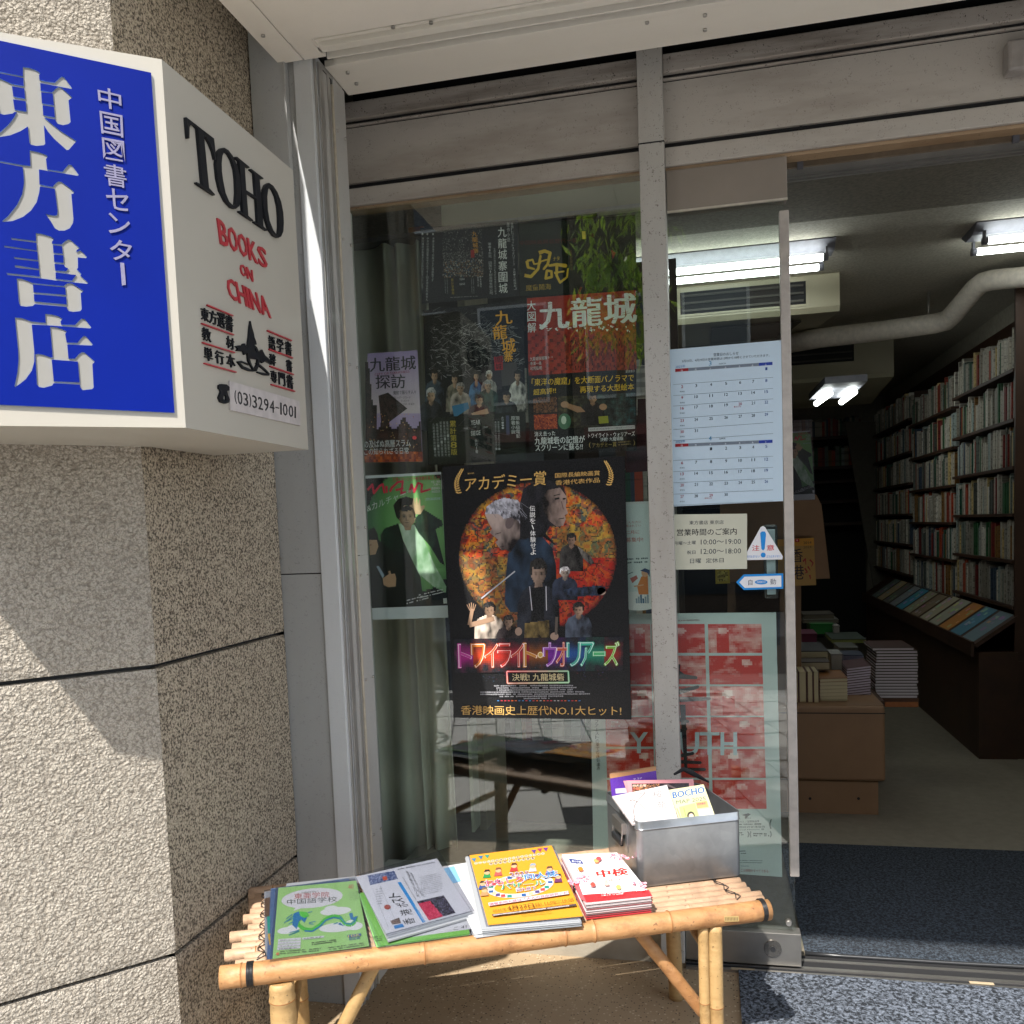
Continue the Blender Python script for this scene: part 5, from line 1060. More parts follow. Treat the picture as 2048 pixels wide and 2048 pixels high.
crowd(s, [(1380,525,150,230,S('2a2826'),S('8a7060'),S('0f0d0c')), (1340,735,160,200,S('1d2536'),S('a8988c'),S('b8b4b4')), (1425,955,170,260,S('3a4250'),S('b08e78'),S('14110f')), (870,955,190,270,S('b0a294'),S('a8886e'),S('14110f')), (990,1035,160,230,S('241c1e'),S('a08470'),S('2a2422'))])
s.up(); s.shade([(1330,870),(1400,858),(1540,846),(1590,850),(1596,880),(1560,905),(1420,912),(1340,900)], S('070a10'), S('3a4a66'), 5, 8); s.ell((1568,880), 28, 24, S('b09a8a')); s.shade([(1420,600),(1500,660),(1525,705),(1500,715),(1450,670)], S('1a1816'), S('8a8680'), 5, 8); s.line([(820,925),(1030,755)], 8, S('b0b4bc')); s.line([(745,1090),(790,1080),(900,1050)], 30, S('a8886e')); s.line([(745,1090),(765,990)], 22, S('a8886e'))
for k in range(5): s.line([(750+k*6,1000), (730+k*14,962-6*(2-abs(k-2)))], 5, S('a8886e'))
s.line([(1290,1040),(1285,1150)], 16, S('5f564e')); s.ell((1275,1160), 26, 24, S('a08878')); s.ell((1052,1130), 22, 26, S('a08878'))
for i in range(120): x = rnd.uniform(800, 1620); y = rnd.uniform(1330, 1440); s.poly([(x,y),(x+rnd.uniform(4,14),y+2),(x+6,y+8)], lerp(S('14141c'), rnd.choice((S('5a1a24'), S('3a3468'), S('2a4a5a'))), rnd.random()))
s.up(); GO = S('d8ae63'); AC = S('d9b066')
def laurel(s, cx, cy_, sg, n=11, c=AC):
    for i in range(n):
        t = i/(n-1); x = cx+sg*(-34*math.sin(t*math.pi*.8)+20*t*0); y = cy_-70+140*t; a = (1.9-1.5*t)
        for k in (-1, 1): s.ell((x+k*9*math.cos(a*.5)*sg, y-4), 11, 4, c, (a if k < 0 else -a*.6)*sg, 8)
laurel(s, 700, 200, 1); laurel(s, 1595, 150, -1)
s.row('第97回', (735,143), (775,140), 10, AC); s.row('アカデミー賞', (720,172), (1225,128), 90, AC, .012, -.02); s.row('国際長編映画賞', (1280,145), (1558,128), 30, AC, .004, 0); s.row('香港代表作品', (1282,190), (1558,172), 30, AC, .004, 0)
s.colm('伝説を、体験せよ', (1138,345), (1145,655), 34, WH, .006)
glow_c = [S(c) for c in ('d020a0', 'ff5010', 'e03018', 'd02040', 'b06010', '9020c0', '2060b0', '20a080', 'c03018')]
s.k = 30; s.paint([(650,1165),(1705,1150),(1700,1385),(655,1400)], 90, 20, lambda u, v: lerp((.008, .009, .014), glow_c[min(8, int(u*9))], max(0, .6*math.exp(-((v-.5)/.2)**2)*min(1, u/.05, (1-u)/.05)+.12*(noise.noise((u*30, v*6, 1))))) if .03 < v < .97 else None)
cols = [S(c) for c in ('f050c0', 'ff9030', 'ff7030', 'ff4a40', 'ff6a50', 'ffb050', 'ffd060', 'c060e0', 'f07050', '60d0c0', '50e0c0', '60e090', 'a0e050', 'f0704a')]
tw = 'トワイライト・ウォリアーズ'; wd = [1, 1, 1, 1, 1, 1, .5, 1, .8, 1, 1, .9, 1.05]; tot = sum(wd); x = 0
for i, ch in enumerate(tw):
    a, b = x/tot, (x+wd[i]*.94)/tot; x += wd[i]; Q = [(680,1205),(1680,1190),(1676,1340),(684,1355)]
    q = [bil(Q, a, .05), bil(Q, b, .05), bil(Q, b, .98), bil(Q, a, .98)]
    if ch == 'ー': q = [bil(Q, a, .44), bil(Q, b, .44), bil(Q, b, .58), bil(Q, a, .58)]
    if ch == '・': q = [bil(Q, a+.005, .42), bil(Q, b-.005, .42), bil(Q, b-.005, .62), bil(Q, a+.005, .62)]
    cc = cols[i]; e = lambda d: [(q[0][0]-d,q[0][1]-d),(q[1][0]+d,q[1][1]-d),(q[2][0]+d,q[2][1]+d),(q[3][0]-d,q[3][1]+d)]
    b0 = .0 if ch in 'ー・' else 1
    s.k = 40; s.txt(ch, e(7), lerp(cc, (0, 0, 0), .45), .05*b0); s.k = 41; s.txt(ch, e(3), lerp(cc, (1, 1, 1), .75), .03*b0); s.k = 42; s.txt(ch, e(0), lerp(cc, (0, 0, 0), .4), .0)
s.k = 43
for off, wdt, c_ in ((0, 12, 0), (0, 5, 1)):
    for A, B, ca, cb in (((980,1378),(1362,1376),'ff3040','40c080'), ((1362,1376),(1366,1447),'40c080','a0e0a0'), ((1366,1447),(984,1452),'a0e0a0','ff8060'), ((984,1452),(980,1378),'ff8060','ff3040')):
        for k in range(6): s.line([(A[0]+(B[0]-A[0])*k/6, A[1]+(B[1]-A[1])*k/6), (A[0]+(B[0]-A[0])*(k+1)/6, A[1]+(B[1]-A[1])*(k+1)/6)], wdt, lerp(lerp(S(ca), S(cb), k/6), (1, 1, 1) if c_ else (0, 0, 0), .5 if c_ else .3))
    s.up()
s.row('決戦! 九龍城砦', (1012,1392), (1335,1390), 45, S('e8d8a8'), .006)
for k, (x0, x1) in enumerate(((900,1450), (915,1430), (905,1420), (815,1545), (815,1550), (935,1385), (1085,1260))): s.lines((x0,1463+k*13.2), (x1,1460+k*13.2), 10, 1, 10, (.3,.3,.32), dens=.93, lean=0)
for i in range(24): s.poly([(920+i*22,1557),(932+i*22,1557),(932+i*22,1563),(920+i*22,1563)], rnd.choice(((.4,.4,.4), S('d8602a'), S('3a80c0'), S('c03040'))))
s.row('香港映画史上歴代NO.1大ヒット!', (695,1590), (1692,1594), 58, GO, .010, .0)
s.done('movie_poster', M_gloss, None, **tg('large black movie poster with a red-gold disc of figures and neon トワイライト・ウォリアーズ title', 'poster'))
# --- study poster half hidden behind the mullion
s = Sheet(PY(.026), g2); s.base([(1712,325),(1905,318),(1925,985),(1722,990)], (.62,.68,.68)); s.up(); s.poly([(1715,340),(1900,335),(1915,900),(1718,905)], (.62,.72,.72)); s.up()
s.row('こんな方に', (1716,444), (1815,440), 16, S('b05a50')); s.row('選ばれてい', (1716,466), (1812,462), 16, S('b05a50')); s.row('二月に', (1718,504), (1803,500), 22, S('b05a50'), .01); s.row('募集中!', (1720,546), (1826,542), 30, S('b05a50'), .014); s.lines((1725,675),(1862,668), 12, 2, 22, S('4a5a60'))
s.ell((1800,940), 150, 60, (.75,.78,.78)); s.up(); s.poly([(1790,850),(1815,790),(1855,770),(1860,900),(1800,900)], S('c8783a')); s.poly([(1745,800),(1785,780),(1795,800),(1760,830)], S('b5645a')); s.up().ell((1838,765), 22, 26, S('c89a78')); s.up().poly([(1808,752),(1838,736),(1868,748),(1868,792),(1852,765)], S('22406a')); s.line([(1770,850),(1830,840)], 8, S('c89a78')); s.line([(1730,775),(1765,760)], 4, S('3a4a5a'))
for i in range(6): s.poly([(1780+i*14,925-(i % 3)*12),(1791+i*14,925-(i % 3)*12),(1793+i*14,955),(1782+i*14,955)], rnd.choice((S('3f6a8a'), (.75,.75,.75), S('8aa0b0'))))
s.done('study_poster', M_print, None, **tg('pale green study poster with an orange-shirted reader, partly behind the mullion', 'poster'))
s = Sheet(PY(.06), g1); s.base([(1855,1240),(1915,1238),(1915,1690),(1780,1700),(1775,1560),(1850,1560)], S('3a0c18')); s.done('red_sheet', M_gloss, None, **tg('dark crimson sheet hanging behind the glass beside the mullion', 'sheet'))
# --- calendar notice on the door
s = Sheet(PY(.006), g3); s.base([(115,295),(785,238),(792,1195),(133,1228)], (.48,.60,.70)); s.up(); K = (.03,.04,.06); RDc = S('a02030'); BL = S('1f3f8a')
s.row('営業日のおしらせ', (378,316), (526,306), 20, K, .006, 0); s.row('3月20日、4月29日の営業時間は12時から18時とさせていただきます。', (190,356), (710,320), 16, K, .003, 0)
def month(y0, num, nm, yr, first, ndays, rows, hols, yL, yR):
    s.row(yr, (152,y0-1), (210,y0-6), 17, S('3f7ab0'), .008, 0); s.row(num, (350,y0-26), (366,y0-27), 26, S('2f80b0'), .01, 0); s.row(nm, (410,y0-14), (450,y0-18), 9, K)
    X = [150,228,313,405,492,572,647,728]; d = 1-first
    sl = lambda x: -(x-150)*(yL-yR)/578
    for i in range(7):
        a, b = sl(X[i]), sl(X[i+1]); s.poly([(X[i],y0+20+a),(X[i+1],y0+20+b),(X[i+1],y0+38+b),(X[i],y0+38+a)], S('8f1420') if i == 0 else S('203a98') if i == 6 else S('6f7a88')); s.k += 1; s.row('日月火水木金土'[i], ((X[i]+X[i+1])/2-5,y0+24+a), ((X[i]+X[i+1])/2+5,y0+24+a), 11, (.6,.65,.7)); s.k -= 1
    yy = y0+42
    for r_, hh in enumerate(rows):
        for i in range(7):
            if 1 <= d <= ndays:
                x = (X[i]+X[i+1])/2+(4 if i else 2); y = yy+8+sl(x); c = RDc if i == 0 or d in hols else BL if i == 6 else K; w = 8 if d > 9 else 4
                s.row(str(d), (x-w-2,y), (x+w+2,y-1), 17, c, .008, 0)
                if i == 0: s.row('定休日', (x-14,y+34), (x+14,y+33), 8, K)
                if d in hols: s.row(('春分の日', '昭和の日')[ndays == 30], (x-38,y+22), (x+4,y+20), 8, RDc)
            d += 1
        yy += hh; s.line([(138,yy+sl(138)),(732,yy+sl(732))], 1.6, (.12,.15,.18))
month(390, '3', 'MARCH', '2025年', 6, 31, (70,66,62,74,66,66), (20,), 420, 378)
month(836, '4', 'APRIL', '2025年', 2, 30, (76,66,66,68,66), (29,), 850, 825)
s.done('calendar_notice', M_print, None, **tg('pale blue opening-days calendar for March and April taped to the glass door', 'notice'))
# --- opening hours card
s = Sheet(PY(.005), g3); s.base([(135,1275),(577,1270),(577,1598),(140,1603)], (.52,.52,.42)); s.up()
s.row('東方書店 東京店', (234,1312), (438,1308), 24, K, .004, 0); s.row('営業時間のご案内', (160,1362), (515,1355), 40, (.01,.01,.015), .014, 0)
s.row('月曜～土曜', (142,1436), (272,1430), 22, K, .006, 0); s.row('10:00～19:00', (302,1424), (541,1420), 30, K, 0, 0); s.row('祝日', (220,1490), (270,1488), 22, K, .006, 0); s.row('12:00～18:00', (302,1480), (541,1476), 30, K, 0, 0); s.row('日曜', (238,1538), (304,1536), 28, K, .004, 0); s.row('定休日', (332,1535), (438,1532), 28, K, .004, 0)
s.done('opening_hours_card', M_print, None, **tg('cream opening hours card reading 営業時間のご案内 taped to the glass door', 'notice'))
# --- caution triangle, automatic door arrow
s = Sheet(PY(.009), g3); s.base([(672,1343),(684,1350),(790,1525),(786,1542),(565,1546),(556,1535),(658,1350)], (.72,.72,.74)); s.up(); B2 = S('1f86d0')
s.poly([(655,1385),(664,1376),(684,1376),(690,1390),(682,1478),(672,1490),(662,1478)], B2); s.ell((673,1516), 15, 15, B2); s.row('注', (607,1458), (650,1456), 34, S('c82030'), .02, 0); s.row('意', (694,1456), (738,1454), 34, S('c82030'), .02, 0); s.row('駆け込まない', (568,1518), (652,1516), 15, B2, .01, 0); s.row('立ち止まらない', (692,1516), (774,1514), 15, B2, .01, 0)
s.done('caution_sticker', M_gloss, None, **tg('white triangular caution sticker with blue exclamation mark and 注意 on the glass door', 'sticker'))
s = Sheet(PY(.009), g3); s.base([(512,1678),(556,1632),(792,1625),(793,1716),(558,1724)], B2); s.up(); s.poly([(530,1678),(562,1645),(780,1638),(781,1705),(563,1712)], (.74,.74,.76)); s.up(); s.row('自', (584,1662), (609,1661), 34, K, .0, 0); s.row('動', (715,1658), (749,1656), 34, K, .0, 0); s.ell((661,1677), 38, 14, B2); s.up(); s.row('NABCO', (636,1671), (686,1669), 12, (.72,.72,.74), .03, 0)
s.done('automatic_door_sticker', M_gloss, None, **tg('blue and white arrow sticker reading 自動 below the caution triangle', 'sticker'))
# --- red and pale green film poster behind the mullion and the door
s = Sheet(PY(.065), g4); s.base([(85,232),(1195,222),(1232,1795),(110,1720)], (.50,.58,.55)); s.up()
rows_ = [(292,463), (480,650), (662,836), (846,1020), (1035,1205), (1218,1390)]; Xc = [(165,446), (455,770), (790,1108)]
R0, R1 = S('c22a18'), S('f0cfc4')
for r_, (y0, y1) in enumerate(rows_):
    for c_, (x0, x1) in enumerate(Xc):
        dx = (y0-292)*.028; sd = r_*3+c_+2; hi = .25 if (r_+c_) % 2 else .75
        def pf(u, v, sd=sd, hi=hi):
            n = nz(u*3, v*3, 1.3, sd); m = nz(u*9, v*6, 2, sd+5); t_ = (n*1.5-.5)*.8+.25*(m-.5)+(hi-.6)*.6
            if abs(u-.5-.3*math.sin(sd)) < .12 and v > .3: t_ -= .5
            if (u-.5-.3*math.sin(sd))**2/.01+(v-.25)**2/.016 < 1: t_ += .6
            return lerp(R0, R1, t_)
        s.paint([(x0+dx,y0),(x1+dx,y0-1),(x1+dx+5,y1),(x0+dx+5,y1)], 26, 15, pf)
s.up(); s.up(); yc = (.50,.60,.62)
def block(t_, q, b): s.txt(t_, q, yc, b)
block('Y', [(330,935),(430,935),(430,1058),(330,1058)], .05); block('O', [(470,935),(600,935),(600,1065),(470,1065)], .05); block('U', [(628,935),(735,935),(735,1068),(628,1068)], .05); block('T', [(745,935),(855,935),(855,1068),(745,1068)], .05); block('H', [(868,935),(960,935),(960,1070),(868,1070)], .05)
for pts in ([(610,530),(600,790)], [(560,540),(650,600)], [(615,600),(720,610)], [(600,700),(730,665)], [(600,740),(800,735)], [(640,770),(660,1160)], [(620,860),(670,870)], [(610,930),(660,915)], [(600,1080),(700,1060)], [(630,1110),(745,1115)], [(630,1155),(770,1155)]): brush(s, pts, 34 if pts[0][1] < 780 else 22, 18, (.012,.012,.014))
s.k += 2; K2 = (.05,.07,.07)
s.colm('ファーストの果てなき到達点', (128,860), (140,1160), 22, K2); s.row('A FILM BY WANG BING', (600,268), (740,262), 9, S('8a3a30')); s.row('W', (195,1412), (212,1412), 16, S('a03a2a'), .02)
s.cpoly([(990,1425),(1030,1415),(1045,1422),(1030,1432),(1015,1450),(1008,1445),(1012,1432)], K2); s.row('2024', (1012,1440), (1045,1440), 8, K2); s.row('ロカルノ国際映画祭', (965,1460), (1095,1455), 14, K2, .004); s.lines((955,1478),(1130,1474), 8, 1, 8, K2); s.row('国際批評家連盟賞', (955,1492), (1130,1488), 13, K2); s.row('Special Mention 賞', (955,1508), (1125,1505), 12, K2)
laurel(s, 1162, 1480, -1, 9, K2) if 0 else None
for i in range(8): s.ell((1165-6*math.sin(i*.4), 1455+i*7), 7, 2.6, K2, -.8+.2*i, 6)
for cx in (1028, 1045, 1162): 
    for i in range(6): s.ell((cx+(4 if cx != 1045 else -4)*math.sin(i*.6), 1525+i*6), 5, 2, K2, .8-.3*i, 6)
s.lines((955,1528),(1010,1527), 8, 2, 12, K2); s.lines((1060,1532),(1150,1534), 8, 2, 12, K2); s.lines((950,1638),(1020,1636), 7, 2, 14, K2); s.lines((950,1692),(1130,1696), 5, 2, 12, S('6a7a74')); s.row('YOUTH', (985,1725), (1030,1726), 7, K2); s.row('いまこの瞬間がすべてである。', (955,1745), (1155,1750), 18, S('a8504a'))
s.done('youth_film_poster', M_print, None, **tg('pale green film poster with red photo grid and YOUTH lettering behind mullion and door', 'poster'))
# ================================================================== INSIDE THE SHOP
iw = thing('shop_interior_shell', 'dim interior walls and ceiling of the bookshop beyond the doorway', 'room')
bx('ceiling_beam', -3, 2.6, .07, 1.36, 2.45, 2.7, plain('speckled_beam', S('7d776b'), .9, var=.25, sc=70, bump=.002, bsc=90), iw)
bx('ceiling_groove', -3, 2.6, 1.36, 1.385, 2.475, 2.7, M_dark, iw)
bx('ceiling', -3, 2.6, 1.385, 8, 2.47, 2.7, M_ceil, iw)
bx('right_wall', 1.78, 1.9, .1, 8, 0, 2.47, M_inwall, iw); bx('back_wall', -3, 2.6, 7.3, 7.5, 0, 2.47, M_inwall, iw); bx('left_wall', -3.1, -3, .06, 8, 0, 2.47, M_inwall, iw)
bx('front_wall', 1.35, 3.0, .06, .2, 0, 2.5, M_inwall, iw); bx('side_return', -3, -1.25, .06, .12, 0, 2.5, M_inwall, iw)
a, b = at(1574, 352, Y=.30), at(2045, 292, Y=.30)
rl = thing('ceiling_track', 'slim ribbed metal track running along the ceiling just inside the doorway', 'track')
for y in (.26, .285, .31): bx('track_rib', -.05, 2.2, y, y+.012, a.z-.012, a.z+.004, M_track, rl)
bx('track_channel', -.05, 2.2, .25, .33, a.z+.004, a.z+.02, plain('track_brown', S('7a6a58'), .5), rl)
for px in (1600, 2030): c = at(px, 345 if px < 1700 else 292, Y=.25); bx('bracket', c.x-.008, c.x+.008, .238, .25, a.z-.004, a.z+.018, M_lamp, rl)

# fluorescent fixtures
def fixture(x0, x1, y0, y1, z, label, end=1):
    t = thing('fluorescent_light', label, 'light', 'fluorescent ceiling lights')
    yc = (y0+y1)/2; mb = MB()
    prof = [(yc-.115, z+.045), (yc-.05, z+.012), (yc+.05, z+.012), (yc+.115, z+.045), (yc+.11, z+.055), (yc-.11, z+.055)]
    A = [Vector((x0-.03, y, zz)) for y, zz in prof]; B_ = [Vector((x1+.03, y, zz)) for y, zz in prof]; n = len(prof)
    mb.face(A); mb.face(B_[::-1])
    for i in range(n): mb.face([A[i], B_[i], B_[(i+1) % n], A[(i+1) % n]])
    mb.build('housing', M_lamp, t)
    for y in (y0, y1):
        MB().tube([(x0+.02, y, z-.024), (x1-.02, y, z-.024)], .0145, 14).build('tube', M_tube, t)
        for x in (x0, x1-.022): MB().tube([(x, y, z-.024), (x+.022, y, z-.024)], .0165, 12).build('tube_cap', M_lamp, t)
        for x in (x0+.004, x1-.012): bx('socket', x, x+.009, y-.012, y+.012, z-.03, z+.018, M_lamp, t)
    return t
fixture(-.67, at(1655, 505, Z=2.42).x, 1.70, 1.86, 2.42, 'twin-tube fluorescent light seen through the glass door, above the air conditioner')
fixture(at(1965, 470, Z=2.42).x, 2.4, 1.70, 1.86, 2.42, 'twin-tube fluorescent light at the right edge of the ceiling')
t = thing('fluorescent_light', 'small distant twin-tube light below the rear air conditioner', 'light', 'fluorescent ceiling lights')
p1, p2, p3, p4 = at(1660, 787, Z=2.0), at(1633, 807, Z=2.0), at(1709, 784, Z=2.0), at(1683, 804, Z=2.0)
for a, b in ((p1, p2), (p3, p4)): MB().tube([a, b], .018, 10).build('tube', M_tube, t)
q = [at(1650, 768, Z=2.03), at(1735, 762, Z=2.03), at(1700, 795, Z=2.03), at(1618, 800, Z=2.03)]
MB().slab(q, Vector((0, 0, -1)), .04).build('housing', M_lamp, t)

# air conditioners
def ac(name, x0, x1, yf, yb, zt, zf_, zb, grill, label):
    t = thing(name, label, 'air conditioner', 'ceiling air conditioners'); mb = MB()
    P = [(yf+.03, zt), (yf, zt-.02), (yf, zf_), (yf+.02, zf_-.025), (yb, zb), (yb, zt)]
    A = [Vector((x0, y, z)) for y, z in P]; B_ = [Vector((x1, y, z)) for y, z in P]; n = len(P)
    mb.face(A[::-1]); mb.face(B_)
    for i in range(n): mb.face([A[i], A[(i+1) % n], B_[(i+1) % n], B_[i]])
    mb.build('casing', M_ac, t, .012)
    gx0, gx1, gz0, gz1 = grill; bx('grill_recess', gx0, gx1, yf-.003, yf+.002, gz0, gz1, M_dark, t)
    for i in range(3): z = gz0+(gz1-gz0)*(i+.5)/3; bx('louvre', gx0+.012, gx1-.012, yf-.012, yf-.004, z-.006, z+.004, plain('louvre_dark', S('3c3a33'), .5), t)
    for xx0, xx1, z0, z1 in ((gx0-.012, gx1+.012, gz1, gz1+.01), (gx0-.012, gx1+.012, gz0-.01, gz0), (gx0-.012, gx0, gz0, gz1), (gx1, gx1+.012, gz0, gz1)): bx('grill_frame', xx0, xx1, yf-.006, yf, z0, z1, M_ac, t)
    return t
YA = 2.25; tR, bR = at(1683, 545, Y=YA), at(1680, 610, Y=YA); g0, g1_ = at(1360, 586, Y=YA), at(1612, 608, Y=YA); bk = at(1588, 690, X=bR.x)
ac1 = ac('air_conditioner', g0.x-.12, bR.x, YA, bk.y, tR.z+.02, bR.z, bk.z, (g0.x, g1_.x, g1_.z, g0.z+.0), 'large cream ceiling air conditioner behind the glass door above the calendar')
bx('upper_duct', g0.x-.1, bR.x-.02, YA+.06, bk.y-.1, tR.z+.02, 2.47, M_ac, ac1)
ip = MB(); q = [Vector((bR.x-.62, YA+.25, bR.z-.03-.25*(bR.z-bk.z)/(bk.y-YA)-.012)), Vector((bR.x-.16, YA+.25, bR.z-.03-.25*(bR.z-bk.z)/(bk.y-YA)-.012))]; q += [Vector((bR.x-.16, bk.y-.12, bk.z-.005)), Vector((bR.x-.62, bk.y-.12, bk.z-.005))]
ip.slab(q, Vector((0, 0, -1)), .01).build('intake_panel', plain('intake_grey', S('4f4b42'), .7), ac1)
YB = 4.2; a, b = at(1787, 625, Y=YB), at(1787, 745, Y=YB); g0, g1_ = at(1580, 690, Y=YB), at(1708, 722, Y=YB)
ac('air_conditioner', a.x-1.2, a.x, YB, YB+.9, a.z+.0, b.z, b.z-.10, (g0.x, g1_.x, g1_.z, at(1708, 682, Y=YB).z), 'second ceiling air conditioner farther back with a black grill, crossed by the pipe')
c0, c1 = at(1783, 747, Y=YB), at(1742, 782, Y=YB)
PPT = ((1560, 690, 3.3), (1640, 676, 3.2), (1770, 661, 3.0), (1870, 647, 2.85), (1893, 641, 2.8), (1905, 630, 2.75), (1950, 577, 2.5), (1965, 565, 2.45), (1985, 560, 2.4), (2060, 553, 2.25), (2200, 545, 1.95))
pp = MB().tube([at(x, y, Y=Y) for x, y, Y in PPT], [.0101*(Y+2.5) for x, y, Y in PPT], 20)
pipe = pp.build('ceiling_pipe', M_pipe, None, **tg('thick grey lagged pipe bending across the ceiling toward the right bookcase', 'pipe'))
c = at(1857, 617, Y=2.87); MB().tube([(c.x, 2.87, 2.47), (c.x, 2.87, c.z-.06)], .006, 6).build('hanger_rod', M_screw, pipe)

# bookcases along the right wall
bc = thing('bookcase', 'tall dark wooden bookcase along the right wall packed with paperbacks, nearest bays', 'bookcase')
ZS = [at(2034, y, X=1.5).z for y in (736, 848, 941, 1035, 1127, 1221)]
ZS = [1.955, 1.71, 1.475, 1.24, 1.005, .772]
BAY = [(2.38, 3.50), (3.52, 4.72), (4.74, 6.30)]
for y in (2.355, 3.50, 4.72, 6.30): bx('upright', 1.49 if y < 3 else 1.53, 1.77, y, y+.02, .0, 2.35 if y < 3 else 2.17, M_wood, bc)
for i, z in enumerate(ZS):
    for k, (y0, y1) in enumerate(BAY):
        dz = (0, -.045, .02)[k]; bx('shelf', 1.485, 1.77, y0, y1, z+dz-.016, z+dz, M_wood, bc)
bx('back_panel', 1.765, 1.778, 2.35, 6.3, 0, 2.35, M_wood, bc); bx('plinth', 1.5, 1.77, 2.35, 6.3, 0, .5, M_wood, bc)
cols_ = ['b5b0a4', 'c4bfb2', '9e9a90', '8a8578', 'a8a294', 'd0ccc0', 'b9b4a6', '6f7a72', '3a4a5c', '7a2a26', '2f5a48', 'c9b27a', '8f3a2a', '51564f', '9aa5a0', 'bfb8a8', 'a39c8d', 'b04a2c', '2d5d38', '86602f']
names_ = ['grey-white', 'cream', 'stone-grey', 'taupe', 'beige-grey', 'off-white', 'pale grey', 'sage', 'navy', 'dark red', 'bottle green', 'sand', 'brick red', 'charcoal', 'pale blue-grey', 'ivory', 'fawn', 'orange-red', 'leaf green', 'brown']
bm = []
for i, c in enumerate(cols_):
    t = NT('spine_'+names_[i].replace('-', '_').replace(' ', '_')); v = t.scale((1, 90, 22)); n = t.noise(3, 2, .6, vec=v)
    base = S(c); col = t.mix(t.ramp(n, (.52, 0), (.58, .7)), base, tuple(x*.35 for x in base)); bm.append(t.bsdf(col, .55))
meshes = {}
def book_mesh(ci, wi):
    k = (ci, wi)
    if k not in meshes:
        w = (.008, .012, .017, .026)[wi]; me = bpy.data.meshes.new('book'); mb = MB().box(0, .15, -w/2, w/2, 0, .2)
        me.from_pydata(mb.v, [], mb.f); me.materials.append(bm[ci]); me.update(); meshes[k] = (me, w)
    return meshes[k]
r = random.Random(12); NTH = 'topmost second third fourth fifth sixth seventh eighth ninth tenth eleventh twelfth thirteenth fourteenth fifteenth sixteenth seventeenth'.split(); ORD = ['top', 'second', 'third', 'fourth', 'fifth', 'lowest']; nb = 0
rest = MB(); 
for k, (y0, y1) in enumerate(BAY):
    for i, z in enumerate(ZS):
        z = z+(0, -.045, .02)[k]; y = y0+.004; shelf_row = []; ci = r.randrange(20); run = 0
        gapz = ((ZS[i-1]-z) if i else .26)-.025
        while y < y1-.012:
            if run <= 0: ci = r.choices(range(20), [8,7,7,6,7,7,8,5,5,5,4,4,4,6,5,6,6,4,3,4])[0]; run = r.choice((1, 1, 1, 1, 2, 2, 3, 6)); hh = r.uniform(.150, .212)
            run -= 1; wi = r.choices(range(4), (4, 6, 4, 1))[0]; me, w = book_mesh(ci, wi)
            if y+w > y1: break
            h = min(gapz, hh+r.uniform(-.006, .006)); x = 1.505+r.uniform(0, .012)
            if i == 2 and k == 1 and y < y0+.0: pass
            if k == 0 and nb < 290:
                o = bpy.data.objects.new('book', me); COL.objects.link(o); o.location = (x, y+w/2, z); o.scale = (1, .97, h/.2); o.rotation_euler = (r.uniform(-.02, .02), 0, 0); nb += 1
                shelf_row.append((o, ci)); o['category'] = 'book'; o['group'] = 'paperbacks on the %s shelf by the door' % ORD[i]
            else:
                rest.box(x, x+.15, y+.0003, y+w-.0003, z, z+h, ci)
            y += w
            if r.random() < .01: y += .02
        for q, (o, c) in enumerate(shelf_row):
            L, R_ = (names_[shelf_row[q-1][1]] if q else 'upright'), (names_[shelf_row[q+1][1]] if q+1 < len(shelf_row) else 'far end')
            o['label'] = '%s paperback between %s and %s, %s of the %s shelf' % (names_[c], L, R_, ('door end', 'middle', 'far end')[min(2, q*3//len(shelf_row))], ORD[i])
rest.build('books', bm, None, kind='stuff', label='rows of paperbacks filling the farther bays of the right-hand bookcase')
# slanted magazine rack at the foot of the bookcase
rk = thing('magazine_rack', 'slanted wooden rack below the bookcase holding face-out magazines', 'rack')
zt_, zb_ = .73, .585; X0, X1 = 1.50, 1.30
MB().slab([Vector((X1, 2.35, zb_)), Vector((X0, 2.35, zt_)), Vector((X0, 5.6, zt_)), Vector((X1, 5.6, zb_))], Vector((-(zt_-zb_), 0, X0-X1)).normalized(), .02).build('rack_board', M_wood, rk)
bx('rack_lip', X1-.015, X1, 2.35, 5.6, zb_-.06, zb_+.015, M_wood, rk); bx('rack_body', X1+.02, 1.5, 2.34, 5.6, .0, zb_-.04, M_wood, rk)
nrm = Vector((-(zt_-zb_), 0, X0-X1)).normalized(); mc = ['6a7f86', '4f7f93', 'b0783a', '9a9a88', 'a09a80', '7a6a54', '8f8a70', '3f8aa0', '8a8f92', '70726a', 'b5a27a', '6b7f7a']; mn = ['slate', 'teal', 'amber', 'grey-green', 'straw', 'brown', 'olive', 'cyan', 'silver', 'grey', 'tan', 'dull green']
for i in range(12):
    y = 2.40+i*.245; o = Vector((X1+.006, y, zb_+.004))+nrm*.002; ux = Vector((0, 1, 0)); uy = Vector((X0-X1, 0, zt_-zb_)).normalized()
    s = MB(); s.slab([o, o+uy*.235, o+uy*.235+ux*.20, o+ux*.20], nrm, .004, col=S(mc[i]))
    for kk in range(9):
        u0, v0 = r.uniform(.01, .15), r.uniform(.01, .2); a_ = o+ux*u0+uy*v0+nrm*(.0004+.0002*kk); w_, h_ = r.uniform(.02, .05), r.uniform(.01, .035)
        s.face([a_, a_+uy*h_, a_+uy*h_+ux*w_, a_+ux*w_], col=lerp(S(mc[i]), (r.random(), r.random(), r.random()), .35))
    s.build('magazine', M_print, None, **tg('%s covered magazine face-out on the slanted rack under the bookcase' % mn[i], 'magazine', 'magazines on the slanted rack'))
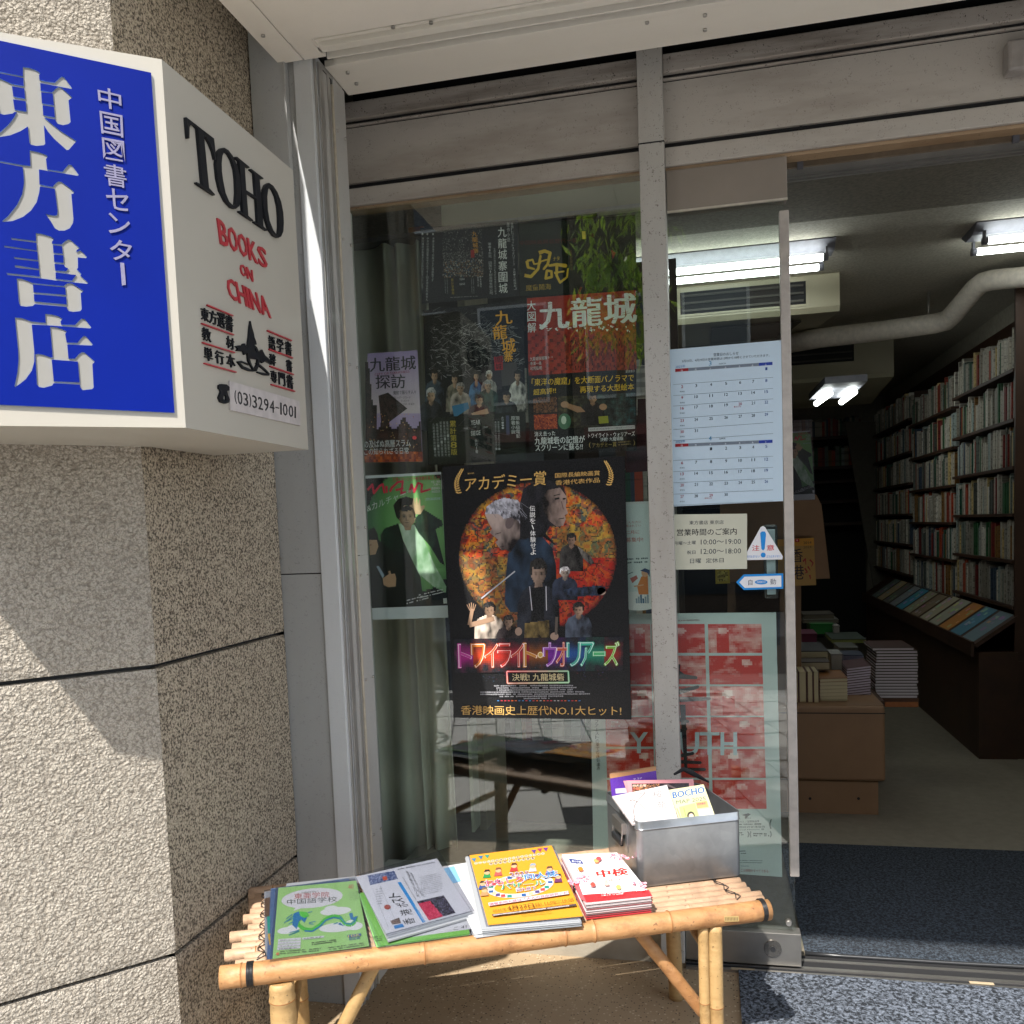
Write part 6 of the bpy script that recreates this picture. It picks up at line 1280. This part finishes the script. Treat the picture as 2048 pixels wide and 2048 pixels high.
# far shelves, sloping board
fs_ = thing('far_bookcase', 'dark bookcase on the back wall, two dim rows of books visible', 'bookcase')
za = [at(1670, y, Y=6.9).z for y in (872, 932, 960, 1000, 1045)]
for z in za: bx('shelf', -.4, at(1740, 900, Y=6.9).x, 6.88, 7.2, z-.03, z, M_wood, fs_)
bx('back_panel', -.4, at(1740, 900, Y=6.9).x, 7.2, 7.25, 0, 2.2, plain('black_panel', (.02, .02, .02), .9), fs_)
mb = MB(); xe = at(1728, 900, Y=6.9).x
for z, h in ((za[0], .19), (za[1], .2)):
    x = .2
    while x < xe-.03: w = r.uniform(.015, .04); mb.box(x, x+w-.001, 6.9, 7.05, z, z+h*r.uniform(.75, 1), r.randrange(20)); x += w
mb.build('books', bm, None, kind='stuff', label='two dim rows of books on the far back wall')
a, b, c, d = at(1690, 843, Y=6.2), at(1757, 843, Y=6.2), at(1835, 1200, Y=6.2), at(1760, 1250, Y=6.2)
MB().slab([a, b, c, d], Vector((0, -1, 0)), .03).build('sloping_panel', plain('grey_board', S('5a564c'), .8), None, **tg('tall grey sloping panel leaning at the back of the shop', 'panel'))
MB().tube([b+Vector((0, -.02, 0)), c+Vector((0, -.02, 0))], .018, 8).build('handrail', plain('handrail_brown', S('6b5a42'), .6), None, **tg('thin wooden handrail running down the sloping panel', 'handrail'))

# brown board with hanging magazine and yellow book
bd = thing('cardboard_board', 'brown cardboard board on a post behind the glass door', 'board'); YC = 1.55
q = [at(*p, Y=YC) for p in ((1440, 1005), (1622, 985), (1633, 990), (1643, 1010), (1660, 1157), (1440, 1165))]
MB().slab(q, Vector((0, -1, 0)), .012).build('board', M_brown, bd)
q = [at(*p, Y=YC+.05) for p in ((1470, 1150), (1602, 1150), (1603, 1420), (1475, 1420))]; MB().slab(q, Vector((0, -1, 0)), .05).build('post', M_brown, bd)
q = [at(*p, Y=YC+.05) for p in ((1455, 1000), (1560, 1000), (1560, 1290), (1455, 1290))]; MB().slab(q, Vector((0, -1, 0)), .02).build('rear_board', plain('brown_board_dark', S('6f563e'), .6), bd)
m = zf(1560, 830, .19157); plm = (Vector((0, YC-.03, 0)), Vector((0, -1, 0)))
def mapm(p):   # the cover's drawing squeezed into its place on the board
    u = (p[0]-95)/(612-95-25*(1-(p[1]-150)/900)); v = (p[1]-150)/900; Q = [(-80,180),(335,172),(365,885),(-60,892)]; return m(bil(Q, u, v))
s = magazine(mapm, plm); s.done('magazine', M_gloss, None, **tg('green magazine in a plastic bag hanging on the brown board inside the door', 'magazine'))
s = Sheet((Vector((0, YC-.036, 0)), Vector((0, -1, 0))), m, .0004); s.base([(-80,60),(335,45),(368,890),(-62,898)], (1, 1, 1)); s.done('plastic_bag', M_sleeve, None, **tg('clear plastic bag around the hanging green magazine', 'bag'))
s = Sheet((Vector((0, YC-.03, 0)), Vector((0, -1, 0))), m, .012); s.base([(-30,1300),(352,1282),(378,1775),(-20,1790)], S('b98f45')); s.up(); s.poly([(-30,1300),(352,1282),(356,1362),(-28,1372)], S('d99a2e')); s.up(); s.poly([(155,1295),(200,1292),(203,1325),(158,1328)], S('c0281c')); s.ell((179,1309), 9, 9, S('e8a0a0'))
s.row('2014', (245,1322), (327,1318), 26, (.02,.02,.02), .012, 0); s.row('2024', (245,1368), (328,1364), 26, S('6a4a18'), .012, 0); s.txt('香', [(115,1400),(235,1395),(240,1535),(120,1540)], (.03,.02,.02), .016); s.txt('港', [(115,1575),(248,1565),(252,1715),(120,1720)], (.03,.02,.02), .016)
for pts in ([(240,1530),(265,1500),(270,1560)], [(310,1510),(345,1545),(330,1580)], [(260,1600),(285,1640),(262,1650)], [(290,1580),(315,1620)], [(310,1670),(318,1710)]): brush(s, pts, 18, 8, S('a8342c'))
s.done('yellow_book', M_gloss, None, **tg('yellow book with brushed 香港 title standing against the brown board', 'book'))
s = Sheet((Vector((0, YC-.02, 0)), Vector((0, -1, 0))), g3, .008); s.base([(388,1600),(472,1598),(476,1684),(390,1688)], S('c9b23a')); s.up(); s.paint([(400,1612),(462,1610),(465,1670),(402,1674)], 8, 8, lambda u, v: lerp(S('6a5a14'), S('e8d860'), rnd.random())); s.done('gold_booklet', M_gloss, None, **tg('small gold booklet on display low behind the door glass', 'booklet'))

# sales table with books
tb2 = thing('book_table', 'low brown plywood display table stacked with books just inside the door', 'table')
YT = 1.37; u1 = at(1771, 1480, Y=YT); zt2 = at(1765, 1413, Y=YT).z; zm = at(1765, 1564, Y=YT).z; x1l = at(1757, 1600, Y=YT+.02).x
bx('drawer_front', .02, u1.x, YT, YT+.03, zm, zt2, M_brown, tb2, .012); bx('plinth', .03, x1l, YT+.02, 2.9, 0, zm-.004, M_brown, tb2, .002)
bx('table_top', .02, u1.x, YT+.03, 2.95, zt2-.03, zt2, M_brown, tb2); bx('table_body', .03, u1.x-.01, YT+.03, 2.9, zm, zt2-.03, M_brown, tb2)
for x in (1620, 1717): c = at(x, 1597, Y=YT+.02); MB().tube([(c.x, YT+.021, c.z), (c.x, YT+.0185, c.z)], .006, 10).build('screw_hole', M_dark, tb2)
bx('panel_line', .02, u1.x, YT-.001, YT+.002, at(1765, 1428, Y=YT).z, at(1765, 1426, Y=YT).z, M_dark, tb2)
kf = zf(1560, 1200, .15528)
def bk_(name, x0, x1, y0, y1, Y, dep, cov, pg, label, group=None, dx=0, tilt_=0):
    """a book lying with its cut edge to the viewer; picture box -> real size at depth Y"""
    a, b = at(*kf((x0, y1)), Y=Y), at(*kf((x1, y0)), Y=Y); z0, z1 = a.z, b.z; X_0, X_1 = a.x, b.x; mb = MB(); th = (z1-z0)
    f_ = (lambda p: Vector((p.x, p.y, p.z+tilt_*(p.x-X_0)))) if tilt_ else None
    mb.box(X_0+.002, X_1-.002, Y+.002, Y+dep-.002, z0+th*.08, z1-th*.12, 0, pg, f_); mb.box(X_0, X_1, Y, Y+dep, z1-th*.12, z1-th*.02, 0, cov, f_); mb.box(X_0, X_1, Y, Y+dep, z0, z0+th*.08, 0, cov, f_)
    return mb.build(name, M_print, None, **tg(label, 'book', group))
PW = (.72, .68, .70)
for i in range(17):
    y = 615+i*38.2; d = (0 if i else -55)+r.uniform(-14, 14); bk_('booklet', 1225+d*.6+(15 if 0 < i < 5 else 0), 1778+d, y, y+36, 1.80, .26, S('3a1c12'), PW, 'brown-covered booklet with white page edges, %s from the top of the tallest stack' % NTH[i], 'booklets in the tallest stack')
for i in range(12):
    y = 880+i*33; d = r.uniform(-10, 10); bk_('booklet', 855+d, 1172+d, y, y+31, 1.62, .22, S('4a2428'), (.62, .55, .64), 'thin purple-edged booklet, %s from the top of the slanting middle stack' % NTH[i], 'booklets in the middle stack', tilt_=.12)
for i in range(7):
    y = 1015+i*46; bk_('booklet', 512, 873, y, y+45, 1.48, .22, S('8a5a2c') if not i else S('b5a888'), S('c8bd98'), 'cream-edged paperback, %s from the top of the low front stack' % NTH[i], 'paperbacks in the low cream stack', tilt_=.03)
for i, (x0, x1) in enumerate(((186, 236), (246, 340), (354, 424), (434, 503))):
    a, b = at(*kf((x0, 1352)), Y=1.45), at(*kf((x1, 925)), Y=1.45); mb = MB(); mb.box(a.x+.003, b.x-.003, 1.452, 1.60, a.z, b.z-.002, 0, S('c2b48c')); mb.box(a.x, a.x+.003, 1.45, 1.60, a.z, b.z, 0, S('5a3428')); mb.box(b.x-.003, b.x, 1.45, 1.60, a.z, b.z, 0, S('5a3428'))
    mb.build('standing_book', M_print, None, **tg(('partly hidden upright book beside the door strip', 'thick upright cream book second from the door strip', 'upright cream book third from the door strip', 'thin upright cream book beside the low stack')[i], 'book', 'upright books at the table front'))
for (x0, x1, y0, y1, Y, dep, cv, pg, nm, lb) in ((180, 618, 650, 790, 1.75, .3, '2a2a2c', 'c4b992', 'thick_book', 'thick cream-edged volume with dark cover behind the upright books'), (280, 640, 795, 905, 1.62, .16, '3a302a', 'a89e80', 'wide_book', 'wide beige-edged volume below the thick book'),
        (660, 805, 690, 910, 1.75, .15, '8a8a86', '9a958a', 'wrapped_books', 'grey plastic-wrapped books in the middle of the table'), (820, 1080, 705, 800, 1.9, .15, '2c3548', '83849a', 'blue_books', 'row of navy spined books behind the purple stack'), (760, 1010, 610, 690, 2.1, .2, '55564f', '77776e', 'dark_volume', 'grey volume lying behind the navy books'),
        (390, 690, 300, 440, 2.6, .2, '1f6a2c', '1f6a2c', 'green_box', 'green box on the pile at the back of the book table'), (690, 770, 330, 440, 2.55, .2, '8f8a86', '8f8a86', 'small_grey_book', 'small grey book beside the green box'), (280, 480, 430, 565, 2.3, .2, '5a1f3a', '5a1f3a', 'magenta_book', 'dark magenta book below the green box'),
        (670, 1110, 500, 560, 2.3, .3, '2d3a30', '8a9150', 'yellow_green_books', 'pile of yellow-green edged books behind the table centre'), (300, 700, 180, 250, 2.7, .2, '3f3a30', '5a5548', 'top_volume', 'dusty volume topmost on the rear pile'), (300, 760, 250, 300, 2.65, .2, '4a463c', '6a655a', 'rear_volume', 'grey volume under the topmost rear book')):
    bk_(nm, x0, x1, y0, y1, Y, dep, S(cv), S(pg), lb)
for i, (x0, x1, y0, y1, Y, c) in enumerate(((1120, 1790, 1262, 1312, 1.80, '5a3c28'), (1350, 1785, 1312, 1380, 1.80, 'a8683c'), (720, 1350, 1300, 1372, 1.55, '4a3226'), (195, 740, 1352, 1405, 1.42, '4a3428'))):
    a, b = at(*kf((x0, y1)), Y=Y), at(*kf((x1, y0)), Y=Y); bx('wrapped_package', a.x, b.x, Y, Y+.3, a.z, b.z, plain('kraft_%d' % i, S(c), .7), None, .003, **tg(('dark kraft package directly under the tallest stack', 'orange-brown kraft package at the right corner of the table', 'dark board under the purple-edged stack', 'dark board under the upright cream books')[i], 'package'))

# window display: curtain, bulkhead, shelving behind the glass
cu_ = MB(); n = 150; vs = []; cx0, cx1 = -1.16, -.835
for i in range(n+1):
    x = cx0+(cx1-cx0)*i/n; ph = x*88+2.2*math.sin(x*21)
    for j, z in enumerate((.06, .5, 1.0, 1.6, 2.17)):
        amp = .022+.006*math.sin(x*40+j); vs.append((x+(.012*math.sin(ph*.5+j*.6)), .235+amp*math.sin(ph+.25*j*math.sin(x*15)), z))
fs = [(i*5+j, (i+1)*5+j, (i+1)*5+j+1, i*5+j+1) for i in range(n) for j in range(4)]
cu_.faces(vs, fs, sm=True); ct = cu_.build('curtain', M_curt, None, **tg('grey-green pleated curtain hanging inside the left end of the window', 'curtain'))
so_ = ct.modifiers.new('cloth', 'SOLIDIFY'); so_.thickness = .003
bx('curtain_rail', -1.2, -.3, .20, .28, 2.175, 2.19, M_black, None, **tg('black curtain rail above the pleated curtain', 'rail'))
zb1 = at(883, 455, Y=.17).z; zb2 = at(1280, 408, Y=.17).z
M_bulk = plain('cream_bulkhead', S('efecd4'), .6, var=.04, sc=3)
bk2 = bx('bulkhead', at(883, 430, Y=.17).x, -.1, .17, .23, (zb1+zb2)/2, 2.45, M_bulk, None, **tg('cream bulkhead box along the ceiling inside the window', 'bulkhead'))
bx('bright_trim', at(883, 430, Y=.17).x, -.1, .164, .172, (zb1+zb2)/2-.008, (zb1+zb2)/2+.001, plain('white_trim', (.8, .8, .76), .3), bk2)
ds = thing('display_shelving', 'dim shelving with boxes standing behind the curtain and posters', 'shelving')
bx('side_panel', -.80, -.775, .42, .75, .0, 2.12, plain('cream_shelf_side', S('8f8a74'), .6), ds); bx('back_panel', -1.9, -.10, 1.15, 1.18, 0, 2.3, plain('dark_backing', S('2b2a26'), .9), ds)
for z in (.45, .85, 1.25, 1.65, 2.0): bx('shelf', -.77, -.15, .75, 1.15, z-.02, z, M_wood, ds)
mb = MB()
for z in (.45, .85, 1.25, 1.65):
    x = -.76
    while x < -.2: w = r.uniform(.012, .035); mb.box(x, x+w-.001, .78, .93, z, z+r.uniform(.17, .25), r.randrange(20)); x += w
mb.build('books', bm, None, kind='stuff', label='dim rows of books behind the window posters')
bx('orange_sign', at(818, 500, Y=.5).x, at(832, 500, Y=.5).x+.03, .5, .51, at(820, 545, Y=.5).z, at(820, 455, Y=.5).z, plain('orange_board', S('a8622a'), .6), None, **tg('orange card strip standing beside the curtain top', 'card'))
bx('acrylic_stand', at(944, 1600, Y=.3).x, at(950, 1600, Y=.3).x, .28, .36, .26, at(940, 1440, Y=.3).z, plain('acrylic_edge', S('9aa08c'), .3), None, **tg('slim pale upright stand inside the window behind the bench', 'stand'))
bx('display_ledge', -.97, -.16, .06, .5, .16, .22, plain('window_ledge', S('77756c'), .6), None, **tg('grey window ledge inside the glass at floor level', 'ledge'))
bx('wire_rack', at(1352, 1200, Y=.6).x, at(1358, 1200, Y=.6).x, .6, .61, .3, 1.5, M_steel, None, **tg('thin steel upright of a rack beside the mullion', 'rack'))
# ================================================================== THE STREET BEHIND THE CAMERA (seen in the glass)
def facade(name, x0, x1, H, wall, glass, label, cols, rows, yf=-12):
    t = thing(name, label, 'building'); bx('wall', x0, x1, yf-6, yf, -.2, H, wall, t)
    w = (x1-x0)/cols
    for i in range(cols):
        for j in range(rows):
            z = 3.3+j*2.9
            if z+1.7 > H: continue
            a = x0+w*i+w*.16; b = x0+w*(i+1)-w*.16; f = bx('window', a, b, yf, yf+.06, z, z+1.6, M_alu, t); bx('pane', a+.05, b-.05, yf+.055, yf+.07, z+.05, z+1.55, glass, f)
    bx('awning', x0+.3, x1-.3, yf, yf+1.0, 2.6, 2.75, plain(name+'_awning', S('6a3a30'), .8), t); bx('shop_glass', x0+.4, x1-.4, yf, yf+.05, .1, 2.5, glass, t)
    return t
M_pane = plain('dark_pane', (.03, .035, .04), .1)
facade('grey_office', -9, -2.2, 9.5, plain('grey_render', S('5f5b54'), .9, sc=2), M_pane, 'grey office building across the street, seen only in the window reflection', 4, 3)
facade('brick_shop', -2.1, 4.0, 8.4, plain('brown_tile', S('4a3a2e'), .8, sc=6), M_pane, 'brown tiled shop building across the street, seen only in the window reflection', 4, 2)
facade('beige_block', 4.1, 11, 10.2, plain('beige_render', S('6b6558'), .9, sc=2), M_pane, 'beige block across the street, seen only in the window reflection', 4, 3)
# street tree
tt = thing('street_tree', 'young green street tree across the pavement, mirrored in the window top', 'tree'); rt = random.Random(4)
tx, ty = -.80, -6.0
M_bark = plain('bark', S('5a4a3a'), .9, var=.3, bump=.004, bsc=40)
MB().tube([(tx-.05, ty, -.2), (tx, ty, 1.5), (tx+.04, ty, 3.0), (tx, ty, 4.6), (tx+.02, ty, 6.3)], [.07, .055, .04, .025, .008], 10).build('trunk', M_bark, tt)
lt = NT('leaf'); lc = lt.mix(lt.noise(3, 2), S('5f8f2c'), S('b0bc4c')); lt.bsdf(lc, .35); M_leaf = lt.m
tr_ = lt.n('BsdfTranslucent', i_Color=lc); ms_ = lt.n('MixShader', i_0=.5, i_1=lt.b.outputs[0], i_2=tr_.outputs[0]); lt.t.links.new(ms_.outputs[0], lt.out.inputs[0])
mb = MB(); br = MB()
for i in range(85):
    z = rt.uniform(2.9, 6.3); a = rt.uniform(0, 6.28); L = rt.uniform(.15, .42)*(1.2-.1*abs(z-4.2)); p0 = Vector((tx, ty, z)); p1 = p0+Vector((math.cos(a)*L, math.sin(a)*L, rt.uniform(.0, .25))); br.tube([p0, p1], [.008, .003], 5)
    for k in range(26):
        c = p0.lerp(p1, rt.uniform(.3, 1.1))+Vector((rt.gauss(0, .07), rt.gauss(0, .07), rt.gauss(-.05, .1))); d = Vector((rt.gauss(0, .5), rt.gauss(0, .5), -1)).normalized(); sd = d.cross(Vector((rt.gauss(0, 1), rt.gauss(0, 1), .2))).normalized(); l = rt.uniform(.09, .16)
        mb.face([c, c+d*l*.5+sd*l*.13, c+d*l, c+d*l*.5-sd*l*.13])
br.build('limb', M_bark, tt); mb.build('crown', M_leaf, tt)
# bicycle parked at the kerb
bi = thing('bicycle', 'black city bicycle parked on the pavement, mirrored behind the curtain', 'bicycle'); BX, BY = -1.96, -2.95
def wheel(cx, cy_):
    c = Vector((cx, cy_, .33)); e = Vector((math.cos(R(12)), math.sin(R(12)), 0)); w = MB().tube([c+e*math.cos(a)*.315+Vector((0, 0, math.sin(a)*.315)) for a in [2*math.pi*i/40 for i in range(41)]], .018, 8, 0, False).build('wheel', M_black, bi)
    mb = MB(); 
    for i in range(28): a = 2*math.pi*i/28; mb.tube([c, c+e*math.cos(a)*.30+Vector((0, 0, math.sin(a)*.30))], .0013, 4, 0, False)
    mb.build('spokes', M_screw, w)
wheel(BX, BY); wheel(BX-1.02, BY-.22)
mb = MB(); A, B_ = Vector((BX, BY, .33)), Vector((BX-1.02, BY-.22, .33)); C_ = A.lerp(B_, .58)+Vector((0, 0, -.03)); H_ = A.lerp(B_, .14)+Vector((0, 0, .55)); T_ = A.lerp(B_, .66)+Vector((0, 0, .5))
for a, b in ((A, H_), (H_, C_), (C_, T_), (T_, B_), (C_, B_), (H_, T_)): mb.tube([a, b], .014, 8)
mb.tube([H_, H_+Vector((.02, 0, .22))], .012, 8); mb.tube([H_+Vector((.02, -.26, .2)), H_+Vector((.03, 0, .24)), H_+Vector((.02, .26, .2))], .011, 8)
mb.build('frame', plain('bicycle_paint', S('3a1c1c'), .3), bi); MB().tube([T_+Vector((-.1, 0, .14)), T_+Vector((.13, 0, .13))], [.05, .025], 10).build('saddle', M_black, bi)
# ------------------------------------------------------------------ origins: every thing stands on its own base
def settle():
    kids = {}
    for o in scene.objects:
        if o.parent: kids.setdefault(o.parent, []).append(o)
    users = {}
    for o in scene.objects:
        if o.type == 'MESH': users[o.data] = users.get(o.data, 0)+1
    def bb(o, ms):
        if o.type == 'MESH' and users[o.data] == 1 and o.matrix_local == Matrix(): ms.append(o)
        for c in kids.get(o, []): bb(c, ms)
    for o in [o for o in scene.objects if not o.parent and o.type in ('MESH', 'EMPTY')]:
        if o.location.length > 0 or o.get('keep'): continue
        ms = []; bb(o, ms)
        if not ms: continue
        import numpy as np
        lo = np.full(3, 1e9); hi = -lo
        cos = {}
        for m in ms:
            a = np.empty(len(m.data.vertices)*3, np.float32); m.data.vertices.foreach_get('co', a); a = a.reshape(-1, 3); cos[m] = a
            if len(a): lo = np.minimum(lo, a.min(0)); hi = np.maximum(hi, a.max(0))
        base = np.array(((lo[0]+hi[0])/2, (lo[1]+hi[1])/2, lo[2]))
        def rec(q, off):       # off: world position of the parent
            for c in kids.get(q, []):
                if c in cos:
                    a = cos[c]; cc = (a.min(0)+a.max(0))/2 if len(a) else off
                    c.data.vertices.foreach_set('co', (a-cc).astype(np.float32).ravel()); c.data.update()
                    c.location = Vector((cc-off).tolist()); rec(c, cc)
                else:
                    c.location = c.location-Vector(off.tolist())
        if o.type == 'MESH': o.data.vertices.foreach_set('co', (cos[o]-base).astype(np.float32).ravel()); o.data.update()
        o.location = Vector(base.tolist()); rec(o, base)
for o in list(bpy.data.objects):
    if 'keep' in o: del o['keep']
settle()
print('built in %.1f s, %d objects' % (time.time()-T0, len(scene.objects)))
